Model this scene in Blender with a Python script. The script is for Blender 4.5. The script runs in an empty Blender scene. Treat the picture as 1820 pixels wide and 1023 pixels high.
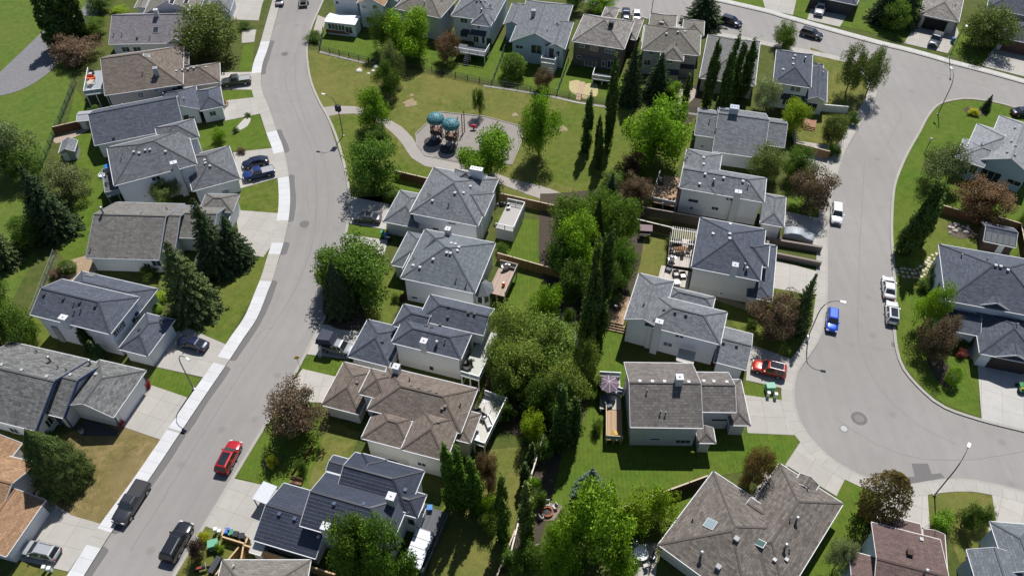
import bpy, math, random
import numpy as np
from mathutils import Vector, Matrix

rad = math.radians
rng = random.Random(11)
S = bpy.context.scene
COL = S.collection

# ------------------------------------------------------------------ camera
CAM_H, FPX, PITCH = 90.0, 1416.0, 48.0
cd = bpy.data.cameras.new('camera')
cam = bpy.data.objects.new('camera', cd)
COL.objects.link(cam)
cam.location = (0, 0, CAM_H)
cam.rotation_euler = (rad(90 - PITCH), 0, 0)
cd.sensor_fit = 'HORIZONTAL'
cd.sensor_width = 36.0
cd.lens = 36.0 * FPX / 1820.0
cd.clip_start = 1.0
cd.clip_end = 6000.0
S.camera = cam

# ------------------------------------------------------------------ sky and sun
SUN = Vector((0.19, 0.62, 1.0)).normalized()
world = bpy.data.worlds.new('World')
S.world = world
world.use_nodes = True
wn = world.node_tree
wn.nodes.clear()
sky = wn.nodes.new('ShaderNodeTexSky')
sky.sky_type = 'NISHITA'
sky.sun_disc = False
sky.sun_elevation = math.asin(SUN.z)
sky.sun_rotation = math.atan2(SUN.x, SUN.y)
sky.altitude = 1000
bg = wn.nodes.new('ShaderNodeBackground')
bg.inputs['Strength'].default_value = 0.073
wo = wn.nodes.new('ShaderNodeOutputWorld')
wn.links.new(sky.outputs[0], bg.inputs[0])
wn.links.new(bg.outputs[0], wo.inputs[0])
sl = bpy.data.lights.new('sun', 'SUN')
sl.energy = 4.9
sl.angle = rad(0.5)
sl.color = (1.0, 0.97, 0.93)
so = bpy.data.objects.new('sun', sl)
COL.objects.link(so)
so.rotation_euler = SUN.to_track_quat('Z', 'Y').to_euler()
so.location = SUN * 300

S.view_settings.view_transform = 'Standard'
S.view_settings.look = 'None'
S.view_settings.exposure = 0.20
S.view_settings.gamma = 1.0
S.render.engine = 'CYCLES'
S.cycles.max_bounces = 5
S.cycles.diffuse_bounces = 4
S.cycles.transmission_bounces = 3

# ------------------------------------------------------------------ pixels of the photograph to places in the world
_c, _s = math.cos(rad(PITCH)), math.sin(rad(PITCH))
def ray(px, py):
    a, b = (px - 910) / FPX, (py - 511.5) / FPX
    return Vector((a, _c - b * _s, -_s - b * _c))
def at(px, py, z=0.0):
    d = ray(px, py)
    t = (CAM_H - z) / -d.z
    return Vector((d.x * t, d.y * t, z))
def pix(p):
    q = Vector(p) - Vector((0, 0, CAM_H))
    f = q.y * _c - q.z * _s
    return (910 + FPX * q.x / f, 511.5 - FPX * (q.y * _s + q.z * _c) / f)
def pxm(px, py):
    """pixels per metre (across the view) at a ground point"""
    p = at(px, py)
    return FPX / (p.y * _c + CAM_H * _s)
OX, OY, ZS = (0, 455, 910, 1360), (0, 255, 510, 763), 3.935
def tile(c, r):
    return lambda q: (OX[c] + q[0] / ZS, OY[r] + q[1] / ZS)

# ------------------------------------------------------------------ materials
MATS = {}
class NT:
    def __init__(s, name):
        s.m = bpy.data.materials.new(name)
        s.m.use_nodes = True
        s.t = s.m.node_tree
        s.t.nodes.clear()
        s.out = s.t.nodes.new('ShaderNodeOutputMaterial')
    def n(s, typ, _out=0, **kw):
        nd = s.t.nodes.new(typ)
        for k, v in kw.items():
            if k.startswith('p_'):
                setattr(nd, k[2:], v)
                continue
            key = int(k[1:]) if k[0] == 'i' and k[1:].isdigit() else k.replace('_', ' ')
            s.set(nd, key, v)
        return nd
    def set(s, nd, key, v):
        i = nd.inputs[key]
        if isinstance(v, bpy.types.NodeSocket):
            s.t.links.new(v, i)
        else:
            if isinstance(v, (tuple, list)) and len(v) == 3 and i.type == 'RGBA':
                v = (*v, 1)
            i.default_value = v
    def math(s, op, a, b=0.0, clamp=False):
        nd = s.n('ShaderNodeMath', p_operation=op, i0=a, i1=b)
        nd.use_clamp = clamp
        return nd.outputs[0]
    def mix(s, f, a, b, mode='MIX'):
        nd = s.t.nodes.new('ShaderNodeMix')
        nd.data_type = 'RGBA'
        nd.blend_type = mode
        s.set(nd, 0, f)
        s.set(nd, 6, a)
        s.set(nd, 7, b)
        return nd.outputs[2]
    def noise(s, vec, scale, detail=3.0, rough=0.55):
        nd = s.n('ShaderNodeTexNoise', Scale=scale, Detail=detail, Roughness=rough)
        if vec is not None:
            s.set(nd, 'Vector', vec)
        return nd.outputs['Fac']
    def ramp(s, f, lo, hi, a=0.0, b=1.0):
        nd = s.n('ShaderNodeMapRange', i0=f, i1=lo, i2=hi, i3=a, i4=b)
        return nd.outputs[0]
    def coord(s, which='Object'):
        return s.n('ShaderNodeTexCoord').outputs[which]
    def bump(s, h, strength=0.3, dist=0.05):
        return s.n('ShaderNodeBump', Strength=strength, Distance=dist, Height=h).outputs[0]
    def done(s, col, rough=0.8, metal=0.0, normal=None, spec=0.4, coat=0.0):
        b = s.n('ShaderNodeBsdfPrincipled', Base_Color=col, Roughness=rough, Metallic=metal)
        s.set(b, 'Specular IOR Level', spec)
        if coat:
            s.set(b, 'Coat Weight', coat)
            s.set(b, 'Coat Roughness', 0.05)
        if normal is not None:
            s.set(b, 'Normal', normal)
        s.t.links.new(b.outputs[0], s.out.inputs[0])
        return s.m
def cached(fn):
    def g(*a, **k):
        key = (fn.__name__, a, tuple(k.items()))
        if key not in MATS:
            MATS[key] = fn(*a, **k)
        return MATS[key]
    return g
def sc(c, k):
    return tuple(min(1.0, x * k) for x in c)

@cached
def plain(name, c, rough=0.7, metal=0.0, var=0.12, scale=3.0, spec=0.4):
    t = NT(name)
    f = t.noise(t.coord(), scale, 4)
    return t.done(t.mix(f, sc(c, 1 - var), sc(c, 1 + var)), rough, metal, spec=spec)
@cached
def grass(name, c, dry=(0.15, 0.135, 0.04), amt=0.3, stripe=0.0):
    t = NT(name)
    v = t.coord()
    big = t.ramp(t.noise(v, 0.10, 4, 0.6), 0.38, 0.68)
    mid = t.noise(v, 0.9, 4, 0.65)
    fine = t.noise(v, 9.0, 4, 0.7)
    tuft = t.ramp(t.noise(v, 2.6, 4, 0.7), 0.3, 0.7)
    col = t.mix(t.ramp(mid, 0.3, 0.7), sc(c, 0.62), sc(c, 1.30))
    col = t.mix(tuft, t.mix(0.38, col, sc(c, 0.45)), t.mix(0.2, col, sc(c, 1.6)))
    patch = t.ramp(t.noise(v, 0.35, 6, 0.75), 0.46, 0.60)
    col = t.mix(t.math('MULTIPLY', t.math('MAXIMUM', big, patch), amt), col, dry)
    col = t.mix(t.ramp(fine, 0.3, 0.7), t.mix(0.32, col, (0.01, 0.016, 0.004)), col)
    if stripe:
        w = t.n('ShaderNodeTexWave', Scale=0.55, Distortion=0.6)
        t.set(w, 'Vector', v)
        col = t.mix(t.math('MULTIPLY', w.outputs[1], stripe), col, sc(c, 1.5))
    return t.done(col, 0.9, normal=t.bump(fine, 0.6, 0.12), spec=0.15)
@cached
def asphalt(name, c):
    t = NT(name)
    v = t.coord()
    a = t.noise(v, 0.06, 4, 0.6)
    b = t.noise(v, 0.5, 5, 0.7)
    fi = t.noise(v, 14.0, 3, 0.7)
    col = t.mix(a, sc(c, 0.86), sc(c, 1.14))
    col = t.mix(t.ramp(b, 0.35, 0.75, 0, 0.35), col, sc(c, 0.78))
    col = t.mix(t.ramp(fi, 0.3, 0.7, 0, 0.4), col, sc(c, 0.8))
    vo = t.n('ShaderNodeTexVoronoi', Scale=0.075, p_feature='DISTANCE_TO_EDGE')
    wv = t.n('ShaderNodeTexNoise', Scale=0.4, Detail=5.0)
    t.set(wv, 'Vector', v)
    ad = t.n('ShaderNodeVectorMath', p_operation='MULTIPLY_ADD', i0=wv.outputs['Color'], i1=(4, 4, 0), i2=v)
    t.set(vo, 'Vector', ad.outputs[0])
    crack = t.ramp(vo.outputs[0], 0.0, 0.006, 1, 0)
    crack = t.math('MULTIPLY', crack, t.ramp(t.noise(v, 0.09, 2), 0.5, 0.62))
    col = t.mix(t.math('MULTIPLY', crack, 0.45), col, sc(c, 0.35))
    return t.done(col, 0.85, normal=t.bump(fi, 0.25, 0.02), spec=0.3)
@cached
def street_asphalt(name, c, along=None):
    """worn asphalt: wheel lanes, streaks along the road, stains and sealed cracks. UVs: u along, v across (metres)"""
    t = NT(name)
    v = t.coord()
    if along is None:
        uv = t.coord('UV')
    else:
        q = t.n('ShaderNodeSeparateXYZ', i0=v)   # this road runs away from the viewer: y along, x across
        uv = t.n('ShaderNodeCombineXYZ', i0=q.outputs[1], i1=q.outputs[0]).outputs[0]
    s = t.n('ShaderNodeSeparateXYZ', i0=uv)
    wob = t.n('ShaderNodeTexNoise', Scale=0.05, Detail=2.0)
    t.set(wob, 'Vector', v)
    vv = t.math('ADD', s.outputs[1], t.math('MULTIPLY', wob.outputs['Fac'], 1.6))
    lane = t.math('SINE', t.math('MULTIPLY', vv, 2.75))
    st = t.noise(t.n('ShaderNodeVectorMath', p_operation='MULTIPLY', i0=uv, i1=(0.05, 1.3, 1)).outputs[0], 1.0, 5, 0.65)
    st2 = t.noise(t.n('ShaderNodeVectorMath', p_operation='MULTIPLY', i0=uv, i1=(0.25, 5.0, 1)).outputs[0], 1.0, 4, 0.65)
    big = t.noise(v, 0.05, 4, 0.6)
    blot = t.noise(v, 0.55, 5, 0.7)
    fi = t.noise(v, 9.0, 4, 0.75)
    col = t.mix(t.ramp(big, .3, .7), sc(c, 0.88), sc(c, 1.12))
    col = t.mix(t.ramp(lane, -1, 1, 0, .16), col, sc(c, 0.72))
    col = t.mix(t.ramp(st, .35, .7, 0, .30), col, sc(c, 0.74))
    col = t.mix(t.ramp(st2, .45, .75, 0, .22), col, sc(c, 1.22))
    col = t.mix(t.ramp(blot, .50, .72, 0, .28), col, sc(c, 0.70))
    col = t.mix(t.ramp(fi, .3, .7, 0, .30), col, sc(c, 0.74))
    oil = t.n('ShaderNodeTexVoronoi', Scale=0.22)
    t.set(oil, 'Vector', v)
    col = t.mix(t.ramp(oil.outputs[0], 0.05, 0.16, .35, 0), col, sc(c, 0.5))
    return t.done(col, 0.85, normal=t.bump(fi, 0.25, 0.02), spec=0.3)
@cached
def concrete(name, c, ju=1.6, jv=0.0, jw=0.055):
    """joints follow the UVs, which are in metres"""
    t = NT(name)
    v = t.coord()
    uv = t.coord('UV')
    sx = t.n('ShaderNodeSeparateXYZ', i0=uv)
    a = t.noise(v, 0.45, 5, 0.65)
    b = t.noise(v, 6.0, 3, 0.7)
    col = t.mix(a, sc(c, 0.84), sc(c, 1.14))
    col = t.mix(t.ramp(b, 0.35, 0.7, 0, 0.22), col, sc(c, 0.75))
    col = t.mix(t.ramp(t.noise(v, 1.3, 5, 0.7), 0.5, 0.75, 0, 0.35), col, sc(c, 0.68))
    def line(o, j):
        fr = t.math('FRACT', t.math('DIVIDE', o, j))
        return t.math('LESS_THAN', fr, jw / j)
    if ju:
        l = line(sx.outputs[0], ju)
        if jv:
            l = t.math('MAXIMUM', l, line(sx.outputs[1], jv))
        slab = t.n('ShaderNodeTexWhiteNoise', p_noise_dimensions='2D')
        fl = t.n('ShaderNodeVectorMath', p_operation='FLOOR',
                 i0=t.n('ShaderNodeVectorMath', p_operation='DIVIDE', i0=uv, i1=(ju, jv or 99.0, 1)).outputs[0])
        t.set(slab, 'Vector', fl.outputs[0])
        col = t.mix(t.math('MULTIPLY', slab.outputs[0], 0.30), col, sc(c, 0.72))
        col = t.mix(t.math('MULTIPLY', l, 0.5), col, sc(c, 0.4))
    return t.done(col, 0.85, normal=t.bump(b, 0.15, 0.02), spec=0.25)
@cached
def shingle(name, c, c2=None, row=0.30, var=0.5):
    t = NT(name)
    uv = t.coord('UV')
    c2 = c2 or sc(c, 1.35)
    br = t.n('ShaderNodeTexBrick', Scale=1.0, Mortar_Size=0.022, Bias=0.0, Brick_Width=0.62, Row_Height=row)
    t.set(br, 'Vector', uv)
    t.set(br, 'Color1', sc(c, 1 - var * 0.55))
    t.set(br, 'Color2', sc(c2, 1.12))
    t.set(br, 'Mortar', sc(c, 0.42))
    n1 = t.noise(uv, 2.6, 4, 0.7)
    n2 = t.noise(uv, 0.22, 3)
    col = t.mix(0.40, br.outputs[0], t.mix(t.ramp(n1, 0.32, 0.68), sc(c, 0.58), sc(c2, 1.18)))
    col = t.mix(t.ramp(n2, 0.35, 0.7, 0, 0.28), col, sc(c, 0.78))
    sx = t.n('ShaderNodeSeparateXYZ', i0=uv)
    st = t.noise(t.n('ShaderNodeVectorMath', p_operation='MULTIPLY', i0=uv, i1=(1.2, 0.12, 1)).outputs[0], 1.0, 4)
    col = t.mix(t.ramp(st, 0.45, 0.75, 0, 0.25), col, sc(c2, 1.15))
    return t.done(col, 0.88, normal=t.bump(br.outputs[1], 0.4, 0.03), spec=0.22)
@cached
def metal_tile(name, c):
    t = NT(name)
    uv = t.coord('UV')
    br = t.n('ShaderNodeTexBrick', Scale=1.0, Mortar_Size=0.02, Brick_Width=1.3, Row_Height=0.42)
    t.set(br, 'Vector', uv)
    t.set(br, 'Color1', sc(c, 0.9))
    t.set(br, 'Color2', sc(c, 1.15))
    t.set(br, 'Mortar', sc(c, 0.5))
    return t.done(br.outputs[0], 0.42, 0.15, normal=t.bump(br.outputs[1], 0.5, 0.04), spec=0.5)
@cached
def siding(name, c, lap=0.22, rough=0.75):
    t = NT(name)
    v = t.coord()
    sz = t.n('ShaderNodeSeparateXYZ', i0=v)
    fr = t.math('FRACT', t.math('DIVIDE', sz.outputs[2], lap))
    n = t.noise(v, 0.7, 4)
    dirt = t.ramp(t.noise(v, 2.5, 4, 0.7), 0.45, 0.8, 0, 0.2)
    col = t.mix(n, sc(c, 0.90), sc(c, 1.07))
    col = t.mix(dirt, col, sc(c, 0.78))
    col = t.mix(t.math('MULTIPLY', t.math('LESS_THAN', fr, 0.14), 0.28), col, sc(c, 0.6))
    return t.done(col, rough, normal=t.bump(fr, 0.25, 0.02), spec=0.3)
@cached
def boards(name, c, w=0.14, axis=0, rough=0.8):
    """planks: strips of slightly different tone across the chosen object axis (0 x, 1 y, 2 z)"""
    t = NT(name)
    v = t.coord()
    s = t.n('ShaderNodeSeparateXYZ', i0=v)
    q = t.math('DIVIDE', s.outputs[axis], w)
    wn_ = t.n('ShaderNodeTexWhiteNoise', p_noise_dimensions='1D')
    t.set(wn_, 'W', t.math('FLOOR', q))
    gap = t.math('LESS_THAN', t.math('FRACT', q), 0.13)
    col = t.mix(wn_.outputs[0], sc(c, 0.72), sc(c, 1.25))
    col = t.mix(t.noise(v, 4.0, 4), col, sc(c, 0.8))
    col = t.mix(t.math('MULTIPLY', gap, 0.7), col, sc(c, 0.3))
    return t.done(col, rough, spec=0.25)
@cached
def glass(name='window_glass', c=(0.035, 0.045, 0.055), rough=0.06):
    t = NT(name)
    n = t.noise(t.coord(), 0.8, 2)
    return t.done(t.mix(n, sc(c, 0.6), sc(c, 1.5)), rough, 0.0, spec=0.8)
def objcol(t):
    return t.n('ShaderNodeObjectInfo').outputs['Color']
@cached
def paint():
    t = NT('car_paint')
    return t.done(objcol(t), 0.28, 0.25, spec=0.5, coat=0.8)
@cached
def leaf(name='leaves', trans=0.34):
    t = NT(name)
    v = t.coord()
    oc = objcol(t)
    isl = t.n('ShaderNodeNewGeometry').outputs['Random Per Island']
    br = t.ramp(isl, 0, 1, 0.62, 1.42)
    cl = t.ramp(t.noise(v, 4.5, 3), 0.3, 0.7, 0.72, 1.28)
    k = t.math('MULTIPLY', br, cl)
    col = t.n('ShaderNodeVectorMath', p_operation='SCALE', i0=oc)
    t.set(col, 'Scale', k)
    warm = t.mix(t.math('MULTIPLY', isl, 0.5), col.outputs[0], t.mix(1.0, col.outputs[0], (1.15, 1.0, 0.7), 'MULTIPLY'))
    d = t.n('ShaderNodeBsdfDiffuse', Color=warm)
    tr = t.n('ShaderNodeBsdfTranslucent', Color=t.mix(1.0, warm, (1.15, 1.2, 0.55), 'MULTIPLY'))
    gl = t.n('ShaderNodeBsdfGlossy', Color=(0.55, 0.6, 0.55), Roughness=0.45)
    m = t.n('ShaderNodeMixShader', i0=trans)
    t.t.links.new(d.outputs[0], m.inputs[1])
    t.t.links.new(tr.outputs[0], m.inputs[2])
    m2 = t.n('ShaderNodeMixShader', i0=0.02)
    t.t.links.new(m.outputs[0], m2.inputs[1])
    t.t.links.new(gl.outputs[0], m2.inputs[2])
    t.t.links.new(m2.outputs[0], t.out.inputs[0])
    return t.m

WHITE = plain('white_paint', (0.74, 0.75, 0.76), 0.55, var=0.05)
TRIM = plain('eaves_white', (0.58, 0.585, 0.60), 0.6, var=0.05)
BLACKM = plain('black_metal', (0.025, 0.025, 0.028), 0.5, 0.3)
GREYM = plain('grey_metal', (0.42, 0.43, 0.44), 0.42, 0.6)
DARKM = plain('dark_grey_metal', (0.12, 0.12, 0.13), 0.5, 0.5)
RUBBER = plain('tyre_rubber', (0.02, 0.02, 0.022), 0.85)
PLASTIC = plain('black_plastic', (0.03, 0.03, 0.033), 0.6)
BARK = plain('bark', (0.11, 0.085, 0.06), 0.95, var=0.4, scale=8.0)
STONE = plain('pale_stone', (0.42, 0.38, 0.33), 0.9, var=0.3, scale=2.0)
GLASS = glass()
GLASS2 = glass('window_glass_bright', (0.16, 0.17, 0.17), 0.1)
CARGLASS = glass('car_glass', (0.018, 0.022, 0.028), 0.04)
LAMP_RED = plain('red_lens', (0.35, 0.01, 0.01), 0.25)
LAMP_CLEAR = plain('clear_lens', (0.7, 0.72, 0.74), 0.15)

# ------------------------------------------------------------------ mesh builder
class MB:
    def __init__(s):
        s.v, s.f, s.m, s.uv = [], [], [], []
    def face(s, pts, m=0, uv=None):
        b = len(s.v)
        s.v += [tuple(p) for p in pts]
        s.f.append(tuple(range(b, b + len(pts))))
        s.m.append(m)
        s.uv.append(uv)
        return s
    def mesh(s, vs, fs, m=0):
        b = len(s.v)
        s.v += [tuple(p) for p in vs]
        for f in fs:
            s.f.append(tuple(i + b for i in f))
            s.m.append(m)
            s.uv.append(None)
        return s
    def box(s, x0, x1, y0, y1, z0, z1, m=0):
        x0, x1 = min(x0, x1), max(x0, x1)
        y0, y1 = min(y0, y1), max(y0, y1)
        vs = [(x0, y0, z0), (x1, y0, z0), (x1, y1, z0), (x0, y1, z0), (x0, y0, z1), (x1, y0, z1), (x1, y1, z1), (x0, y1, z1)]
        return s.mesh(vs, [(0, 3, 2, 1), (4, 5, 6, 7), (0, 1, 5, 4), (1, 2, 6, 5), (2, 3, 7, 6), (3, 0, 4, 7)], m)
    def cbox(s, c, sx, sy, sz, rz=0.0, m=0):
        """box with its base centre at c"""
        b = len(s.v)
        s.box(-sx / 2, sx / 2, -sy / 2, sy / 2, 0, sz, m)
        ca, sa = math.cos(rz), math.sin(rz)
        for i in range(b, len(s.v)):
            x, y, z = s.v[i]
            s.v[i] = (c[0] + x * ca - y * sa, c[1] + x * sa + y * ca, c[2] + z)
        return s
    def bar(s, p, q, w, h, m=0):
        p, q = Vector(p), Vector(q)
        d = (q - p)
        if d.length < 1e-5:
            return s
        d.normalize()
        side = d.cross(Vector((0, 0, 1)))
        side = side.normalized() if side.length > 1e-4 else Vector((1, 0, 0))
        up = side.cross(d)
        a, b = side * (w / 2), up * (h / 2)
        vs = [p - a - b, p + a - b, p + a + b, p - a + b, q - a - b, q + a - b, q + a + b, q - a + b]
        return s.mesh(vs, [(0, 1, 2, 3), (4, 7, 6, 5), (0, 4, 5, 1), (1, 5, 6, 2), (2, 6, 7, 3), (3, 7, 4, 0)], m)
    def tube(s, pts, r, n=8, m=0, cap=True):
        pts = [Vector(p) for p in pts]
        rs = r if isinstance(r, (list, tuple)) else [r] * len(pts)
        rings = []
        for i, p in enumerate(pts):
            d = (pts[min(i + 1, len(pts) - 1)] - pts[max(i - 1, 0)])
            d = d.normalized() if d.length > 1e-6 else Vector((0, 0, 1))
            a = d.cross(Vector((0.13, 0.31, 1)) if abs(d.z) < 0.9 else Vector((1, 0.1, 0))).normalized()
            b = d.cross(a)
            rings.append([p + (a * math.cos(k * math.tau / n) + b * math.sin(k * math.tau / n)) * rs[i] for k in range(n)])
        vs = [q for g in rings for q in g]
        fs = []
        for i in range(len(pts) - 1):
            for k in range(n):
                k2 = (k + 1) % n
                fs.append((i * n + k, i * n + k2, (i + 1) * n + k2, (i + 1) * n + k))
        if cap:
            fs.append(tuple(range(n - 1, -1, -1)))
            fs.append(tuple((len(pts) - 1) * n + k for k in range(n)))
        return s.mesh(vs, fs, m)
    def lathe(s, prof, n=12, c=(0, 0, 0), m=0, sx=1.0, sy=1.0):
        vs, fs = [], []
        for r, z in prof:
            for k in range(n):
                a = k * math.tau / n
                vs.append((c[0] + r * sx * math.cos(a), c[1] + r * sy * math.sin(a), c[2] + z))
        for i in range(len(prof) - 1):
            for k in range(n):
                k2 = (k + 1) % n
                fs.append((i * n + k, i * n + k2, (i + 1) * n + k2, (i + 1) * n + k))
        fs.append(tuple(range(n - 1, -1, -1)))
        fs.append(tuple((len(prof) - 1) * n + k for k in range(n)))
        return s.mesh(vs, fs, m)
    def prism(s, poly, z0, z1, m=0):
        n = len(poly)
        a = sum(poly[i][0] * poly[(i + 1) % n][1] - poly[(i + 1) % n][0] * poly[i][1] for i in range(n))
        if a < 0:
            poly = list(reversed(poly))
        vs = [(p[0], p[1], z0) for p in poly] + [(p[0], p[1], z1) for p in poly]
        fs = [tuple(range(n - 1, -1, -1)), tuple(range(n, 2 * n))]
        fs += [(i, (i + 1) % n, n + (i + 1) % n, n + i) for i in range(n)]
        return s.mesh(vs, fs, m)
    def build(s, name, mats, parent=None, smooth=False, loc=None):
        me = bpy.data.meshes.new(name)
        me.from_pydata(s.v, [], s.f)
        for mm in (mats if isinstance(mats, (list, tuple)) else [mats]):
            me.materials.append(mm)
        if any(s.m):
            me.polygons.foreach_set('material_index', s.m)
        if any(u is not None for u in s.uv):
            l = me.uv_layers.new(name='UVMap')
            i = 0
            for f, u in zip(s.f, s.uv):
                for k in range(len(f)):
                    if u is not None:
                        l.data[i].uv = u[k]
                    i += 1
        if smooth:
            me.polygons.foreach_set('use_smooth', [True] * len(me.polygons))
        me.update()
        o = bpy.data.objects.new(name, me)
        COL.objects.link(o)
        if parent is not None:
            o.parent = parent
        if loc is not None:
            o.location = loc
        return o

def tag(o, label=None, cat=None, group=None, kind=None):
    if label: o['label'] = label
    if cat: o['category'] = cat
    if group: o['group'] = group
    if kind: o['kind'] = kind
    return o
def thing(name, label, cat, loc=(0, 0, 0), rz=0.0, group=None):
    o = bpy.data.objects.new(name, None)
    o.empty_display_size = 0.3
    COL.objects.link(o)
    o.location = loc
    o.rotation_euler = (0, 0, rz)
    return tag(o, label, cat, group)
def copy_tree(o, parent=None):
    c = o.copy()
    COL.objects.link(c)
    c.parent = parent
    for ch in list(o.children):
        copy_tree(ch, c)
    return c

# ------------------------------------------------------------------ polylines on the ground
def world_line(pts):
    return [at(*p) for p in pts]
def smooth_line(pts, step=1.2):
    """Catmull-Rom through world points, resampled"""
    P = [pts[0] * 2 - pts[1]] + list(pts) + [pts[-1] * 2 - pts[-2]]
    out = []
    for i in range(1, len(P) - 2):
        a, b, c, d = P[i - 1], P[i], P[i + 1], P[i + 2]
        n = max(1, int((c - b).length / step))
        for k in range(n):
            t = k / n
            out.append(0.5 * ((2 * b) + (c - a) * t + (2 * a - 5 * b + 4 * c - d) * t * t + (3 * b - a - 3 * c + d) * t ** 3))
    out.append(pts[-1].copy())
    return out
def offset(line, d):
    """shift to the left of travel by d"""
    out = []
    for i, p in enumerate(line):
        t = line[min(i + 1, len(line) - 1)] - line[max(i - 1, 0)]
        t.z = 0
        t.normalize()
        out.append(p + Vector((-t.y, t.x, 0)) * d)
    return out
def strip(mb, a, b, z, m=0, side=None, u0=0.0):
    """flat band between two lines with UV in metres; side = lower z of a vertical face along line a"""
    u = u0
    for i in range(len(a) - 1):
        du = (a[i + 1] - a[i]).length
        w = (b[i] - a[i]).length
        q = [(a[i].x, a[i].y, z), (a[i + 1].x, a[i + 1].y, z), (b[i + 1].x, b[i + 1].y, z), (b[i].x, b[i].y, z)]
        uv = [(u, 0), (u + du, 0), (u + du, w), (u, w)]
        nz = (q[1][0] - q[0][0]) * (q[3][1] - q[0][1]) - (q[1][1] - q[0][1]) * (q[3][0] - q[0][0])
        if nz < 0:
            q, uv = q[::-1], uv[::-1]
        mb.face(q, m, uv)
        if side is not None:
            mb.face([(a[i].x, a[i].y, side), (a[i + 1].x, a[i + 1].y, side), (a[i + 1].x, a[i + 1].y, z), (a[i].x, a[i].y, z)], m,
                    [(u, 0), (u + du, 0), (u + du, .2), (u, .2)])
        u += du
    return u
# ================================================================== THE GROUND
GZ = 0.09          # lawns and walks stand a kerb's height above the road
ROADC = (0.268, 0.253, 0.240)
CONC = (0.40, 0.38, 0.345)
CONC_NEW = (0.57, 0.572, 0.58)

def sheet(name, pts, z, mat, px=True, kind='structure', smooth=False, closed=True, uvdir=None):
    P = [at(*p) for p in pts] if px else [Vector(p) for p in pts]
    if smooth:
        Q = P + [P[0]]
        P = smooth_line(Q, 0.8)[:-1]
    poly = [(p.x, p.y) for p in P]
    n = len(poly)
    a = sum(poly[i][0] * poly[(i + 1) % n][1] - poly[(i + 1) % n][0] * poly[i][1] for i in range(n))
    if a < 0:
        poly.reverse()
    if uvdir is None:
        uvdir = Vector((poly[1][0] - poly[0][0], poly[1][1] - poly[0][1], 0))
    u = uvdir.normalized()
    v = Vector((-u.y, u.x, 0))
    o = Vector((poly[0][0], poly[0][1], 0))
    uv = [((Vector((p[0], p[1], 0)) - o).dot(u), (Vector((p[0], p[1], 0)) - o).dot(v)) for p in poly]
    mb = MB().face([(p[0], p[1], z) for p in poly], 0, uv)
    return tag(mb.build(name, mat), kind=kind)

G_GOLF = grass('grass_fairway', (0.095, 0.155, 0.022), (0.17, 0.17, 0.04), 0.35, 0.1)
G_DEEP = grass('grass_watered', (0.080, 0.144, 0.014), (0.165, 0.170, 0.032), 0.42, 0.16)
G_MID = grass('grass_common', (0.102, 0.150, 0.020), (0.185, 0.180, 0.042), 0.5)
G_DRY = grass('grass_dry', (0.122, 0.150, 0.028), (0.23, 0.20, 0.062), 0.6)
G_BROWN = grass('grass_parched', (0.16, 0.135, 0.045), (0.31, 0.225, 0.11), 0.8)
G_BASE = grass('grass_rough', (0.075, 0.105, 0.022), (0.14, 0.13, 0.042), 0.5)
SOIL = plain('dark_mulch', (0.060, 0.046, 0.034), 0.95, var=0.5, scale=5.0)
GRAVEL = plain('grey_gravel', (0.175, 0.172, 0.18), 0.95, var=0.3, scale=2.0)

big = MB().face([(-1500, -300, 0), (1500, -300, 0), (1500, 2500, 0), (-1500, 2500, 0)])
tag(big.build('ground', G_BASE), kind='structure')

# ---- road edges
LW = [(520, -70), (510, -30), (500, 0), (489, 40), (477, 85), (467, 115), (464, 142), (467, 165), (478, 193), (493, 236), (503, 262), (511, 298),
      (515, 330), (516, 360), (513, 392), (505, 430), (496, 460), (487, 491), (477, 517), (457, 566), (433, 602), (407, 642), (366, 702),
      (325, 763), (262, 857), (206, 935), (178, 978), (148, 1026), (100, 1105)]
LE = [(592, -70), (583, -35), (573, 0), (553, 46), (545, 76), (544, 102), (550, 142), (564, 178), (582, 211), (597, 247), (608, 285), (616, 325), (619, 357),
      (617, 390), (610, 430), (605, 468), (596, 508), (586, 537), (569, 576), (539, 632), (496, 713), (460, 770), (412, 849), (358, 938), (308, 1020), (258, 1105)]
TS = [(820, -70), (900, -42), (1000, -8), (1093, 19), (1164, 36), (1230, 49), (1310, 64), (1393, 81), (1477, 98), (1520, 110), (1545, 131), (1557, 150),
      (1556, 173), (1542, 201), (1517, 244), (1507, 260), (1497, 283), (1482, 331), (1476, 369), (1472, 412), (1471, 460), (1471, 515), (1469, 548),
      (1461, 594), (1439, 632), (1421, 657), (1412, 685), (1413, 719), (1421, 746), (1434, 769), (1454, 793), (1487, 821), (1535, 846), (1576, 857),
      (1609, 861), (1647, 855), (1690, 851), (1716, 851), (1756, 857), (1820, 873), (1900, 900)]
TN = [(1010, -70), (1120, -32), (1276, 4), (1362, 24), (1385, 31), (1462, 53), (1523, 70), (1571, 83), (1609, 92), (1660, 106), (1690, 115), (1741, 128), (1820, 150), (1960, 190)]
EW = [(1960, 236), (1880, 210), (1802, 190), (1767, 181), (1723, 175), (1695, 177), (1667, 185), (1647, 206), (1632, 234), (1617, 260), (1604, 285), (1589, 324), (1584, 357),
      (1582, 407), (1584, 450), (1586, 484), (1588, 515), (1586, 555), (1587, 590), (1591, 622), (1604, 657), (1640, 698), (1678, 726), (1741, 748), (1820, 768), (1960, 800)]
lw, le, ts, tn, ew = [smooth_line(world_line(L)) for L in (LW, LE, TS, TN, EW)]

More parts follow.
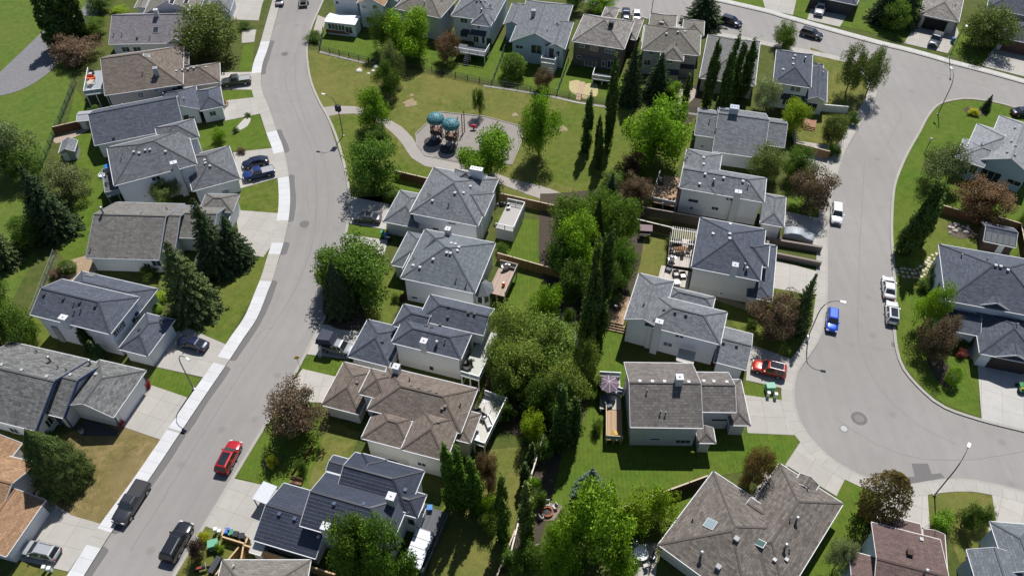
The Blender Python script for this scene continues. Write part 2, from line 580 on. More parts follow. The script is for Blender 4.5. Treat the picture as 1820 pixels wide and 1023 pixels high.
def road(name, a, b):
    mb = MB()
    poly = [(p.x, p.y) for p in a] + [(p.x, p.y) for p in reversed(b)]
    n = len(poly)
    ar = sum(poly[i][0] * poly[(i + 1) % n][1] - poly[(i + 1) % n][0] * poly[i][1] for i in range(n))
    if ar < 0:
        poly.reverse()
    mb.face([(p[0], p[1], 0.004) for p in poly])
    tag(mb.build(name, asphalt('old_asphalt', ROADC)), kind='structure')
def resample(line, n):
    d = [0.0]
    for p, q in zip(line[:-1], line[1:]): d.append(d[-1] + (q - p).length)
    out, j = [], 0
    for i in range(n):
        s_ = d[-1] * i / (n - 1)
        while j < len(d) - 2 and d[j + 1] < s_: j += 1
        k = (s_ - d[j]) / max(1e-6, d[j + 1] - d[j])
        out.append(line[j].lerp(line[j + 1], min(1, k)))
    return out
mb = MB()
strip(mb, resample(lw, 140), resample(le, 140), 0.004)
tag(mb.build('street', street_asphalt('street_asphalt', ROADC)), kind='structure')
road('cross_road', ts, tn + ew)
bpy.data.objects['cross_road'].data.materials[0] = street_asphalt('turning_circle_asphalt', sc(ROADC, 1.06), 'swap')

def raised(name, line, far, mat=G_BASE):
    """ground behind a kerb: its top at GZ, a vertical face along the road"""
    poly = [(p.x, p.y) for p in line] + far
    mb = MB()
    n = len(poly)
    ar = sum(poly[i][0] * poly[(i + 1) % n][1] - poly[(i + 1) % n][0] * poly[i][1] for i in range(n))
    if ar < 0:
        poly.reverse()
    mb.face([(p[0], p[1], GZ) for p in poly])
    for i in range(n):
        p, q = poly[i], poly[(i + 1) % n]
        mb.face([(p[0], p[1], 0), (q[0], q[1], 0), (q[0], q[1], GZ), (p[0], p[1], GZ)])
    tag(mb.build(name, mat), kind='structure')
raised('west_ground', lw, [(-400, 20), (-400, 420), (lw[0].x - 2, 420)])
mid = [(p.x, p.y) for p in le] + [(150, 0)] + [(p.x, p.y) for p in reversed(ts)]
mb = MB()
mb.face([(p[0], p[1], GZ) for p in mid])
for L in (le, ts):
    for p, q in zip(L[:-1], L[1:]):
        mb.face([(p.x, p.y, 0), (q.x, q.y, 0), (q.x, q.y, GZ), (p.x, p.y, GZ)])
tag(mb.build('middle_ground', G_BASE), kind='structure')
raised('north_ground', tn, [(400, 120), (400, 460), (tn[0].x, 460)])
raised('east_ground', ew, [(300, 60), (300, 200)])

# ---- kerbs and pavements
def along(line, y0, y1):
    """the stretch of a line between two pixel rows, travelling from the top of the picture"""
    fine = smooth_line(line, 0.25)
    return [p for p in fine if y0 <= pix(p)[1] <= y1]
KERB = concrete('kerb_concrete', sc(CONC, 0.92), 3.0)
WALK = concrete('pavement_concrete', CONC, 1.55)
WALKN = concrete('new_pavement_concrete', CONC_NEW, 1.55)
def kerb(name, line, w=0.42, z=GZ + 0.060, mat=KERB, d=1):
    mb = MB()
    strip(mb, line, offset(line, w * d), z, side=0.0)
    tag(mb.build(name, mat), kind='structure')
kerb('kerb_middle_west', le, d=1)
kerb('kerb_north', tn, d=1)
kerb('kerb_east', ew, d=1)
kerb('kerb_middle_east', ts, 0.34, d=-1)
# west pavement: bright new slabs between older ones
def seg(name, y0, y1, mat, w=1.9, z=GZ + 0.060):
    L = along(lw, y0, y1)
    if len(L) < 2:
        return
    mb = MB()
    strip(mb, L, offset(L, -w), z, side=0.0)
    tag(mb.build(name, mat), kind='structure')
newseg = [(74, 131), (232, 271), (313, 394), (431, 453), (498, 640), (650, 768), (768, 948), (972, 1100)]
yy = -80
seg('west_pavement', -80, 1200, WALK)
for a, b in newseg:
    seg('new_pavement', a, b, WALKN, z=GZ + 0.064)
DARKASPH = asphalt('newer_asphalt', (0.15, 0.145, 0.14))
for a, b in newseg:
    L = along(lw, a - 2, b + 2)
    if len(L) < 3: continue
    o = offset(L, 1.0)
    mb = MB()
    q = [o[i] + (L[i] - o[i]) * (0.12 * (0.5 + 0.5 * math.sin(i * 0.23 + a)) + rng.uniform(0, .05)) for i in range(len(L))]
    q[0], q[-1] = L[0] + (o[0] - L[0]) * .4, L[-1] + (o[-1] - L[-1]) * .5
    strip(mb, L, q, 0.0085)
    tag(mb.build('asphalt_patch', DARKASPH), kind='structure')
# pavement beside the cross road and round the turning circle
tk = offset(ts, -0.34)
mb = MB()
i0 = next(i for i, p in enumerate(ts) if pix(p)[0] > 1180)
strip(mb, tk[i0:], offset(ts, -1.75)[i0:], GZ + 0.064)
tag(mb.build('pavement_middle', WALK), kind='structure')
mb = MB()
strip(mb, offset(tn, 0.42), offset(tn, 1.75), GZ + 0.064)
tag(mb.build('pavement_north', concrete('pale_pavement', (0.50, 0.49, 0.465), 1.55)), kind='structure')

# ---- marks on the roads
def patch(name, pts, mat=DARKASPH, z=0.0085, smooth=False):
    return sheet(name, pts, z, mat, smooth=smooth)
patch('asphalt_patch', [(1620, 823), (1649, 823), (1656, 842), (1672, 840), (1679, 848), (1655, 853), (1612, 860), (1600, 855), (1601, 848), (1626, 846)])
patch('asphalt_patch', [(1584, 608), (1593, 608), (1594, 617), (1585, 616)])
def crackline(pts, w=0.07, mat=None):
    L = smooth_line(world_line(pts), 0.7)
    L = [p + Vector((rng.uniform(-.07, .07), rng.uniform(-.07, .07), 0)) for p in L]
    mb = MB()
    strip(mb, L, offset(L, w), 0.0085)
    return tag(mb.build('asphalt_seam', mat or plain('crack_seal', (0.135, 0.13, 0.125), 0.9)), kind='structure')
SEAL = plain('old_crack_seal', (0.185, 0.178, 0.17), 0.9)
crackline([(1536, 290), (1532, 360), (1528, 430), (1526, 510), (1524, 590), (1532, 625), (1550, 670), (1590, 720), (1640, 760), (1700, 790)], mat=SEAL)
crackline([(1533, 612), (1560, 620), (1588, 622)], mat=SEAL)
crackline([(541, 60), (515, 120), (508, 150), (530, 210), (556, 270), (562, 330), (560, 395), (550, 450), (520, 520), (470, 600), (430, 660), (360, 770), (280, 900), (230, 980)], 0.09, SEAL)
crackline([(524, 100), (527, 160), (545, 220), (575, 290), (583, 350), (578, 400), (560, 470)], mat=SEAL)
crackline([(1395, 60), (1480, 84), (1560, 110), (1660, 130), (1760, 155)], mat=SEAL)
crackline([(1560, 160), (1600, 200), (1585, 240), (1570, 270)], mat=SEAL)
crackline([(486, 170), (510, 180), (548, 178)], mat=SEAL)
crackline([(1480, 740), (1560, 790), (1640, 815), (1740, 815), (1830, 800)], mat=SEAL)
crackline([(455, 600), (470, 585), (487, 583)], mat=SEAL)
crackline([(548, 320), (545, 352), (552, 380)], mat=SEAL)
def manhole(px, py, r, ring, label):
    p = at(px, py, 0.008)
    t = MB()
    t.lathe([(r * 1.9, 0), (r * 1.9, 0.003)], 28, m=0)
    t.lathe([(r * 1.15, 0.003), (r * 1.15, 0.008)], 28, m=1)
    t.lathe([(r, 0.008), (r, 0.013)], 28, m=2)
    o = t.build('manhole_cover', [DARKASPH if not ring else asphalt('patched_asphalt', (0.24, 0.23, 0.22)),
                                  plain('iron_ring', (0.16, 0.15, 0.14) if not ring else (0.55, 0.55, 0.54), 0.7),
                                  plain('iron_lid', (0.11, 0.105, 0.10) if not ring else (0.25, 0.25, 0.25), 0.6, 0.4)], loc=p)
    tag(o, label, 'manhole cover')
manhole(1527, 743, 0.55, False, 'dark manhole cover set in a grey patch in the turning circle')
manhole(1500, 761, 0.34, True, 'small pale ringed cover in the turning circle asphalt')
manhole(541, 398, 0.42, False, 'manhole cover in the curving left street')
manhole(506, 96, 0.4, False, 'manhole cover high up the left street near the bend')

# ---- lawns
LAWN_N = 0
def lawn(mat, pts, z=0.0, smooth=False):
    global LAWN_N
    LAWN_N += 1
    sheet('lawn', pts, GZ + 0.004 + LAWN_N * 0.0007, mat, smooth=smooth)
lawn(G_GOLF, [(-400, -180), (380, -180), (250, -40), (170, 30), (130, 130), (95, 240), (70, 330), (60, 460), (30, 520), (-60, 700), (-700, 700)])
sheet('gravel_path', [(78, 55), (40, 92), (0, 130), (-40, 172), (20, 167), (72, 142), (108, 107), (104, 85), (118, 62), (150, 45), (184, 14), (190, -10), (166, -14), (140, 28), (118, 48)], GZ + 0.052, GRAVEL, smooth=True)
lawn(G_DEEP, [(433, 80), (452, 78), (448, 128), (425, 126)])
lawn(G_DEEP, [(397, 163), (450, 160), (452, 173), (398, 180)])
lawn(G_DEEP, [(345, 245), (352, 230), (402, 216), (459, 203), (484, 262), (430, 270), (360, 264)])
lawn(G_MID, [(420, 336), (498, 318), (496, 380), (428, 375)])
lawn(G_MID, [(445, 460), (484, 446), (457, 515), (402, 612), (330, 582), (280, 500), (330, 450)])
lawn(G_DEEP, [(277, 651), (356, 673), (334, 707), (266, 686)])
lawn(G_BROWN, [(215, 757), (285, 781), (240, 850), (179, 931), (128, 917), (60, 880), (30, 865), (45, 830), (75, 790), (140, 762)])
lawn(G_DRY, [(35, 997), (122, 1016), (100, 1060), (-20, 1060)])
lawn(G_DEEP, [(135, 160), (152, 180), (160, 260), (120, 226)])
lawn(G_DEEP, [(118, 240), (170, 232), (190, 300), (185, 370), (150, 330)])
lawn(G_DEEP, [(150, 330), (188, 345), (170, 440), (120, 470), (100, 440)])
lawn(G_MID, [(60, 560), (110, 600), (90, 640), (20, 640)])
# the park
lawn(G_DRY, [(546, 90), (569, 90), (656, 110), (768, 128), (862, 152), (1024, 178), (1098, 191), (1240, 202), (1225, 262), (1190, 320), (1120, 342), (1050, 352),
             (980, 372), (905, 350), (760, 325), (700, 312), (622, 372), (614, 305), (584, 211), (566, 178), (552, 140)])
lawn(G_MID, [(584, 214), (640, 206), (690, 240), (720, 288), (800, 310), (905, 345), (905, 349), (760, 322), (700, 310), (622, 368), (612, 300)], 0.003)
lawn(G_MID, [(1010, 180), (1098, 193), (1240, 203), (1225, 262), (1190, 320), (1120, 340), (1060, 346), (960, 318), (975, 250)], 0.003)
PATHM = concrete('park_path_asphalt', (0.33, 0.30, 0.275), 0)
up = [(573, 192), (595, 189), (630, 190), (660, 198), (691, 213), (714, 226), (733, 245), (748, 268), (775, 281), (820, 290), (860, 300), (905, 318), (961, 331), (1019, 353), (1050, 372)]
lo = [(581, 208), (602, 204), (630, 203), (650, 207), (671, 217), (696, 236), (716, 258), (732, 282), (755, 296), (806, 306), (850, 316), (890, 328), (933, 345), (985, 362), (1010, 374)]
mb = MB()
a, b = smooth_line(world_line(up), 2), smooth_line(world_line(lo), 2)
n = min(len(a), len(b))
poly = [(p.x, p.y, GZ + 0.052) for p in b] + [(p.x, p.y, GZ + 0.052) for p in reversed(a)]
mb.face(poly)
tag(mb.build('park_path', PATHM), kind='structure')
sheet('playground_sand', [(781, 201), (860, 209), (926, 226), (928, 243), (918, 270), (908, 292), (860, 288), (816, 288), (757, 276), (742, 258), (740, 240)], GZ + 0.056,
      plain('playground_gravel', (0.25, 0.225, 0.205), 0.95, var=0.22, scale=1.2))
mb = MB()
ring = world_line([(781, 200), (860, 208), (928, 226), (930, 243), (920, 270), (909, 294), (860, 290), (816, 290), (756, 278), (741, 259), (739, 239), (781, 200)])
for p, q in zip(ring[:-1], ring[1:]):
    mb.bar(p + Vector((0, 0, GZ + .06)), q + Vector((0, 0, GZ + .06)), 0.18, 0.16)
tag(mb.build('playground_edging', plain('edging_concrete', (0.30, 0.28, 0.26), 0.9)), kind='structure')
for (x, y, r) in ((729, 184, 3), (640, 122, 1), (915, 205, 1.4), (732, 170, 1), (1000, 230, 2)):
    c = at(x, y)
    rr = r * 0.42
    mb = MB().face([(c.x + rr * (1 + .3 * math.sin(3 * k)) * math.cos(k * math.tau / 14), c.y + rr * (1 + .3 * math.cos(2 * k)) * math.sin(k * math.tau / 14), GZ + 0.0495) for k in range(14)])
    tag(mb.build('bare_earth', plain('bare_earth', (0.27, 0.21, 0.13), 0.95, var=0.3)), kind='structure')
# yards of the row behind the park
lawn(G_DEEP, [(568, 52), (700, 66), (790, 90), (885, 70), (1010, 108), (1100, 130), (1240, 150), (1240, 199), (1180, 190), (1098, 187), (1024, 174), (915, 154), (768, 126), (656, 107), (568, 87)], 0.008)
lawn(G_DRY, [(1440, 85), (1480, 100), (1520, 115), (1540, 140), (1542, 175), (1510, 226), (1488, 262), (1410, 250), (1420, 200), (1470, 180), (1450, 110)], 0.003)
# front lawns of the middle block
lawn(G_DEEP, [(618, 399), (684, 410), (680, 424), (614, 414)])
lawn(G_DEEP, [(620, 372), (700, 310), (762, 325), (740, 345), (690, 362), (630, 352)], 0.006)
lawn(G_MID, [(608, 445), (690, 470), (722, 520), (690, 580), (645, 592), (574, 574), (598, 512)])
lawn(G_DEEP, [(545, 632), (622, 640), (596, 668), (534, 656)])
lawn(G_DEEP, [(498, 713), (560, 716), (585, 745), (545, 870), (490, 866), (417, 848), (462, 772)])
lawn(G_DRY, [(585, 745), (640, 770), (610, 850), (545, 870)], 0.003)
lawn(G_DRY, [(364, 934), (440, 950), (450, 990), (400, 1030), (310, 1022)])
# back yards
lawn(G_DEEP, [(883, 382), (985, 396), (970, 470), (886, 456)])
lawn(G_DEEP, [(895, 482), (1015, 506), (1000, 610), (880, 600)])
lawn(G_DRY, [(1120, 418), (1185, 424), (1176, 505), (1098, 500)])
lawn(G_DEEP, [(1060, 575), (1110, 580), (1095, 640), (1330, 690), (1325, 770), (1415, 774), (1422, 784), (1396, 826), (1262, 848), (1085, 912), (962, 905), (985, 790), (1036, 640)])
lawn(G_DRY, [(868, 800), (960, 790), (945, 950), (900, 1030), (760, 1030), (780, 910)])
lawn(G_DEEP, [(1250, 868), (1180, 905), (1165, 990), (1230, 900)], 0.003)
lawn(G_DEEP, [(1486, 880), (1503, 848), (1560, 870), (1548, 918), (1500, 1023), (1400, 1030)])
lawn(G_DRY, [(1647, 878), (1700, 872), (1762, 878), (1772, 930), (1757, 985), (1715, 1030), (1690, 960), (1651, 938)])
lawn(G_DEEP, [(1323, 675), (1366, 690), (1394, 705), (1390, 714), (1325, 702)], 0.004)
lawn(G_MID, [(1378, 513), (1450, 527), (1449, 560), (1405, 640), (1330, 610), (1290, 560), (1280, 538)])
lawn(G_DEEP, [(1398, 300), (1440, 300), (1462, 345), (1458, 386), (1400, 376)])
# east block and north block
lawn(G_DEEP, [(1806, 193), (1767, 185), (1723, 179), (1697, 181), (1670, 188), (1651, 208), (1636, 236), (1608, 287), (1593, 325), (1588, 358), (1586, 410), (1588, 484),
              (1592, 516), (1591, 556), (1592, 590), (1595, 620), (1609, 655), (1644, 694), (1680, 720), (1741, 742), (1738, 640), (1720, 600), (1760, 520), (1830, 420), (1900, 300)])
lawn(G_MID, [(1592, 420), (1650, 380), (1760, 400), (1740, 450), (1690, 460), (1660, 520), (1594, 512)], 0.003)
lawn(G_DEEP, [(1418, -10), (1446, -10), (1445, 18), (1433, 35), (1409, 27)])
lawn(G_DEEP, [(1525, 3), (1640, -5), (1632, 27), (1606, 76), (1545, 58), (1492, 47)])
lawn(G_DEEP, [(1705, 45), (1775, 73), (1746, 116), (1684, 95)])
lawn(G_DEEP, [(1270, -30), (1362, -20), (1358, 16), (1280, -2)])

# ---- driveways
def drive(pts, c=CONC, j=2.6, z=0.0, name='driveway'):
    sheet(name, pts, GZ + 0.052 + z, concrete('driveway_concrete', c, j, j))
CW = (0.44, 0.415, 0.375)
drive([(416, 36), (460, 38), (466, 10), (476, -20), (420, -20), (416, 8)])
drive([(430, 78), (452, 76), (456, 54), (430, 54)])
drive([(391, 160), (452, 161), (448, 129), (391, 130)], CW)
drive([(400, 216), (464, 203), (453, 174), (398, 180)])
drive([(428, 336), (498, 316), (485, 264), (415, 272)])
drive([(418, 374), (497, 380), (484, 436), (468, 458), (430, 450)])
drive([(275, 652), (366, 672), (403, 613), (330, 582), (296, 600)])
drive([(213, 757), (286, 782), (334, 707), (270, 685), (258, 700)])
drive([(20, 992), (122, 1016), (180, 931), (128, 916), (66, 872)])
drive([(617, 397), (686, 409), (692, 364), (619, 349)], CW)
drive([(607, 442), (682, 456), (690, 428), (614, 416)], CW)
drive([(543, 630), (622, 640), (642, 590), (571, 576)], CW)
drive([(496, 713), (572, 716), (598, 670), (538, 656)], CW)
drive([(362, 934), (452, 968), (494, 868), (414, 850)])
drive([(1410, 250), (1490, 262), (1470, 310), (1463, 345), (1440, 300), (1424, 296)])
drive([(1395, 420), (1460, 440), (1460, 390), (1394, 376)], CW)
drive([(1370, 512), (1453, 527), (1456, 484), (1374, 462)], CW)
drive([(1325, 676), (1396, 692), (1410, 640), (1332, 612)])
drive([(1328, 770), (1416, 774), (1396, 742), (1393, 712), (1322, 702)])
drive([(1395, 826), (1486, 882), (1504, 846), (1462, 816), (1424, 782)])
drive([(1556, 912), (1652, 942), (1648, 876), (1576, 874)], CW)
drive([(1770, 930), (1860, 970), (1860, 900), (1762, 877)], CW)
drive([(1736, 640), (1850, 660), (1850, 776), (1744, 746)], (0.46, 0.445, 0.42))
drive([(1360, 18), (1409, 28), (1420, -20), (1350, -20)])
drive([(1434, 36), (1492, 49), (1524, 0), (1500, -20), (1450, -10)])
drive([(1606, 78), (1684, 96), (1704, 60), (1690, 20), (1640, 24)])
drive([(1744, 118), (1850, 145), (1850, 80), (1776, 72)])
# garden paths, beds and pebbles
PAVE = plain('paving', (0.36, 0.33, 0.29), 0.9, var=0.25, scale=2.0)
sheet('garden_path', [(1030, 146), (1040, 147), (1033, 180), (1023, 178)], GZ + 0.056, plain('brick_path', (0.40, 0.28, 0.19), 0.9, var=0.2))
sheet('front_walk', [(1710, 590), (1724, 560), (1742, 585), (1740, 650), (1727, 640), (1714, 625)], GZ + 0.0585, PAVE)
sheet('front_walk', [(128, 762), (155, 745), (212, 765), (208, 775), (150, 775)], GZ + 0.0585, plain('dark_pavers', (0.05, 0.05, 0.055), 0.7, var=0.4, scale=3))
sheet('front_walk', [(1338, 880), (1362, 838), (1384, 832), (1400, 826), (1396, 842), (1372, 850), (1347, 885)], GZ + 0.0585, PAVE)
sheet('front_walk', [(1756, 935), (1768, 928), (1780, 975), (1770, 985), (1757, 980)], GZ + 0.0585, PAVE)
sheet('side_walk', [(565, 28), (580, 34), (572, 62), (556, 60)], GZ + 0.0585, PAVE)
BED_N = 0
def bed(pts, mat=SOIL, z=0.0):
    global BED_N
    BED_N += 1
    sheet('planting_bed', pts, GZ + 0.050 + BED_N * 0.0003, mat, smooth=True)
bed([(1645, 640), (1672, 640), (1700, 670), (1690, 690), (1668, 680)])
bed([(1712, 195), (1724, 190), (1752, 200), (1748, 206), (1725, 208)])
bed([(412, 240), (425, 222), (440, 208), (446, 212), (440, 225), (420, 236)], plain('white_pebbles', (0.42, 0.40, 0.37), 0.9, var=0.3, scale=5))
bed([(470, 812), (492, 808), (498, 822), (478, 836), (466, 828)])
bed([(1155, 60), (1195, 60), (1180, 180), (1145, 180)])
bed([(1190, 190), (1240, 150), (1242, 195), (1215, 225)])
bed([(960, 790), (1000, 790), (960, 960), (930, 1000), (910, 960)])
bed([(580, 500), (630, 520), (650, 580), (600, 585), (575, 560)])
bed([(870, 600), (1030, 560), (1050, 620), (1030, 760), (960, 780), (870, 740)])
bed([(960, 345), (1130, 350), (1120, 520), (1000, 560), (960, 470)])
bed([(105, 470), (160, 455), (175, 480), (130, 500), (105, 495)], plain('tan_mulch', (0.30, 0.22, 0.14), 0.95, var=0.4, scale=3))
bed([(1012, 146), (1030, 144), (1024, 170), (1012, 160)], plain('straw_bed', (0.40, 0.34, 0.18), 0.95, var=0.4, scale=3))
bed([(1040, 150), (1060, 150), (1060, 172), (1034, 176)], plain('straw_bed', (0.40, 0.34, 0.18), 0.95, var=0.4, scale=3))
bed([(1195, 150), (1210, 150), (1240, 165), (1210, 190)], plain('pale_gravel', (0.34, 0.30, 0.25), 0.95, var=0.3, scale=3))
bed([(1683, 395), (1725, 405), (1740, 420), (1700, 424), (1684, 412)], plain('rockery_soil', (0.10, 0.08, 0.06), 0.95, var=0.4, scale=3))
bed([(95, 245), (165, 225), (140, 242), (100, 256)], plain('gravel_bed', (0.34, 0.27, 0.22), 0.95, var=0.3, scale=3))
sheet('patio', [(1085, 1010), (1110, 970), (1170, 965), (1165, 1030), (1085, 1030)], GZ + 0.056, PAVE)
sheet('patio', [(950, 905), (975, 893), (1000, 900), (985, 925), (955, 925)], GZ + 0.056, plain('patio_gravel', (0.22, 0.17, 0.14), 0.95, var=0.3))
sheet('patio', [(993, 560), (1018, 545), (1030, 600), (1000, 620)], GZ + 0.056, plain('pale_gravel', (0.34, 0.30, 0.25), 0.95, var=0.3, scale=3))
sheet('side_path', [(1215, 505), (1270, 520), (1330, 545), (1325, 552), (1260, 530), (1210, 515)], GZ + 0.056, plain('bare_earth', (0.27, 0.21, 0.13), 0.95, var=0.3))
sheet('side_yard', [(1190, 370), (1245, 380), (1400, 425), (1395, 440), (1240, 395), (1185, 385)], GZ + 0.054, plain('dirty_gravel', (0.10, 0.085, 0.07), 0.95, var=0.4))
# crazy paving from the kerb to the corner house
mb = MB()
L = smooth_line(world_line([(1594, 484), (1612, 485), (1628, 487), (1645, 478), (1655, 466), (1668, 459), (1680, 462)]), 0.62)
for p in L:
    for k in (-0.55, 0.0, 0.55):
        c = p + Vector((rng.uniform(-.1, .1), k * (1.0 if p.x < L[-1].x - 8 else 1.6) + rng.uniform(-.1, .1), 0))
        r = rng.uniform(.26, .36)
        a0 = rng.random() * 6
        mb.prism([(c.x + r * rng.uniform(.75, 1.1) * math.cos(a0 + i * math.tau / 6), c.y + r * rng.uniform(.75, 1.1) * math.sin(a0 + i * math.tau / 6)) for i in range(6)], GZ, GZ + rng.uniform(.03, .05))
tag(mb.build('flagstone_path', plain('flagstone', (0.48, 0.42, 0.33), 0.9, var=0.25, scale=1.5)), kind='structure')
# ================================================================== HOUSE BUILDER
CHIMW = siding('white_chimney_cladding', (.58, .585, .60), .22)
class House:
    """Wings are eave rectangles in the house's own frame (u along the edge given first, v away from it)."""
    def __init__(s, name, label, tc, edge, z, cat='house', group=None, flip=False):
        s.T = tile(*tc) if tc else (lambda q: q)
        a, b = at(*s.T(edge[0]), z), at(*s.T(edge[1]), z)
        d = (b - a)
        s.rz = math.atan2(d.y, d.x)
        s.o = Vector((a.x, a.y, GZ))
        s.root = thing(name, label, cat, s.o, s.rz, group)
        s.c, s.s = math.cos(s.rz), math.sin(s.rz)
        s.wings = []
        s.nw = 0
    def loc(s, p):
        x, y = p.x - s.o.x, p.y - s.o.y
        return Vector((x * s.c + y * s.s, -x * s.s + y * s.c, p.z - GZ))
    def L(s, q, z):
        return s.loc(at(*s.T(q), z + GZ))
    def wing(s, p, q, z, depth=None, ridge=None, pitch=0.5, ax=None, ends=(1, 1), mat=None, over=0.45, wall=True, base=0.0, far=None, dz=0.0, gm=None):
        """p,q: near eave corners as pixels (depth in metres, or ridge = pixel the ridge passes through), or diagonal corners if depth and ridge are None"""
        a, b = s.L(p, z), s.L(q, z)
        if depth is None and ridge is None and far is None:
            u0, u1, v0, v1 = min(a.x, b.x), max(a.x, b.x), min(a.y, b.y), max(a.y, b.y)
        else:
            u0, u1 = min(a.x, b.x), max(a.x, b.x)
            v0 = (a.y + b.y) / 2
            if far is not None:
                depth = s.L(far, z).y - v0
            if ridge is not None:
                lo, hi = 1.0, 26.0
                for _ in range(40):
                    m = (lo + hi) / 2
                    v = s.L(ridge, z + pitch * m / 2).y - v0 - m / 2
                    if v > 0: lo = m
                    else: hi = m
                depth = (lo + hi) / 2
            v1 = v0 + depth
            v0, v1 = min(v0, v1), max(v0, v1)
        s.nw += 1
        z += 0.004 * s.nw
        if ax is None and ridge is not None:
            ax = 'u'
        if ax is None:
            ax = 'u' if (u1 - u0) >= (v1 - v0) else 'v'
        w = dict(u0=u0, u1=u1, v0=v0, v1=v1, z=z, pitch=pitch, ax=ax, ends=ends, mat=mat, over=over + 0.003 * s.nw, wall=wall, base=base, gm=gm)
        s.wings.append(w)
        return w
    @staticmethod
    def rh(w, u, v):
        if not (w['u0'] <= u <= w['u1'] and w['v0'] <= v <= w['v1']):
            return -1e9
        a = [v - w['v0'], w['v1'] - v] if w['ax'] == 'u' else [u - w['u0'], w['u1'] - u]
        e = [u - w['u0'], w['u1'] - u] if w['ax'] == 'u' else [v - w['v0'], w['v1'] - v]
        for k in (0, 1):
            if w['ends'][k]:
                a.append(e[k])
        return w['z'] + w['pitch'] * min(a)
    def top(s, u, v):
        return max([s.rh(w, u, v) for w in s.wings] + [-1e9])
    def hit(s, q, roof_only=False):
        d = ray(*s.T(q))
        o = Vector((0, 0, CAM_H))
        t = (CAM_H - 14.0) / -d.z
        t1 = (CAM_H - GZ) / -d.z
        st = 0.03
        while t < t1:
            p = s.loc(o + d * t)
            t += st
            for w in s.wings:
                if not (w['u0'] <= p.x <= w['u1'] and w['v0'] <= p.y <= w['v1']):
                    continue
                h = s.rh(w, p.x, p.y)
                if h > p.z > h - 0.2:
                    return 'roof', w, p
                ov = w['over']
                if not roof_only and w['wall'] and p.z < h and w['u0'] + ov <= p.x <= w['u1'] - ov and w['v0'] + ov <= p.y <= w['v1'] - ov:
                    dd = [(p.x - w['u0'] - ov, (-1, 0)), (w['u1'] - ov - p.x, (1, 0)), (p.y - w['v0'] - ov, (0, -1)), (w['v1'] - ov - p.y, (0, 1))]
                    dist, nrm = min(dd, key=lambda e: e[0])
                    return 'wall', w, (p, nrm)
        return None
    # ---------------- the shell
    def shell(s, roofm, wallm, trimm=None, cap=True, rake=None):
        trimm = trimm or TRIM
        roof, wall, trim = MB(), MB(), MB()
        mats = []
        def mi(m):
            if m not in mats: mats.append(m)
            return mats.index(m)
        caps = []
        for w in s.wings:
            k = mi(w['mat'] or roofm)
            u0, u1, v0, v1, z, pt = w['u0'], w['u1'], w['v0'], w['v1'], w['z'], w['pitch']
            if w['ax'] == 'v':
                tr = lambda x, y, zz: (y, x, zz)
                U0, U1, V0, V1 = v0, v1, u0, u1
            else:
                tr = lambda x, y, zz: (x, y, zz)
                U0, U1, V0, V1 = u0, u1, v0, v1
            hv = (V1 - V0) / 2
            vm = (V0 + V1) / 2
            ra = U0 + (hv if w['ends'][0] else 0)
            rb = U1 - (hv if w['ends'][1] else 0)
            if ra > rb: ra = rb = (ra + rb) / 2
            zr = z + pt * hv
            A, B, C, D = (U0, V0, z), (U1, V0, z), (U1, V1, z), (U0, V1, z)
            P, Q = (ra, vm, zr), (rb, vm, zr)
            sl = math.sqrt(1 + pt * pt)
            flip = w['ax'] == 'v'
            def add(pts, base):
                # uv: along the eave and up the slope
                if base == 'u':
                    uv = [(p[0], (abs(p[1] - V0) if min(pts, key=lambda e: e[2])[1] < vm else abs(p[1] - V1)) * sl) for p in pts]
                else:
                    e0 = min(pts, key=lambda e: e[2])[0]
                    uv = [(p[1], abs(p[0] - e0) * sl) for p in pts]
                off = s.nw * 3.7
                uv = [(x + off, y) for x, y in uv]
                q = [tr(*p) for p in pts]
                if flip: q, uv = q[::-1], uv[::-1]
                roof.face(q, k, uv)
            th = 0.16
            add([A, B, Q, P] if rb > ra else [A, B, P], 'u')
            add([C, D, P, Q] if rb > ra else [C, D, P], 'u')
            if w['ends'][0]: add([D, A, P], 'v')
            if w['ends'][1]: add([B, C, Q], 'v')
            # underside and edges of the roof shell
            dn = lambda p, d=th: (p[0], p[1], p[2] - d)
            und = [[A, P, Q, B], [C, Q, P, D]]
            if w['ends'][0]: und.append([D, P, A])
            if w['ends'][1]: und.append([B, Q, C])
            for f in und:
                q = [tr(*dn(p)) for p in f]
                roof.face(q[::-1] if flip else q, k)
            if not w['ends'][0]:
                for e in ([D, P], [P, A]):
                    q = [tr(*p) for p in (e[0], dn(e[0]), dn(e[1]), e[1])]
                    roof.face(q, k)
            if not w['ends'][1]:
                for e in ([B, Q], [Q, C]):
                    q = [tr(*p) for p in (e[0], dn(e[0]), dn(e[1]), e[1])]
                    roof.face(q, k)
            # gutters and barge boards
            def gut(p, q, w_=0.09, h_=0.14, out=(0, 0), up=0.0):
                a = (p[0] + out[0], p[1] + out[1], p[2] - 0.07 + up)
                b = (q[0] + out[0], q[1] + out[1], q[2] - 0.07 + up)
                trim.bar(tr(*a), tr(*b), w_, h_)
            gut(A, B, out=(0, -0.045)); gut(D, C, out=(0, 0.045))
            if w['ends'][0]: gut(A, D, out=(-0.045, 0))
            else:
                gut(A, P, 0.06, 0.22, out=(-0.035, 0)); gut(D, P, 0.06, 0.22, out=(-0.035, 0))
            if w['ends'][1]: gut(B, C, out=(0.045, 0))
            else:
                gut(B, Q, 0.06, 0.22, out=(0.035, 0)); gut(C, Q, 0.06, 0.22, out=(0.035, 0))
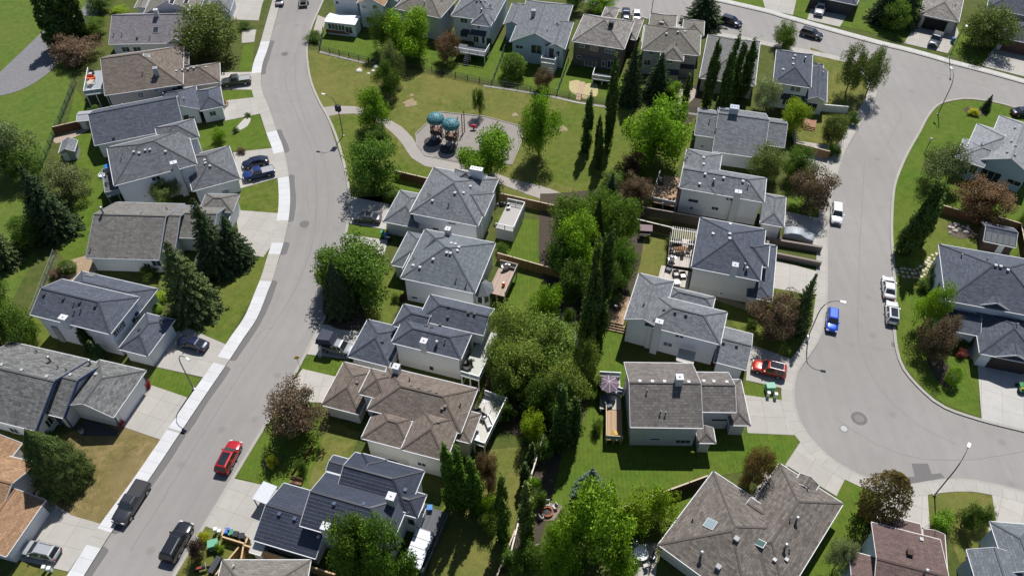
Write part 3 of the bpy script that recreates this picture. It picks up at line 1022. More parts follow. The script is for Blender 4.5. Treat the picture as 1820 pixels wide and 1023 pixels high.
            if cap:
                ed = []
                if rb > ra + .1: ed.append((P, Q))
                if w['ends'][0]: ed += [(A, P), (D, P)]
                if w['ends'][1]: ed += [(B, Q), (C, Q)]
                capb = MB()
                for p, q in ed:
                    capb.bar(tr(p[0], p[1], p[2] + 0.015), tr(q[0], q[1], q[2] + 0.015), 0.24, 0.05)
                if capb.f: caps.append((capb, w['mat'] or roofm))
            # walls
            if w['wall']:
                ov = w['over']
                x0, x1, y0, y1 = U0 + ov, U1 - ov, V0 + ov, V1 - ov
                zt = z + pt * ov - th - 0.01
                zb = w['base']
                g = mi(w['gm']) if w['gm'] else None
                def wf(pts):
                    q = [tr(*p) for p in pts]
                    wall.face(q[::-1] if flip else q, 0)
                zg = zr - th - 0.01
                wf([(x0, y0, zb), (x1, y0, zb), (x1, y0, zt), (x0, y0, zt)])
                wf([(x1, y1, zb), (x0, y1, zb), (x0, y1, zt), (x1, y1, zt)])
                e0 = [(x0, y1, zb), (x0, y0, zb), (x0, y0, zt)] + ([] if w['ends'][0] else [(x0, vm, zg)]) + [(x0, y1, zt)]
                e1 = [(x1, y0, zb), (x1, y1, zb), (x1, y1, zt)] + ([] if w['ends'][1] else [(x1, vm, zg)]) + [(x1, y0, zt)]
                wf(e0); wf(e1)
        ro = roof.build('roof', mats, s.root)
        for cb_, cm_ in caps: cb_.build('ridge_cap', cm_, ro)
        wall.build('wall', wallm, s.root)
        trim.build('eaves_trim', trimm, s.root)
        s.roof = ro
        return s
    # ---------------- fittings found by looking along the pixel
    def _wall(s, q):
        h = s.hit(q)
        if not h or h[0] != 'wall':
            print('MISS wall', s.root['label'][:40], q, h and h[0])
            return None
        return h[1], h[2][0], h[2][1]
    def _wbox(s, mb, p, n, w, z0, z1, d0, d1, c=0.0, m=0):
        """box on a wall: w wide about p (+c along the wall), from d0 to d1 out of the wall plane"""
        if n[0]:
            mb.box(p.x + n[0] * d0, p.x + n[0] * d1, p.y + c - w / 2, p.y + c + w / 2, z0, z1, m)
        else:
            mb.box(p.x + c - w / 2, p.x + c + w / 2, p.y + n[1] * d0, p.y + n[1] * d1, z0, z1, m)
    def _flush(s, w, p, n):
        ov = w['over']
        if n[0]: p.x = (w['u1'] - ov) if n[0] > 0 else (w['u0'] + ov)
        else: p.y = (w['v1'] - ov) if n[1] > 0 else (w['v0'] + ov)
        return p
    def win(s, q, w=1.2, h=1.1, bars=1, frame=None, gl=None, name='window'):
        r = s._wall(q)
        if not r: return
        wg, p, n = r
        p = s._flush(wg, p.copy(), n)
        f, g = MB(), MB()
        z0, z1 = p.z - h / 2, p.z + h / 2
        b = 0.08
        s._wbox(f, p, n, w, z1 - b, z1, 0.003, 0.07)
        s._wbox(f, p, n, w + .1, z0 - .03, z0 + b - .03, 0.003, 0.11)
        s._wbox(f, p, n, b, z0 + b - .03, z1 - b, 0.003, 0.07, -w / 2 + b / 2)
        s._wbox(f, p, n, b, z0 + b - .03, z1 - b, 0.003, 0.07, w / 2 - b / 2)
        for i in range(bars):
            s._wbox(f, p, n, 0.06, z0 + b - .03, z1 - b, 0.003, 0.06, -w / 2 + w * (i + 1) / (bars + 1))
        fo = f.build(name, frame or WHITE, s.root)
        s._wbox(g, p, n, w - b, z0 + b / 2, z1 - b / 2, 0.002, 0.03)
        g.build('pane', gl or GLASS, fo)
    def wins(s, qs, **k):
        for q in qs: s.win(q, **k)
    def garage(s, q, w=4.9, h=2.3, mat=None):
        r = s._wall(q)
        if not r: return
        wg, p, n = r
        p = s._flush(wg, p.copy(), n)
        f = MB()
        for i in range(4):
            s._wbox(f, p, n, w, 0.05 + i * h / 4 + .015, 0.05 + (i + 1) * h / 4 - .015, 0.004, 0.05)
        s._wbox(f, p, n, w, 0.05, 0.05 + h, 0.003, 0.03)
        s._wbox(f, p, n, w + .3, 0.05 + h, 0.2 + h, 0.003, 0.08)
        f.build('garage_door', mat or WHITE, s.root)
    def door(s, q, w=0.95, h=2.05, mat=None, z0=None):
        r = s._wall(q)
        if not r: return
        wg, p, n = r
        p = s._flush(wg, p.copy(), n)
        z = max(0.05, p.z - h / 2) if z0 is None else z0
        f, k = MB(), MB()
        s._wbox(f, p, n, w, z, z + h, 0.003, 0.05)
        s._wbox(f, p, n, w * .6, z + h * .5, z + h * .9, 0.003, 0.065)
        o = f.build('door', mat or plain('dark_door', (0.06, 0.05, 0.045), 0.5), s.root)
        s._wbox(k, p, n, 0.06, z + 0.95, z + 1.1, 0.05, 0.11, w * .38)
        k.build('door_handle', GREYM, o)
    def wbox(s, q, w, h, d, mat, name, dz=0.0):
        r = s._wall(q)
        if not r: return
        wg, p, n = r
        p = s._flush(wg, p.copy(), n)
        f = MB()
        s._wbox(f, p, n, w, p.z - h / 2 + dz, p.z + h / 2 + dz, 0.003, d)
        f.build(name, mat, s.root)
    def rp(s, q):
        h = s.hit(q, True)
        if not h or h[0] != 'roof':
            print('MISS roof', s.root['label'][:40], q)
            return None
        return h[2]
    def vents(s, qs, mat=None, kind='box'):
        for q in qs:
            p = s.rp(q)
            if p is None: continue
            m = MB()
            z = s.top(p.x, p.y)
            if kind == 'box':
                m.box(p.x - .15, p.x + .15, p.y - .15, p.y + .15, z - .15, z + .16)
                m.box(p.x - .2, p.x + .2, p.y - .2, p.y + .2, z + .16, z + .22)
                m.build('roof_vent', mat or PLASTIC, s.root)
            elif kind == 'dome':
                m.lathe([(.15, -.2), (.15, .15), (.23, .17), (.2, .25), (.1, .32), (.02, .34)], 10, (p.x, p.y, z))
                m.build('roof_vent', mat or GREYM, s.root, True)
            else:
                m.tube([(p.x, p.y, z - .2), (p.x, p.y, z + .5)], .07, 8)
                m.lathe([(.13, .48), (.13, .54)], 8, (p.x, p.y, z))
                m.build('vent_pipe', mat or DARKM, s.root)
    def flue(s, q, h=0.9, mat=None):
        p = s.rp(q)
        if p is None: return
        z = s.top(p.x, p.y)
        m = MB()
        m.lathe([(.14, -.2), (.14, h), (.24, h), (.26, h + .1), (.2, h + .22), (.05, h + .26)], 10, (p.x, p.y, z))
        m.build('flue', mat or GREYM, s.root, True)
    def skylight(s, q, w=1.1, h=1.3, gl=None):
        p = s.rp(q)
        if p is None: return
        e = 0.05
        gx = (s.top(p.x + e, p.y) - s.top(p.x - e, p.y)) / (2 * e)
        gy = (s.top(p.x, p.y + e) - s.top(p.x, p.y - e)) / (2 * e)
        if abs(gx) > abs(gy): gy = 0.0
        else: gx = 0.0
        z = s.top(p.x, p.y)
        hx, hy = (w / 2, h / 2 / math.sqrt(1 + gy * gy)) if gy else (h / 2 / math.sqrt(1 + gx * gx), w / 2)
        def slab(a, b, z0, z1):
            c = [(-a, -b), (a, -b), (a, b), (-a, b)]
            vs = [(p.x + x, p.y + y, z + gx * x + gy * y + z0) for x, y in c] + [(p.x + x, p.y + y, z + gx * x + gy * y + z1) for x, y in c]
            return vs, [(0, 3, 2, 1), (4, 5, 6, 7), (0, 1, 5, 4), (1, 2, 6, 5), (2, 3, 7, 6), (3, 0, 4, 7)]
        f = MB(); f.mesh(*slab(hx, hy, -.05, .12))
        fo = f.build('skylight', GREYM, s.root)
        g = MB(); g.mesh(*slab(hx - .09, hy - .09, .121, .14))
        g.build('pane', gl or GLASS2, fo)
    def chimney(s, q, h=1.3, w=0.85, d=0.85, mat=None, pots=1, capm=None):
        mat = mat or CHIMW
        """boxed chimney standing on the roof at pixel q"""
        p = s.rp(q)
        if p is None: return
        z = s.top(p.x, p.y)
        m = MB().box(p.x - w / 2, p.x + w / 2, p.y - d / 2, p.y + d / 2, z - .7, z + h)
        m.box(p.x - w / 2 - .03, p.x + w / 2 + .03, p.y - d / 2 - .03, p.y + d / 2 + .03, z + h, z + h + .1)
        s._pots(m.build('chimney', mat, s.root), p.x, p.y, z + h + .1, w, pots, capm)
    def _pots(s, o, x, y, z, w, pots, capm=None):
        for i in range(pots):
            k = MB().lathe([(.08, 0), (.08, .05), (.12, .06), (.11, .10), (.03, .13)], 10, (x + (i - (pots - 1) / 2) * w / max(pots, 1) * .9, y, z))
            k.build('flue_cap', capm or plain('pale_flue_cap', (.50, .51, .52), .45, .3), o, True)
    def wchimney(s, q, ztop, w=0.95, d=0.6, mat=None, pots=1, z0=0.0):
        """chimney chase running up the outside of a wall"""
        r = s._wall(q)
        if not r: return
        wg, p, n = r
        p = s._flush(wg, p.copy(), n)
        m = MB()
        s._wbox(m, p, n, w, z0, ztop, 0.004, d)
        s._wbox(m, p, n, w + .14, ztop, ztop + .1, -.06, d + .07)
        o = m.build('chimney', mat or CHIMW, s.root)
        s._pots(o, p.x + n[0] * d / 2, p.y + n[1] * d / 2, ztop + .1, w, pots)
    def awning(s, q, w=1.8, h=0.25, d=0.9, mat=None, name='canopy'):
        r = s._wall(q)
        if not r: return
        wg, p, n = r
        p = s._flush(wg, p.copy(), n)
        t = (0, 1) if n[0] else (1, 0)
        def P(a, o, z): return (p.x + t[0] * a + n[0] * o, p.y + t[1] * a + n[1] * o, z)
        z = p.z
        vs = [P(-w / 2, .004, z), P(w / 2, .004, z), P(w / 2 + .1, d, z - .5), P(-w / 2 - .1, d, z - .5), P(-w / 2, .004, z - .12), P(w / 2, .004, z - .12), P(w / 2 + .1, d, z - .62), P(-w / 2 - .1, d, z - .62)]
        MB().mesh(vs, [(0, 1, 2, 3), (7, 6, 5, 4), (3, 2, 6, 7), (1, 5, 6, 2), (0, 3, 7, 4)]).build(name, mat or s.roof.data.materials[0], s.root)
    def corner_boards(s, mat=None):
        if mat is None: return s
        for w in s.wings:
            ov = w['over']
            for u in (w['u0'] + ov, w['u1'] - ov):
                for v in (w['v0'] + ov, w['v1'] - ov):
                    MB().box(u - .07, u + .07, v - .07, v + .07, w['base'] + .02, w['z'] - .12).build('corner_trim', mat, s.root)
        return s
    def local_box(s, q, z, sx, sy, sz, mat, name, parent=None):
        p = s.L(q, z)
        return MB().box(p.x - sx / 2, p.x + sx / 2, p.y - sy / 2, p.y + sy / 2, z, z + sz).build(name, mat, parent or s.root)
# ================================================================== THE HOUSES
SH_GREY = shingle('grey_shingles', (0.140, 0.149, 0.163), (0.213, 0.224, 0.240))
SH_GREYD = shingle('dark_grey_shingles', (0.105, 0.110, 0.121), (0.166, 0.173, 0.188))
SH_SLATE = shingle('slate_blue_shingles', (0.069, 0.080, 0.103), (0.110, 0.123, 0.154), var=.4)
SH_TEAL = shingle('blue_grey_shingles', (0.125, 0.143, 0.156), (0.185, 0.206, 0.222), var=.35)
SH_BROWN = shingle('brown_shingles', (0.144, 0.117, 0.097), (0.207, 0.172, 0.146))
SH_TAN = shingle('tan_grey_shingles', (0.163, 0.149, 0.128), (0.226, 0.210, 0.184))
SH_MOTT = shingle('mottled_grey_shingles', (0.105, 0.107, 0.108), (0.21, 0.21, 0.205), var=.9)
SH_MAUVE = shingle('mauve_grey_shingles', (0.185, 0.17, 0.185), (0.235, 0.22, 0.235), row=.42, var=.3)
SH_ORANGE = shingle('orange_brown_shakes', (0.27, 0.155, 0.085), (0.36, 0.23, 0.14))
SH_SHAKE = shingle('weathered_shakes', (0.19, 0.17, 0.155), (0.32, 0.30, 0.28), var=.9)
SH_LIGHT = shingle('pale_grey_shingles', (0.24, 0.25, 0.265), (0.31, 0.32, 0.335), var=.3)
SH_MAROON = shingle('maroon_shingles', (0.115, 0.078, 0.070), (0.155, 0.108, 0.098), var=.3)
MT_NAVY = metal_tile('navy_metal_tiles', (0.042, 0.050, 0.074))
ST_WHITE = siding('white_stucco', (0.76, 0.77, 0.785), 9.0)
ST_CREAM = siding('cream_stucco', (0.70, 0.675, 0.62), 9.0)
SD_WHITE = siding('white_siding', (0.74, 0.765, 0.80), 0.25)
SD_BLUE = siding('pale_blue_siding', (0.52, 0.61, 0.71), 0.25)
SD_BEIGE = siding('beige_siding', (0.56, 0.53, 0.48), 0.25)
SD_MAUVE = siding('mauve_brown_siding', (0.17, 0.14, 0.135), 0.22)
SD_GREY = siding('grey_siding', (0.36, 0.355, 0.36), 0.22)
SD_TAN = siding('tan_siding', (0.50, 0.465, 0.42), 0.25)
SD_LILAC = siding('lilac_grey_siding', (0.60, 0.59, 0.645), 0.25)
SD_DARK = siding('dark_cladding', (0.06, 0.055, 0.06), 0.3)
NAVYT = plain('navy_trim', (0.035, 0.06, 0.13), 0.5, var=.1)
DOMEM = plain('white_vent', (0.40, 0.40, 0.41), 0.5)

# ---------------------------------------------------------------- west side of the left street, from the top
h = House('house', 'tan roofed house with roof panels cut off by the top edge left of the street', (0, 0), ((1005, 100), (1385, 88)), 3.1)
h.wing((1002, 100), (1390, 88), 3.1, depth=12, ends=(0, 0))
h.wing((1450, 72), (1605, 92), 2.9, depth=7.5, ends=(1, 1), mat=SH_GREY)
h.wing((940, 52), (1010, 60), 2.7, depth=6, ends=(0, 0), pitch=.2)
h.shell(SH_TAN, ST_WHITE)
for q in ((1205, 12), (1305, 12)): h.skylight(q, 2.4, .9, plain('solar_panel', (0.012, 0.013, 0.02), 0.2))
for q in ((1212, 50), (1330, 62)): h.skylight(q, 2.2, 1.0, plain('pale_panel', (0.33, 0.32, 0.3), 0.3))
h.garage((1618, 70), 4.6)

h = House('house', 'bungalow with mauve grey roof and a small skylight, beside a big round tree', (0, 0), ((760, 312), (1330, 301)), 3.2)
h.wing((760, 312), (1325, 300), 3.2, ridge=(1000, 103), ends=(0, 0))
h.wing((1160, 309), (1300, 306), 3.2, depth=6.5, ends=(0, 0), ax='v', pitch=.62)
h.shell(SH_MAUVE, ST_WHITE).corner_boards()
h.skylight((1090, 212), 1.2, 1.4, GLASS)
h.chimney((1100, 108), 1.2, .8, .7)
h.vents([(797, 247), (855, 245), (1050, 270)], kind='pipe')
h.vents([(960, 270)])
h.wins([(880, 345), (960, 345)], w=1.6, h=1.1)

h = House('house', 'large brown shingled house with a white railed deck behind and a pickup in front', (0, 0), ((735, 668), (1278, 591)), 4.4)
h.wing((733, 668), (1280, 591), 4.4, ridge=(800, 398), ends=(0, 1))
h.wing((1240, 616), (1542, 576), 3.0, ridge=(1370, 470), ends=(0, 1))
h.wing((1180, 470), (1320, 452), 3.6, depth=4.5, ends=(1, 1), ax='v')
h.shell(SH_BROWN, SD_BEIGE).corner_boards()
h.chimney((1100, 520), 1.3, .8, .8, GREYM)
h.skylight((1025, 392), 1.0, 1.1)
h.vents([(1235, 500), (1276, 494), (1316, 487), (1357, 480), (1443, 474)], DOMEM, 'box')
h.vents([(1000, 520), (1065, 560)], kind='pipe')
h.win((985, 665), 1.1, 1.0); h.win((1092, 632), .9, .35, 0); h.win((1222, 622), 1.0, .8)
h.door((1258, 612))

h = House('house', 'long slate blue bungalow beside a curved garden bed, white garage wing on the street', (0, 0), ((665, 1018), (1285, 893)), 3.1)
h.wing((662, 1018), (1285, 893), 3.1, ridge=(900, 745), ends=(0, 0))
h.wing((1395, 776), (1568, 745), 3.0, far=(1530, 605), ends=(1, 1))
h.wing((1150, 814), (1400, 768), 3.05, depth=8.0, ends=(0, 1))
h.shell(SH_SLATE, SD_WHITE).corner_boards()
h.win((1488, 793), 1.2, 1.0)
h.win((1345, 830), 1.0, 1.1); h.door((1310, 838), mat=plain('door_red_brown', (0.12, 0.05, 0.04), .5))
h.vents([(780, 752), (855, 738)], DOMEM, 'dome'); h.vents([(797, 968)]); h.vents([(1145, 668), (1290, 700)], DOMEM, 'pipe')
h.win((1245, 912), .6, .5, 0)

h = House('house', 'white house with grey roof and a white chimney chase, two blue cars on its drive', (0, 1), ((822, 292), (1380, 147)), 5.5)
h.wing((748, 28), (1380, 145), 5.5)
h.wing((1346, 333), (1682, 247), 3.0, far=(1620, 10), ends=(1, 1))
h.wing((1120, 30), (1395, -45), 5.3, depth=6, ends=(1, 1))
h.shell(SH_GREYD, SD_WHITE).corner_boards()
h.win((1090, 242), 1.4, .9)
h.wchimney((1255, 235), 6.9, .95, .7)
h.vents([(938, 62), (975, 70), (1018, 50), (1050, 45), (1160, 60)], DOMEM, 'box'); h.vents([(1433, 120), (1437, 140), (1470, 160)], DOMEM, 'box'); h.vents([(850, 115)], kind='pipe')
h.win((1345, 255), 1.0, 1.6, 0)
h.wbox((1575, 335), 1.0, .5, .3, GREYM, 'hose_reel')
h.win((1012, 365), .35, .35, 0)

h = House('house', 'grey brown bungalow with three stepped gables between spruces', (0, 1), ((600, 800), (1110, 815)), 3.2)
h.wing((600, 800), (1110, 815), 3.2, ridge=(880, 500), ends=(0, 0))
h.wing((1070, 749), (1222, 752), 3.2, ridge=(1190, 503), ends=(0, 0))
h.wing((1190, 660), (1490, 664), 3.2, ridge=(1350, 488), ends=(0, 0))
h.wing((1385, 478), (1628, 478), 3.0, far=(1668, 356), ends=(1, 1))
h.shell(shingle('taupe_grey_shingles', (0.15, 0.142, 0.13), (0.215, 0.205, 0.19), row=.36), SD_WHITE, plain('bluish_eaves', (0.35, 0.38, 0.44), .6)).corner_boards()
h.vents([(635, 745), (1170, 463)], kind='pipe'); h.vents([(990, 490)], GREYM, 'pipe')
h.flue((725, 492), 1.2)
h.win((1095, 835), 1.5, 1.2); h.win((1030, 850), 1.1, 1.0); h.win((1175, 775), .9, 1.2, 0)
h.garage((1640, 500), 4.6)

h = House('house', 'white two storey house with dark slate roof and white chimney, navy car on its drive', (0, 2), ((212, 192), (770, 330)), 5.5)
h.wing((212, 192), (770, 330), 5.5, far=(1025, 82), ends=(0, 1))
h.wing((825, 432), (1222, 228), 3.0)
h.wing((570, -112), (955, 205), 3.4)

h.shell(SH_SLATE, SD_WHITE).corner_boards()
h.chimney((470, 255), 1.3, 1.1, .8)
h.vents([(310, 55), (445, 85), (560, 110), (668, 135)]); h.vents([(520, 120), (522, 175), (568, 165)], kind='pipe'); h.vents([(975, 300)])
h.wins([(945, 215), (985, 172)], w=1.7, h=1.0, bars=1); h.wins([(815, 312), (850, 272)], w=1.5, h=1.0, bars=1)
h.garage((1135, 395), 5.0)
h.wbox((430, 345), .9, 4.6, .25, SD_GREY, 'wall_shade_strip')  # grey box standing in for the dark vertical shading on this wall
h.skylight((640, -85), 1.2, 1.3)

h = House('house', 'sprawling bungalow with mottled grey roof and navy barge boards beside the pavement lamp', (0, 2), ((205, 395), (1035, 585)), 3.2)
h.wing((450, 825), (790, 915), 3.2, far=(1035, 585), ends=(0, 1))
h.wing((-330, 862), (250, 1003), 3.2, ridge=(150, 603), ends=(0, 0))
h.wing((150, 850), (448, 910), 3.2, ridge=(500, 643), ends=(0, 0))
h.shell(SH_MOTT, ST_WHITE).corner_boards(NAVYT)
for wv in h.wings[1:]:
    m = MB()
    vm = (wv['v0'] + wv['v1']) / 2
    hv = (wv['v1'] - wv['v0']) / 2
    m.bar((wv['u1'] + .05, wv['v0'], wv['z'] - .12), (wv['u1'] + .05, vm, wv['z'] + wv['pitch'] * hv - .12), .12, .42)
    m.bar((wv['u1'] + .05, wv['v1'], wv['z'] - .12), (wv['u1'] + .05, vm, wv['z'] + wv['pitch'] * hv - .12), .12, .42)
    m.build('barge_board', NAVYT, h.root)
h.vents([(15, 545), (155, 582), (330, 628), (495, 615), (675, 610)], DOMEM, 'box'); h.vents([(260, 455), (408, 566), (468, 583)], kind='pipe')
h.flue((355, 520), .9); h.flue((635, 540), .8)
h.garage((925, 800), 5.2)
h.win((350, 930), 1.6, 1.5, 2); h.win((100, 1000), 1.4, 1.2); h.door((440, 960), mat=NAVYT)

h = House('house', 'house with faded orange brown roofs at the bottom left, silver car on its drive', (0, 3), ((-330, 790), (40, 890)), 2.9)
h.wing((-330, 785), (40, 890), 2.9, far=(290, 485), ends=(0, 0), ax='v', pitch=.32)
h.wing((-420, 210), (0, 300), 3.0, far=(152, 95), ends=(0, 0), ax='v', pitch=.35)
h.wing((-420, 560), (10, 590), 3.1, depth=7.5, ends=(0, 0), ax='u', pitch=.45)
h.shell(SH_ORANGE, ST_WHITE)
h.garage((165, 720), 4.9)
h.win((85, 240), 2.4, 1.3, 2)

# ---------------------------------------------------------------- middle block, row along the left street
h = House('house', 'white house with many hipped grey roof and broad white chimney box by the park', (1, 1), ((1072, 486), (1552, 578)), 5.4)
h.wing((1072, 486), (1552, 579), 5.4, far=(1712, 250))
h.wing((1430, 478), (1594, 513), 5.4, far=(1722, 358), ends=(0, 1), ax='u')
h.wing((890, 539), (1130, 600), 3.0, far=(1112, 345), ends=(1, 1), ax='v')
h.wing((1075, 478), (1180, 498), 5.0, far=(1230, 330), ends=(1, 0), ax='u', pitch=.6)
h.wing((1200, 330), (1370, 362), 5.6, far=(1420, 238), ends=(1, 0), ax='u', pitch=.6)

h.wing((1330, 300), (1560, 342), 5.7, far=(1590, 215), ends=(1, 1), ax='v', pitch=.62)
h.shell(SH_GREY, ST_WHITE).corner_boards()
h.vents([(1235, 402), (1393, 348), (1452, 348), (1500, 303)], DOMEM, 'box'); h.vents([(1348, 432)], BLACKM, 'pipe')
h.chimney((1545, 245), 2.0, 2.0, .8, WHITE, 4)
h.win((1372, 558), 1.3, .35, 0); h.win((1115, 545), .9, 1.9, 1)
h.win((1640, 585), 1.2, 1.1); h.wbox((1258, 597), .9, .3, .06, SD_DARK, 'wall_vent')
h.garage((905, 575), 4.9)

h = House('house', 'white house with blue grey hipped roof dotted with many vents, timber deck behind', (1, 1), ((1010, 940), (1500, 1042)), 5.2)
h.wing((1010, 938), (1530, 1050), 5.2, far=(1690, 697))
h.wing((940, 850), (1160, 890), 3.0, far=(1215, 640), ends=(1, 1))
h.wing((1020, 885), (1150, 905), 4.7, far=(1190, 785), ends=(1, 1), ax='u', pitch=.55)
h.wing((1130, 790), (1300, 825), 5.35, far=(1340, 640), ends=(1, 1), ax='u', pitch=.62)

h.shell(SH_TEAL, ST_WHITE).corner_boards()
h.chimney((1345, 640), 1.3, .8, .8)
p = h.L((1582, 1012), 3.3)
o8 = [(p.x + 1.35 * math.cos(k * math.tau / 8 + .39), p.y + 1.35 * math.sin(k * math.tau / 8 + .39)) for k in range(8)]
MB().prism(o8, 0, 3.25).build('bay_wall', ST_WHITE, h.root)
for k in range(8):
    (x0, y0), (x1, y1) = o8[k], o8[(k + 1) % 8]
    mx, my = (x0 + x1) / 2 - p.x, (y0 + y1) / 2 - p.y
    f = 1.025
    MB().bar((p.x + mx * f + (x0 - x1) * .32, p.y + my * f + (y0 - y1) * .32, 2.1), (p.x + mx * f - (x0 - x1) * .32, p.y + my * f - (y0 - y1) * .32, 2.1), .05, 1.3).build('bay_window', GLASS, h.root)
MB().lathe([(1.75, 3.2), (1.78, 3.32), (.03, 4.5)], 8, (p.x, p.y, 0)).build('bay_roof', plain('blue_grey_bay_roof', (.12, .135, .145), .9, var=.3, scale=6), h.root)
h.vents([(1240, 812), (1335, 765), (1360, 770), (1410, 752), (1420, 728), (1395, 706), (1367, 700), (1100, 855), (1147, 868)], DOMEM, 'box'); h.vents([(1400, 955), (1470, 990)], BLACKM, 'pipe')
h.wins([(1110, 1075), (1250, 1080)], w=1.0, h=.5, bars=0)
h.win((1600, 930), 1.2, 1.2)

h = House('house', 'white house with slate blue roofs, tent topped pickup in front and balcony behind', (1, 2), ((945, 388), (1432, 507)), 5.3)
h.wing((945, 388), (1432, 507), 5.3, far=(1515, 325))
h.wing((1130, 230), (1592, 337), 5.35, far=(1652, 150), ends=(1, 0))
h.wing((955, 268), (1180, 325), 5.1, far=(1240, 165), ends=(1, 0), ax='u')
h.wing((638, 487), (930, 556), 3.0, far=(1000, 277), ends=(1, 1), ax='v')

h.shell(SH_SLATE, ST_WHITE).corner_boards()
h.chimney((1180, 425), 1.5, .85, .85)
h.vents([(1190, 272), (1230, 282), (1290, 270), (1343, 212), (1487, 182), (1530, 190), (1350, 138), (885, 382)]); h.vents([(1323, 380)], BLACKM, 'pipe'); h.flue((1265, 400), .5)
h.win((1320, 625), 1.6, .35, 0); h.wbox((1228, 565), .5, .7, .1, PLASTIC, 'wall_vent')
h.win((1545, 420), .9, 1.9, 0, plain('dark_frame', (.08, .04, .03), .6)); h.win((1480, 500), 1.6, 1.9, 1)


h = House('house', 'big brown hip roofed house with cream walls and a furnished sun deck behind', (1, 2), ((775, 855), (1430, 1020)), 5.2)
h.wing((775, 855), (1432, 1022), 5.2, far=(1522, 702))
h.wing((1012, 1136), (1330, 1213), 5.15, far=(1440, 900), ends=(1, 1), ax='v')
h.wing((715, 746), (900, 792), 5.3, far=(960, 605), ends=(1, 1), ax='u')
h.wing((735, 1055), (1080, 1145), 4.6, far=(1120, 880), ends=(1, 1), ax='u', pitch=.45)
h.wing((455, 822), (722, 892), 3.0, far=(822, 572), ends=(1, 1), ax='v')
h.wing((1370, 1062), (1500, 1090), 4.5, far=(1548, 880), ends=(1, 1), ax='v', pitch=.35)
h.shell(SH_BROWN, ST_CREAM).corner_boards()
h.chimney((988, 600), 1.4, .85, .85)
h.vents([(893, 608), (707, 668), (1087, 687), (1140, 702), (1217, 722), (1265, 735), (1303, 850), (1323, 835), (1275, 942)], plain('brown_vent', (.16, .13, .11), .7), 'box'); h.vents([(1075, 652), (1430, 825)], BLACKM, 'pipe')
h.win((960, 1210), 1.5, .7, 1); h.win((1160, 1235), 1.2, .8, 1); h.win((1020, 1230), .9, .9, 0)
h.win((650, 930), 2.6, .4, 0)

h = House('house', 'house with shiny navy tiled roofs, two white chimneys and a glazed lean to', (1, 3), ((305, 670), (700, 785)), 5.4)
h.wing((305, 672), (930, 850), 5.4, far=(1065, 455), ends=(0, 1), ax='u', pitch=.5)
h.wing((560, 440), (1060, 580), 5.5, far=(1195, 292), ends=(0, 1), ax='u', pitch=.58)
h.wing((850, 540), (1130, 616), 5.3, far=(1190, 455), ends=(0, 1), ax='u', pitch=.55)
h.wing((620, 420), (800, 470), 5.5, far=(870, 200), ends=(1, 1), ax='v', pitch=.6)
h.wing((488, 287), (640, 325), 4.9, far=(680, 215), ends=(0, 0), ax='u', pitch=.35)
h.wing((-15, 768), (415, 906), 3.0, far=(420, 437), ends=(0, 0), ax='u', pitch=.42)
h.shell(MT_NAVY, ST_WHITE).corner_boards()
h.chimney((955, 510), 1.5, .95, .95)
h.chimney((500, 715), 1.4, .9, .9)
h.vents([(165, 592), (273, 625), (548, 520), (755, 522), (1045, 425)], NAVYT); h.vents([(650, 690), (440, 752)], DOMEM, 'dome')
h.wins([(1170, 560), (1190, 630)], w=1.1, h=1.5); h.win((620, 800), 1.3, 1.1); h.win((1085, 640), 1.0, 1.6, 0)


h = House('house', 'low grey brown hipped roof cut off by the bottom edge beside the tan fence', (0, 3), ((1500, 1200), (1900, 1200)), 2.9)
h.wing((1480, 1215), (2120, 1215), 2.9, far=(2052, 910), ends=(1, 1))
h.shell(SH_TAN, ST_CREAM)
h.vents([(1640, 960)], DOMEM, 'pipe')

# ---------------------------------------------------------------- row facing the cross road, backs to the park
h = House('house', 'white house with orange roof and a white roofed sunroom on a brick base', (1, 0), ((700, 24), (890, 44)), 5.6)
h.wing((702, 24), (895, 45), 5.6, depth=8, ends=(0, 0), mat=SH_ORANGE)
h.wing((520, -22), (708, 2), 5.6, depth=9, ends=(0, 0), mat=SH_GREY)
h.wing((880, 0), (985, 12), 5.4, depth=8, ends=(0, 1), mat=SH_GREY)
h.wing((478, 150), (692, 176), 3.0, far=(705, 112), ends=(0, 0), pitch=.12, mat=plain('white_metal_roof', (0.78, 0.79, 0.80), .5, var=.04), over=.2)
h.shell(SH_GREY, SD_WHITE).corner_boards()
h.wins([(517, 183), (540, 186), (563, 190), (587, 193), (610, 196)], w=.75, h=1.3, bars=0)
h.wins([(650, 210)], w=1.6, h=1.5, bars=1)
h.win((755, 47), 1.0, .7); h.win((832, 50), 1.0, .9); h.win((800, 138), 1.9, 1.3); h.win((720, 130), .9, 1.6, 0); h.win((568, 18), .7, .7, 0)
h.wbox((570, 225), 5.2, .7, .05, plain('red_brick_base', (.25, .09, .05), .9), 'brick_base')

h = House('house', 'tan roofed house with lilac grey walls half hidden behind a bright green maple', (1, 0), ((985, 62), (1292, 126)), 5.5)
h.wing((960, 62), (1292, 126), 5.5, far=(1425, 0))
h.shell(SH_TAN, SD_LILAC).corner_boards()
h.vents([(1300, 5), (1180, 25)], DOMEM, 'pipe')
h.win((1350, 95), .8, 1.2, 0)

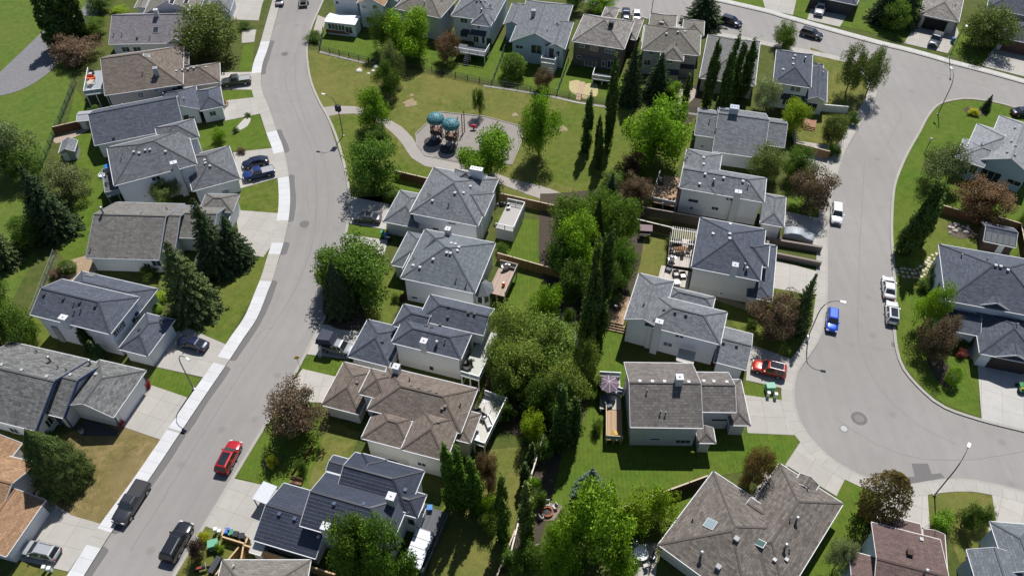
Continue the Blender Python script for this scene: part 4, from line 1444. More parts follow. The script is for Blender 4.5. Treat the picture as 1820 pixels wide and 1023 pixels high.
h = House('house', 'white house with grey roof, bay under a dark canopy and white railed deck', (1, 0), ((1362, 112), (1662, 153)), 5.5)
h.wing((1362, 112), (1664, 153), 5.5, depth=13, ends=(1, 1), ax='v')
h.wing((1500, 172), (1640, 186), 5.4, depth=6.5, ends=(1, 1), ax='v', pitch=.7)
h.shell(SH_GREY, SD_WHITE).corner_boards()
h.vents([(1545, 10), (1575, 12), (1600, 14)], DOMEM, 'dome'); h.skylight((1640, 45), .9, 1.0, GLASS); h.flue((1577, 80), .4)
h.win((1455, 143), 1.6, 1.1); h.win((1558, 186), .6, .9, 0); h.win((1638, 172), 1.0, .9)
h.win((1455, 235), 1.6, 1.5); h.win((1540, 275), 1.2, 1.5); h.win((1590, 280), .7, 1.6, 0)
h.awning((1560, 212), 3.2, .3, 1.2, SH_SLATE); h.awning((1470, 205), 1.6, .3, .9, SH_SLATE)
h.win((1765, 60), .7, .9, 0); h.door((1630, 300))

h = House('house', 'pale blue house with a gable window and a small white balcony facing the park', (2, 0), ((-12, 293), (330, 332)), 4.6)
h.wing((-16, 293), (332, 333), 4.6, depth=17, ends=(0, 1), ax='v', pitch=.5)
h.wing((230, 330), (372, 347), 4.6, far=(458, 158), ends=(0, 1), ax='v', pitch=.5)
h.wing((-60, 170), (60, 185), 4.4, depth=9, ends=(0, 1), ax='v')
h.shell(SH_GREY, SD_BLUE).corner_boards()
h.skylight((320, 175), 1.0, 1.2, GLASS); h.chimney((150, 115), 1.3, .8, .8, SD_GREY); h.vents([(247, 215)], DOMEM, 'pipe')
h.win((170, 345), 2.2, 2.0, 1); h.win((52, 328), 1.6, .8, 1); h.door((275, 372)); h.win((322, 375), .8, 1.2, 0)

h = House('house', 'mauve brown house under a weathered shake pyramid roof with three upper windows', (2, 0), ((420, 290), (782, 346)), 5.5)
h.wing((418, 290), (784, 347), 5.5, far=(852, 150))
h.wing((800, 272), (870, 282), 3.2, far=(918, 135), ends=(1, 1), ax='v')
h.wing((620, 130), (720, 140), 5.2, depth=5, ends=(1, 1))
h.shell(SH_SHAKE, SD_MAUVE).corner_boards(plain('brown_trim', (.12, .10, .09), .7))
h.chimney((692, 185), .9, .9, .9, SD_DARK, 2, DOMEM)
h.win((490, 322), 1.1, .6); h.win((575, 340), 1.5, 1.0); h.win((685, 357), 2.1, .9, 2)
h.win((548, 445), 2.4, 1.2, 2, gl=GLASS2); h.win((640, 445), .6, 1.3, 0); h.win((690, 450), 1.4, 1.7)
h.awning((548, 392), 3.4, .3, 1.1)
h.win((470, 398), .9, .6, 0)

h = House('house', 'taupe two storey house with a projecting hipped bay behind two dark spruces', (2, 0), ((905, 350), (1310, 392)), 5.5)
h.wing((905, 350), (1312, 392), 5.5, far=(1352, 212))
h.wing((1036, 412), (1198, 432), 5.3, depth=7.0, ends=(1, 1), ax='v', pitch=.6)
h.wing((905, 300), (1010, 310), 5.0, far=(1080, 190), ends=(1, 1))
h.wing((950, 220), (1140, 245), 5.3, depth=7.5, ends=(1, 1), ax='v')
h.wing((1190, 240), (1340, 255), 5.3, depth=6.0, ends=(1, 1), ax='v')
h.shell(SH_TAN, SD_TAN).corner_boards()
h.vents([(1040, 160), (1055, 163), (1080, 240), (1160, 228), (1208, 224)], DOMEM, 'box'); h.vents([(1150, 318)], BLACKM, 'pipe')
h.win((972, 368), 1.0, .7); h.win((1102, 430), 1.2, .7); h.win((1228, 402), 1.2, .5)
h.awning((1120, 485), 2.6, .3, 1.0, SH_SLATE); h.awning((1228, 450), 2.6, .25, .8, SH_SLATE)
h.win((945, 435), 1.4, 1.3); h.win((1185, 575), .9, 1.5)

h = House('house', 'low house under one broad plain grey roof behind four tall poplars', (2, 0), ((1312, 545), (1700, 602)), 3.2)
h.wing((1310, 547), (1700, 603), 3.2, far=(1802, 300), ends=(1, 1), ax='v', pitch=.48)
h.shell(shingle('plain_grey_shingles', (0.16, 0.158, 0.158), (0.20, 0.198, 0.198), var=.2), SD_GREY).corner_boards()
h.vents([(1690, 405), (1690, 555)], BLACKM, 'box'); h.vents([(1620, 250), (1725, 200)], DOMEM, 'pipe')
h.chimney((1778, 370), 1.3, .8, .8)

# ---------------------------------------------------------------- row along the right street
h = House('house', 'white house with slate roof on the street corner, with lower wing and white fence', (3, 0), ((55, 576), (320, 616)), 5.5)
h.wing((55, 576), (320, 617), 5.5, far=(357, 385))
h.wing((283, 690), (430, 726), 3.1, far=(480, 505), ends=(0, 0), ax='v')
h.wing((330, 500), (405, 515), 3.0, far=(405, 450), ends=(1, 1), wall=False)
h.shell(SH_SLATE, SD_WHITE).corner_boards()
h.vents([(208, 393), (195, 415), (195, 452), (125, 490)], DOMEM, 'box'); h.flue((275, 425), .6); h.vents([(402, 518)], DOMEM, 'pipe')
h.win((212, 622), 1.9, 1.1, 1, gl=GLASS2); h.awning((205, 662), 4.6, .3, 1.2); h.win((165, 712), 1.2, 1.4); h.win((135, 705), .7, 1.8, 0)
h.win((320, 745), 2.2, 1.7, 1)

h = House('house', 'house with a long dark grey roof and bluish flue box behind the four poplars', (2, 0), ((1275, 943), (1900, 1032)), 3.6)
h.wing((1275, 943), (1905, 1033), 3.6, ridge=(1360, 790), ends=(0, 0))
h.wing((1401, 1058), (1760, 1112), 3.0, ridge=(1620, 815), ends=(0, 0))
h.wing((1440, 850), (1560, 868), 4.6, ridge=(1500, 770), ends=(0, 0))

h.shell(SH_GREY, SD_WHITE).corner_boards()
h.chimney((1545, 800), 1.5, 1.5, 1.2, siding('blue_grey_box', (.40, .45, .52), 9.0), 3)
h.vents([(1380, 850), (1425, 915)], BLACKM, 'pipe'); h.vents([(1720, 825)], DOMEM, 'dome')
h.win((1440, 992), 1.1, .9); h.win((1765, 1040), 2.0, 1.0)
h.wbox((1330, 1022), .3, .3, .1, PLASTIC, 'wall_vent')

h = House('house', 'white walled house with grey roof, chimney on the wall and a dark railed brown deck', (2, 1), ((1170, 310), (1762, 413)), 5.4)
h.wing((1170, 310), (1764, 414), 5.4, far=(1788, 243), ends=(0, 1))
h.wing((1168, 310), (1425, 354), 5.45, far=(1442, 72), ends=(1, 1), ax='v', pitch=.4)
h.wing((1735, 552), (1902, 592), 3.0, far=(1925, 375), ends=(1, 1), ax='v')

h.shell(SH_GREY, ST_WHITE).corner_boards()
h.wchimney((1550, 450), 6.6, .95, .7)
h.vents([(1350, 218), (1480, 243), (1312, 285), (1615, 268), (1340, 102), (1340, 147)], DOMEM, 'box'); h.flue((1410, 268), .4); h.vents([(1650, 300)], kind='pipe')
h.win((1268, 398), 1.7, .7, 0); h.wins([(1507, 384), (1533, 389)], w=.55, h=.5, bars=0); h.win((1420, 452), 1.2, .7, 1)
h.wbox((1255, 450), .35, .35, .1, PLASTIC, 'wall_vent')


h = House('house', 'cream walled house with dark slate pyramid roof beside a slatted white pergola', (2, 1), ((1255, 866), (1738, 961)), 5.5)
h.wing((1253, 866), (1738, 961), 5.5, far=(1784, 601))
h.wing((1560, 825), (1788, 868), 5.4, far=(1800, 708), ends=(0, 1), ax='u')
h.wing((1640, 1060), (1818, 1115), 3.0, far=(1842, 712), ends=(1, 1), ax='v', pitch=.4)
h.shell(SH_SLATE, ST_CREAM).corner_boards()
h.chimney((1545, 905), 1.7, .85, .85)
h.vents([(1525, 567), (1522, 634), (1522, 667), (1405, 634)], DOMEM, 'box'); h.vents([(1625, 855)], kind='pipe'); h.flue((1640, 885), .4)
h.win((1462, 1045), .5, .4, 0)
h.win((1700, 1010), .8, 1.1, 0)

h = House('house', 'pale house with grey roof, white wall chimney and small beige lean to shelter', (2, 2), ((990, 282), (1455, 401)), 5.3)
h.wing((930, 268), (1457, 401), 5.3, far=(1502, 173), ends=(1, 1))
h.wing((785, 226), (1040, 288), 5.2, far=(1115, -45), ends=(0, 1), ax='v', pitch=.4)
h.wing((1090, 90), (1405, 142), 4.0, far=(1427, 72), ends=(1, 1), ax='u')
h.wing((1410, 520), (1637, 582), 3.0, far=(1692, 330), ends=(0, 0), ax='u', pitch=.4)
h.wing((1350, 330), (1462, 360), 5.2, far=(1490, 240), ends=(0, 1), ax='u')
h.wing((1150, 512), (1265, 535), 2.5, far=(1280, 455), ends=(0, 0), pitch=.1, ax='u', mat=plain('beige_sheet', (.40, .375, .34), .7), wall=False)
h.shell(SH_GREY, SD_WHITE).corner_boards()
h.wchimney((1010, 340), 6.7, .95, .7)
h.vents([(1065, 158), (1142, 177), (1217, 195), (1480, 388), (1572, 410)]); h.vents([(925, 115), (920, 127)], BLACKM, 'pipe')
h.wins([(1157, 338), (1187, 345)], w=.6, h=.5, bars=0); h.win((1090, 397), 1.3, .8, 1, gl=GLASS2)

h = House('house', 'taupe shingled house with white vents along the ridge and a dark shadowed lawn below it', (2, 2), ((828, 978), (1340, 985)), 5.0)
h.wing((828, 978), (1335, 985), 5.0, ridge=(1000, 668), ends=(0, 0), pitch=.5)
h.wing((1290, 868), (1570, 878), 4.6, ridge=(1450, 683), ends=(0, 0), pitch=.5)
h.wing((1520, 960), (1670, 972), 3.0, far=(1620, 645), ends=(1, 1), ax='v')
h.wing((1300, 1090), (1425, 1090), 3.0, far=(1420, 985), ends=(1, 0), ax='v')
h.shell(shingle('taupe_shingles', (0.135, 0.122, 0.113), (0.20, 0.182, 0.17), row=.36), SD_LILAC).corner_boards()
h.chimney((1163, 668), 1.2, .9, .9)
h.vents([(893, 660), (980, 662), (1065, 662), (1235, 666), (1340, 660), (1410, 662), (1500, 666)], DOMEM, 'box'); h.vents([(943, 732), (1037, 880), (1072, 888)], BLACKM, 'pipe')
h.win((1195, 1075), 2.0, .9, 2); h.win((1000, 1060), 1.4, .5, 0); h.win((1450, 925), 2.2, .6, 0)


h = House('house', 'large brown grey roofed house with two skylights in the bottom right corner', (2, 3), ((1408, 290), (1680, 470)), 3.2)
R3o = (1360 - 910) * ZS
h.wing((1408, 290), (1655, 1265), 3.2, pitch=.36)
h.wing((R3o + 100, 235), (R3o + 138, 1183), 3.2, pitch=.36)
h.wing((1600, 560), (R3o + 160, 900), 3.4, pitch=.34, ax='u', wall=False)
h.wing((1672, 474), (1765, 676), 3.5, pitch=.3, ends=(0, 0), wall=False)
h.wing((R3o + 245, 306), (R3o + 335, 452), 3.4, ax='v', ends=(0, 0), pitch=.45, wall=False)
h.shell(shingle('umber_shingles', (0.13, 0.112, 0.098), (0.20, 0.175, 0.155), var=.9), ST_CREAM).corner_boards()
h.skylight((1385, 660), 1.3, 1.3, plain('pale_skylight', (.20, .26, .28), .5)); h.skylight((1722, 790), .9, 1.6, plain('teal_skylight', (.07, .12, .115), .7, spec=.1))
h.chimney((1566, 770), .35, .5, .5, SD_GREY, 0); h.chimney((1440, 965), .35, .5, .5, SD_GREY, 0)
h.flue((1318, 885), 1.0); h.flue((R3o + 215, 640), .8); h.flue((R3o + 135, 830), .9)
h.vents([(1262, 630), (R3o + 295, 415), (R3o + 172, 630), (R3o + 168, 845)], BLACKM, 'pipe'); h.vents([(R3o + 65, 912), (R3o + 148, 910)], DOMEM, 'box')

h = House('house', 'house with stepped maroon roofs cut off by the bottom edge beside the round russet tree', (3, 3), ((745, 647), (1040, 722)), 4.8)

h.wing((748, 1260), (1265, 1395), 4.8, far=(745, 647), ends=(0, 0), ax='u', pitch=.3)
h.wing((1130, 1180), (1290, 1222), 2.9, far=(1272, 737), ends=(0, 0), ax='v', pitch=.3)
h.wing((787, 900), (1100, 985), 3.0, far=(1062, 655), ends=(0, 0), ax='u', pitch=.2)
h.wing((583, 1250), (800, 1300), 4.6, far=(752, 888), ends=(0, 0), ax='u', pitch=.25)
h.shell(SH_MAROON, SD_BLUE, plain('pale_pink_eaves', (.60, .56, .54), .6))
h.chimney((1005, 870), .5, .6, .6, SH_MAROON, 0); h.vents([(1090, 768)], DOMEM, 'box'); h.flue((1110, 1010), .9)

h = House('house', 'house with grey blue shingles and pale blue walls in the bottom right corner', (3, 3), ((1505, 852), (1700, 868)), 4.2)
h.wing((1512, 1180), (1860, 1200), 4.2, far=(1700, 862), ends=(0, 0), ax='v', pitch=.4)
h.wing((1690, 1000), (1990, 1020), 4.4, far=(1900, 668), ends=(0, 1), ax='v', pitch=.4)
h.wing((1440, 1010), (1530, 1015), 3.4, far=(1500, 900), ends=(0, 0), ax='u', pitch=.5)
h.shell(SH_TEAL, SD_BLUE).corner_boards()
h.win((1665, 800), 1.2, 1.2)

# ---------------------------------------------------------------- east of the right street
h = House('house', 'pale blue house with light grey roof and a big gable window on the right edge', (3, 1), ((1512, 113), (1850, 225)), 4.2)
h.wing((1512, 113), (1860, 226), 4.2, depth=15, ends=(0, 1), ax='v', pitch=.5)
h.wing((1325, 105), (1530, 165), 3.6, depth=6.5, ends=(1, 0), ax='u', pitch=.45)
h.wing((1395, 60), (1600, 120), 4.1, depth=9.5, ends=(1, 0), ax='u', pitch=.42)
h.shell(SH_LIGHT, SD_BLUE).corner_boards()
h.vents([(1690, 65), (1745, 85), (1750, 20), (1720, -10), (1745, -105)], DOMEM, 'dome'); h.vents([(1510, 10)], kind='pipe')
h.win((1572, 225), 3.2, 2.2, 2); h.win((1740, 272), 2.2, 1.0, 1)
h.wins([(1395, 185), (1455, 180)], w=1.3, h=1.6, bars=1)

h = House('house', 'large dark slate hip roofed house with porch and double garage on the right edge', (3, 1), ((1265, 1090), (1810, 1190)), 5.6)
h.wing((1262, 1088), (2000, 1240), 5.6, far=(1238, 706), ends=(1, 1))
h.wing((1215, 1292), (1505, 1348), 3.0, depth=5.2, ends=(1, 0), ax='u', pitch=.42)
h.wing((1470, 1300), (2000, 1400), 3.05, depth=6.0, ends=(0, 0), ax='u', pitch=.4)
h.wing((1500, 1464), (1960, 1560), 3.0, depth=9.0, ends=(1, 1), ax='v', pitch=.45)
h.wing((1620, 1486), (1860, 1536), 3.05, depth=4.5, ends=(0, 1), ax='v', pitch=.5)
h.wing((1480, 1127), (1720, 1176), 5.5, depth=4.0, ends=(0, 1), ax='v', pitch=.5)
h.shell(SH_SLATE, SD_WHITE).corner_boards()
h.vents([(1610, 855), (1645, 862), (1695, 887)], DOMEM, 'box'); h.vents([(1550, 815), (1370, 790), (1757, 1275)], kind='pipe')
h.wins([(1375, 1120), (1415, 1128)], w=.6, h=.4, bars=0); h.wins([(1540, 1148), (1590, 1152)], w=.8, h=.6, bars=0)
h.garage((1700, 1545), 5.0, mat=plain('dark_garage_door', (.05, .035, .035), .6))
h.wins([(1215, 1000), (1205, 1085)], w=1.0, h=1.4, bars=0)

# ---------------------------------------------------------------- beyond the cross road
h = House('house', 'dark fronted house across the cross road with a silver pickup on its drive', (3, 0), ((310, -28), (640, 40)), 3.0)
h.wing((310, -30), (640, 38), 3.0, depth=9, ends=(1, 1))
h.shell(SH_SLATE, SD_DARK)
h.garage((470, 20), 5.0, mat=plain('dark_navy_door', (.03, .035, .05), .5))

h = House('house', 'house with weathered shake hip roof over an open carport across the cross road', (3, 0), ((1085, 100), (1352, 157)), 3.1)
h.wing((1083, 100), (1354, 158), 3.1, depth=11, ends=(1, 1), pitch=.45)
h.shell(SH_SHAKE, SD_BEIGE)
h.garage((1190, 160), 4.6, mat=plain('carport_shade', (.02, .02, .02), .8))  # black panel imitating the shade inside the open carport, not a closed door
h.vents([(1330, 40)], DOMEM, 'pipe')

h = House('house', 'slate roofed house with maroon garage doors at the top right corner', (3, 0), ((1640, 262), (1812, 300)), 2.9)
h.wing((1636, 262), (1990, 335), 2.9, depth=8, ends=(1, 1), ax='v')
h.wing((1730, 250), (1990, 300), 3.0, depth=4, ends=(0, 0), ax='v', pitch=.5)
h.wing((1550, 62), (1900, 120), 5.4, depth=9, ends=(1, 1))
h.wing((1650, 60), (1820, 95), 5.3, depth=5, ends=(1, 1), ax='v', pitch=.6)
h.shell(SH_SLATE, SD_BEIGE)
h.garage((1740, 345), 4.8, mat=plain('maroon_garage_door', (.10, .045, .04), .6))
# ================================================================== TREES AND SHRUBS
def cards(P, Nrm, size, rg, stretch=1.0, jitter=0.9):
    """one small leaf-clump face per point; returns verts, faces"""
    n = len(P)
    N = Nrm + rg.normal(0, jitter, (n, 3))
    N /= np.linalg.norm(N, axis=1, keepdims=True) + 1e-9
    A = np.cross(N, rg.normal(0, 1, (n, 3)))
    A /= np.linalg.norm(A, axis=1, keepdims=True) + 1e-9
    B = np.cross(N, A)
    sz = (size * rg.uniform(.6, 1.35, (n, 1)))
    A, B = A * sz * stretch, B * sz
    bend = N * sz * rg.uniform(-.35, .35, (n, 1))
    V = np.stack([P - A * .95, P - B * .6 + bend * .3, P + A, P + B * .6 + bend], 1).reshape(-1, 3)
    F = np.arange(4 * n).reshape(-1, 4)
    return V, F
def np_mesh(name, V, F, mat):
    me = bpy.data.meshes.new(name)
    me.vertices.add(len(V)); me.loops.add(F.size); me.polygons.add(len(F))
    me.vertices.foreach_set('co', V.astype(np.float32).ravel())
    me.loops.foreach_set('vertex_index', F.astype(np.int32).ravel())
    me.polygons.foreach_set('loop_start', np.arange(0, F.size, 4, dtype=np.int32))
    me.polygons.foreach_set('loop_total', np.full(len(F), 4, dtype=np.int32))
    me.materials.append(mat)
    me.update()
    me.validate()
    return me
LEAF = leaf()
NEEDLE = leaf('needles', 0.12)

def clump_crown(seed, n, nclump, leafsize, zlo=0.22, fill=0.62, rc=(.13, .24), squash=.85, top=1.0, sparse=0.0):
    """unit tree: height 1, crown diameter 1, made of many clumps with gaps between them"""
    rg = np.random.default_rng(seed)
    C = []
    while len(C) < nclump:
        d = rg.normal(0, 1, 3); d /= np.linalg.norm(d)
        r = rg.uniform(fill, 1.0) ** .8 if rg.random() < .8 else rg.uniform(0, fill)
        c = d * r
        if c[2] < -.75: continue
        x = c * np.array([.42, .42, (top - zlo) / 2 * .86])
        x[2] += (top + zlo) / 2
        an = math.atan2(c[1], c[0])
        if math.sin(2 * an + 5 * c[2] + seed * 1.7) < -.82: continue
        lop = 1 + .20 * math.sin(3 * an + seed) + (.16 if rg.random() < .12 else 0)
        x[:2] *= lop
        C.append((x, rg.uniform(*rc)))
    vol = np.array([c[1] ** 2 for c in C]); vol /= vol.sum()
    idx = rg.choice(len(C), n, p=vol)
    cc = np.array([C[i][0] for i in idx]); rr = np.array([C[i][1] for i in idx])
    d = rg.normal(0, 1, (n, 3)); d /= np.linalg.norm(d, axis=1, keepdims=True)
    rad_ = rr * (rg.uniform(0, 1, n) ** .38) * rg.uniform(.85, 1.18, n)
    P = cc + d * rad_[:, None] * np.array([1, 1, squash])
    keep = P[:, 2] > .04
    if sparse:
        keep &= rg.random(n) > sparse
    P, d = P[keep], d[keep]
    out = P - np.array([0, 0, (top + zlo) / 2])
    out /= np.linalg.norm(out, axis=1, keepdims=True) + 1e-6
    V, F = cards(P, d * .5 + out * .5 + np.array([0, 0, .35]), leafsize, rg)
    return np_mesh('crown', V, F, LEAF), C
def limb_mesh(seed, C=None, trunk_r=.028, top=.72, kind='round'):
    rg = random.Random(seed)
    mb = MB()
    pts = [(0, 0, -.03), (rg.uniform(-.01, .01), rg.uniform(-.01, .01), top * .35), (rg.uniform(-.03, .03), rg.uniform(-.03, .03), top * .7), (rg.uniform(-.04, .04), rg.uniform(-.04, .04), top)]
    mb.tube(pts, [trunk_r * 1.35, trunk_r, trunk_r * .6, trunk_r * .2], 7)
    if C:
        for x, r in C[:14]:
            z0 = max(.12, min(top * .8, x[2] * .6))
            mb.tube([(0, 0, z0), (x[0] * .55, x[1] * .55, z0 + (x[2] - z0) * .45), tuple(x)], [trunk_r * .5, trunk_r * .32, trunk_r * .08], 5)
    me = mb.build('trunk', BARK)
    d = me.data
    bpy.data.objects.remove(me)
    return d
def spruce_crown(seed, whorls=24, droop=.30, width_pow=.82, per=11, leafsize=.020, zlo=.05, ragged=.3):
    rg = np.random.default_rng(seed)
    P, N = [], []
    for i in range(whorls):
        t = i / (whorls - 1)
        z = zlo + (1 - zlo) * t ** .92
        R = .5 * (1 - t) ** width_pow + .012
        nb = max(4, int(per * (1.25 - t)))
        for k in range(nb):
            a = (k + rg.uniform(-.35, .35)) * math.tau / nb + i * 1.7
            L = R * rg.uniform(1 - ragged, 1 + ragged * .35)
            m = max(3, int(L * 58))
            for j in range(m):
                s = (j + .6) / m
                w = (1 - s) * .055 + .016
                for _ in range(4):
                    off = rg.uniform(-w, w)
                    x = math.cos(a) * s * L - math.sin(a) * off
                    y = math.sin(a) * s * L + math.cos(a) * off
                    zz = z - droop * L * (s ** 1.5) * .8 + (s ** 3) * .035 + rg.uniform(-.008, .008)
                    P.append((x, y, max(.012, zz)))
                    N.append((math.cos(a) * .5, math.sin(a) * .5, 1.0))
    for _ in range(60):
        z = rg.uniform(.93, 1.02)
        P.append((rg.normal(0, .007), rg.normal(0, .007), z)); N.append((0, .3, 1))
    V, F = cards(np.array(P), np.array(N), leafsize, rg, 1.35, .45)
    return np_mesh('crown', V, F, NEEDLE)
def shell_crown(seed, n=34000, leafsize=.0105, ball=False):
    """dense, heavy shouldered evergreen: a lumpy closed surface of short sprays"""
    rg = np.random.default_rng(seed)
    t = rg.uniform(0, 1, n) ** 1.25
    a = rg.uniform(0, math.tau, n)
    R = .49 * (1 - t ** 1.45) ** .80 * (.84 + .16 * np.minimum(1, t * 6))
    if ball:
        t = .5 - .5 * np.cos(math.pi * rg.uniform(.04, 1, n))
        R = .49 * np.sqrt(np.maximum(0, 1 - (2 * t - 1) ** 2)) * (1 + .06 * np.sin(2 * a))
    lump = 1 + .15 * np.sin(5 * a + 9 * t + seed) * np.sin(17 * t + 2 * a) + .10 * np.sin(11 * a - 23 * t) + .06 * np.sin(19 * a + 31 * t)
    fill_ = np.where(rg.random(n) < .35, rg.uniform(.6, .9, n), rg.uniform(.88, 1.03, n))
    r = R * lump * fill_
    P = np.stack([r * np.cos(a), r * np.sin(a), .01 + t * .98 - (lump - 1) * .12], 1)
    N = np.stack([np.cos(a), np.sin(a), .35 + .9 * t], 1)
    V, F = cards(P, N, leafsize, rg, 1.5, .5)
    return np_mesh('crown', V, F, LEAF if ball else NEEDLE)
def poplar_crown(seed, n=9000, leafsize=.0145, p=.75):
    rg = np.random.default_rng(seed)
    C = []
    lead = [(0, 0, 1.0)] + [(rg.uniform(.08, .26), rg.uniform(0, math.tau), rg.uniform(.55, .92)) for _ in range(5)]
    for i in range(56):
        l0 = lead[rg.integers(0, len(lead))] if rg.random() < .6 else lead[0]
        t = rg.uniform(.03, .97)
        R = .5 * (math.sin(math.pi * min(.985, (t * .93 + .035)) ** p)) ** .7
        a = rg.uniform(0, math.tau)
        r = R * rg.uniform(.30, .80) * (.62 if l0[0] else 1)
        C.append((r * math.cos(a) + l0[0] * math.cos(l0[1]), r * math.sin(a) + l0[0] * math.sin(l0[1]), t * l0[2], max(.09, R * rg.uniform(.26, .46))))
    idx = rg.integers(0, len(C), n)
    cc = np.array([C[i][:3] for i in idx]); rr = np.array([C[i][3] for i in idx])
    d = rg.normal(0, 1, (n, 3)); d /= np.linalg.norm(d, axis=1, keepdims=True)
    P = cc + d * (rr * rg.uniform(.55, 1.1, n))[:, None] * np.array([1, 1, .32])
    keep = (P[:, 2] > .015)
    V, F = cards(P[keep], d[keep] + np.array([0, 0, .2]), 1.0, rg, 1.0)
    # unit crowns are stretched tall: shape the leaves for a crown five times as tall as wide
    V = V.reshape(-1, 4, 3)
    c = V.mean(1, keepdims=True)
    V = c + (V - c) * np.array([leafsize * 5, leafsize * 5, leafsize * 1.1])
    return np_mesh('crown', V.reshape(-1, 3), F, LEAF)

KINDS = {}
def kind(name, crowns, trunk_kw=None):
    KINDS[name] = crowns
def mk(name, n, fn, **trk):
    KINDS[name] = []
    for i in range(n):
        r = fn(i)
        c, C = r if isinstance(r, tuple) else (r, None)
        KINDS[name].append((c, limb_mesh(i + len(name) * 7, C, **trk)))
mk('maple', 4, lambda i: clump_crown(10 + i, 13000, 52, .0185, .0, .60, (.11, .20)), trunk_r=.02)
mk('broad', 4, lambda i: clump_crown(40 + i, 13000, 66, .0170, -.03, .55, (.10, .19), .9), trunk_r=.02)
mk('airy', 3, lambda i: clump_crown(70 + i, 11000, 70, .0150, -.02, .5, (.08, .165), 1.0), trunk_r=.018)
mk('ash', 3, lambda i: clump_crown(90 + i, 11000, 48, .0180, .0, .5, (.11, .20), 1.1), trunk_r=.02)
mk('bush', 4, lambda i: clump_crown(120 + i, 5500, 34, .024, -.05, .5, (.15, .25), .9), top=.5)
mk('crab', 3, lambda i: clump_crown(150 + i, 14000, 80, .0155, -.03, .5, (.09, .17), .85), trunk_r=.018)
mk('spruce', 4, lambda i: spruce_crown(200 + i, 27, .28, .74, 14, .0165, .02, .26), top=.93, trunk_r=.02)
mk('densespruce', 2, lambda i: shell_crown(230 + i), top=.9, trunk_r=.02)
mk('bluespruce', 2, lambda i: spruce_crown(250 + i, 24, .12, .85, 14, .019, .02, .25), top=.93, trunk_r=.02)
mk('ball', 2, lambda i: shell_crown(260 + i, 9000, .019, True), top=.7, trunk_r=.02)
mk('poplar', 4, lambda i: poplar_crown(300 + i), top=.9, trunk_r=.05)
mk('cedar', 2, lambda i: poplar_crown(330 + i, 6000, .016, .6), top=.8, trunk_r=.05)

# foliage tints: what the leaves themselves look like
GRN = {'bright': (0.185, 0.330, 0.028), 'lime': (0.260, 0.370, 0.028), 'mid': (0.118, 0.205, 0.034), 'deep': (0.092, 0.162, 0.030), 'olive': (0.140, 0.185, 0.054),
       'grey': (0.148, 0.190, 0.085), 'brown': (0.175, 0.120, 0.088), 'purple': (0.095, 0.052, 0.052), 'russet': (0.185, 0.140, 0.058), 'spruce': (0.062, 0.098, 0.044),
       'sprucel': (0.118, 0.162, 0.062), 'blue': (0.150, 0.210, 0.175), 'poplar': (0.088, 0.150, 0.038), 'yellow': (0.42, 0.46, 0.025), 'cedar': (0.066, 0.112, 0.038), 'silver': (0.26, 0.32, 0.19)}
NTREE = 0
def tree(kd, col, base, top, w, label, name='tree', cat='tree', group=None, hmax=26.0):
    """base and top pixels of the upright plant, w its width in pixels"""
    global NTREE
    NTREE += 1
    up = w * dict(spruce=.24, densespruce=.22, bluespruce=.24, poplar=.06, cedar=.06, bush=.14, ball=.16).get(kd, .13)
    b = at(base[0] - (910 - base[0]) / (1785 - base[1]) * up, base[1] - up, GZ)   # the foot stands behind the lowest leaves
    lo, hi = 0.3, hmax
    for _ in range(40):
        m = (lo + hi) / 2
        if pix((b.x, b.y, GZ + m))[1] > top: lo = m
        else: hi = m
    h = (lo + hi) / 2
    w *= 1.14 if kd in ('spruce', 'bluespruce', 'crab') else 1.0
    wm = w / (FPX / (b.y * _c + (CAM_H - h * .5) * _s))
    rt = thing(name, label, cat, b, rng.uniform(0, math.tau), group)
    var = KINDS[kd][NTREE % len(KINDS[kd])]
    c0 = GRN[col] if isinstance(col, str) else col
    k = rng.uniform(.9, 1.1)
    c0 = (c0[0] * k * rng.uniform(.93, 1.07), c0[1] * k, c0[2] * k)
    for me, nm in ((var[0], 'crown'), (var[1], 'trunk')):
        o = bpy.data.objects.new(nm, me)
        COL.objects.link(o)
        o.parent = rt
        o.scale = (wm, wm, h)
        o.color = (*c0, 1)
    return rt
# name, kind, tint, base pixel, top row, width in pixels, label
def T_(kd, col, base, top, w, label, name='tree', cat='tree', group=None):
    tree(kd, col, base, top, w, label, name, cat, group)
SP, PO, SH, CE = ('spruce_tree', 'spruce'), ('poplar_tree', 'poplar'), ('shrub', 'shrub'), ('cedar_tree', 'cedar')
# --- golf side and the west row
T_('poplar', 'poplar', (106, 88), -14, 36, 'dark leaning poplar beside the gravel path, left of the clump in the top left corner', *PO)
T_('poplar', 'poplar', (130, 80), -30, 34, 'dark poplar in the middle of the top left clump', *PO)
T_('poplar', 'poplar', (151, 72), -34, 36, 'dark poplar on the house side of the top left clump', *PO)
T_('crab', 'brown', (144, 118), 65, 78, 'wide reddish brown tree under the poplars by the gravel path')
T_('broad', 'mid', (174, 70), 30, 48, 'round green tree against the left end of the mauve grey roof')
T_('bush', 'lime', (216, 28), 12, 32, 'yellow green shrub behind the tan roofed house', *SH)
T_('broad', 'deep', (182, 26), -10, 46, 'dark round tree beside the gravel path at the top edge')
T_('airy', 'silver', (176, 12), -8, 22, 'pale leaved small tree at the top edge near the gravel path')
T_('broad', 'olive', (384, 112), 6, 122, 'huge round olive green tree at the corner of the brown roofed house')
T_('bush', 'deep', (437, 54), 40, 26, 'low dark hedge shrub between two driveways at the top of the street', *SH)
T_('airy', 'grey', (38, 318), 205, 108, 'big grey green willow like tree on the fairway edge')
T_('airy', 'deep', (60, 330), 262, 70, 'dark tree pressed against the grey green one on the fairway edge')
T_('bush', 'mid', (172, 206), 188, 24, 'green shrub beside the rounded grey shed', *SH)
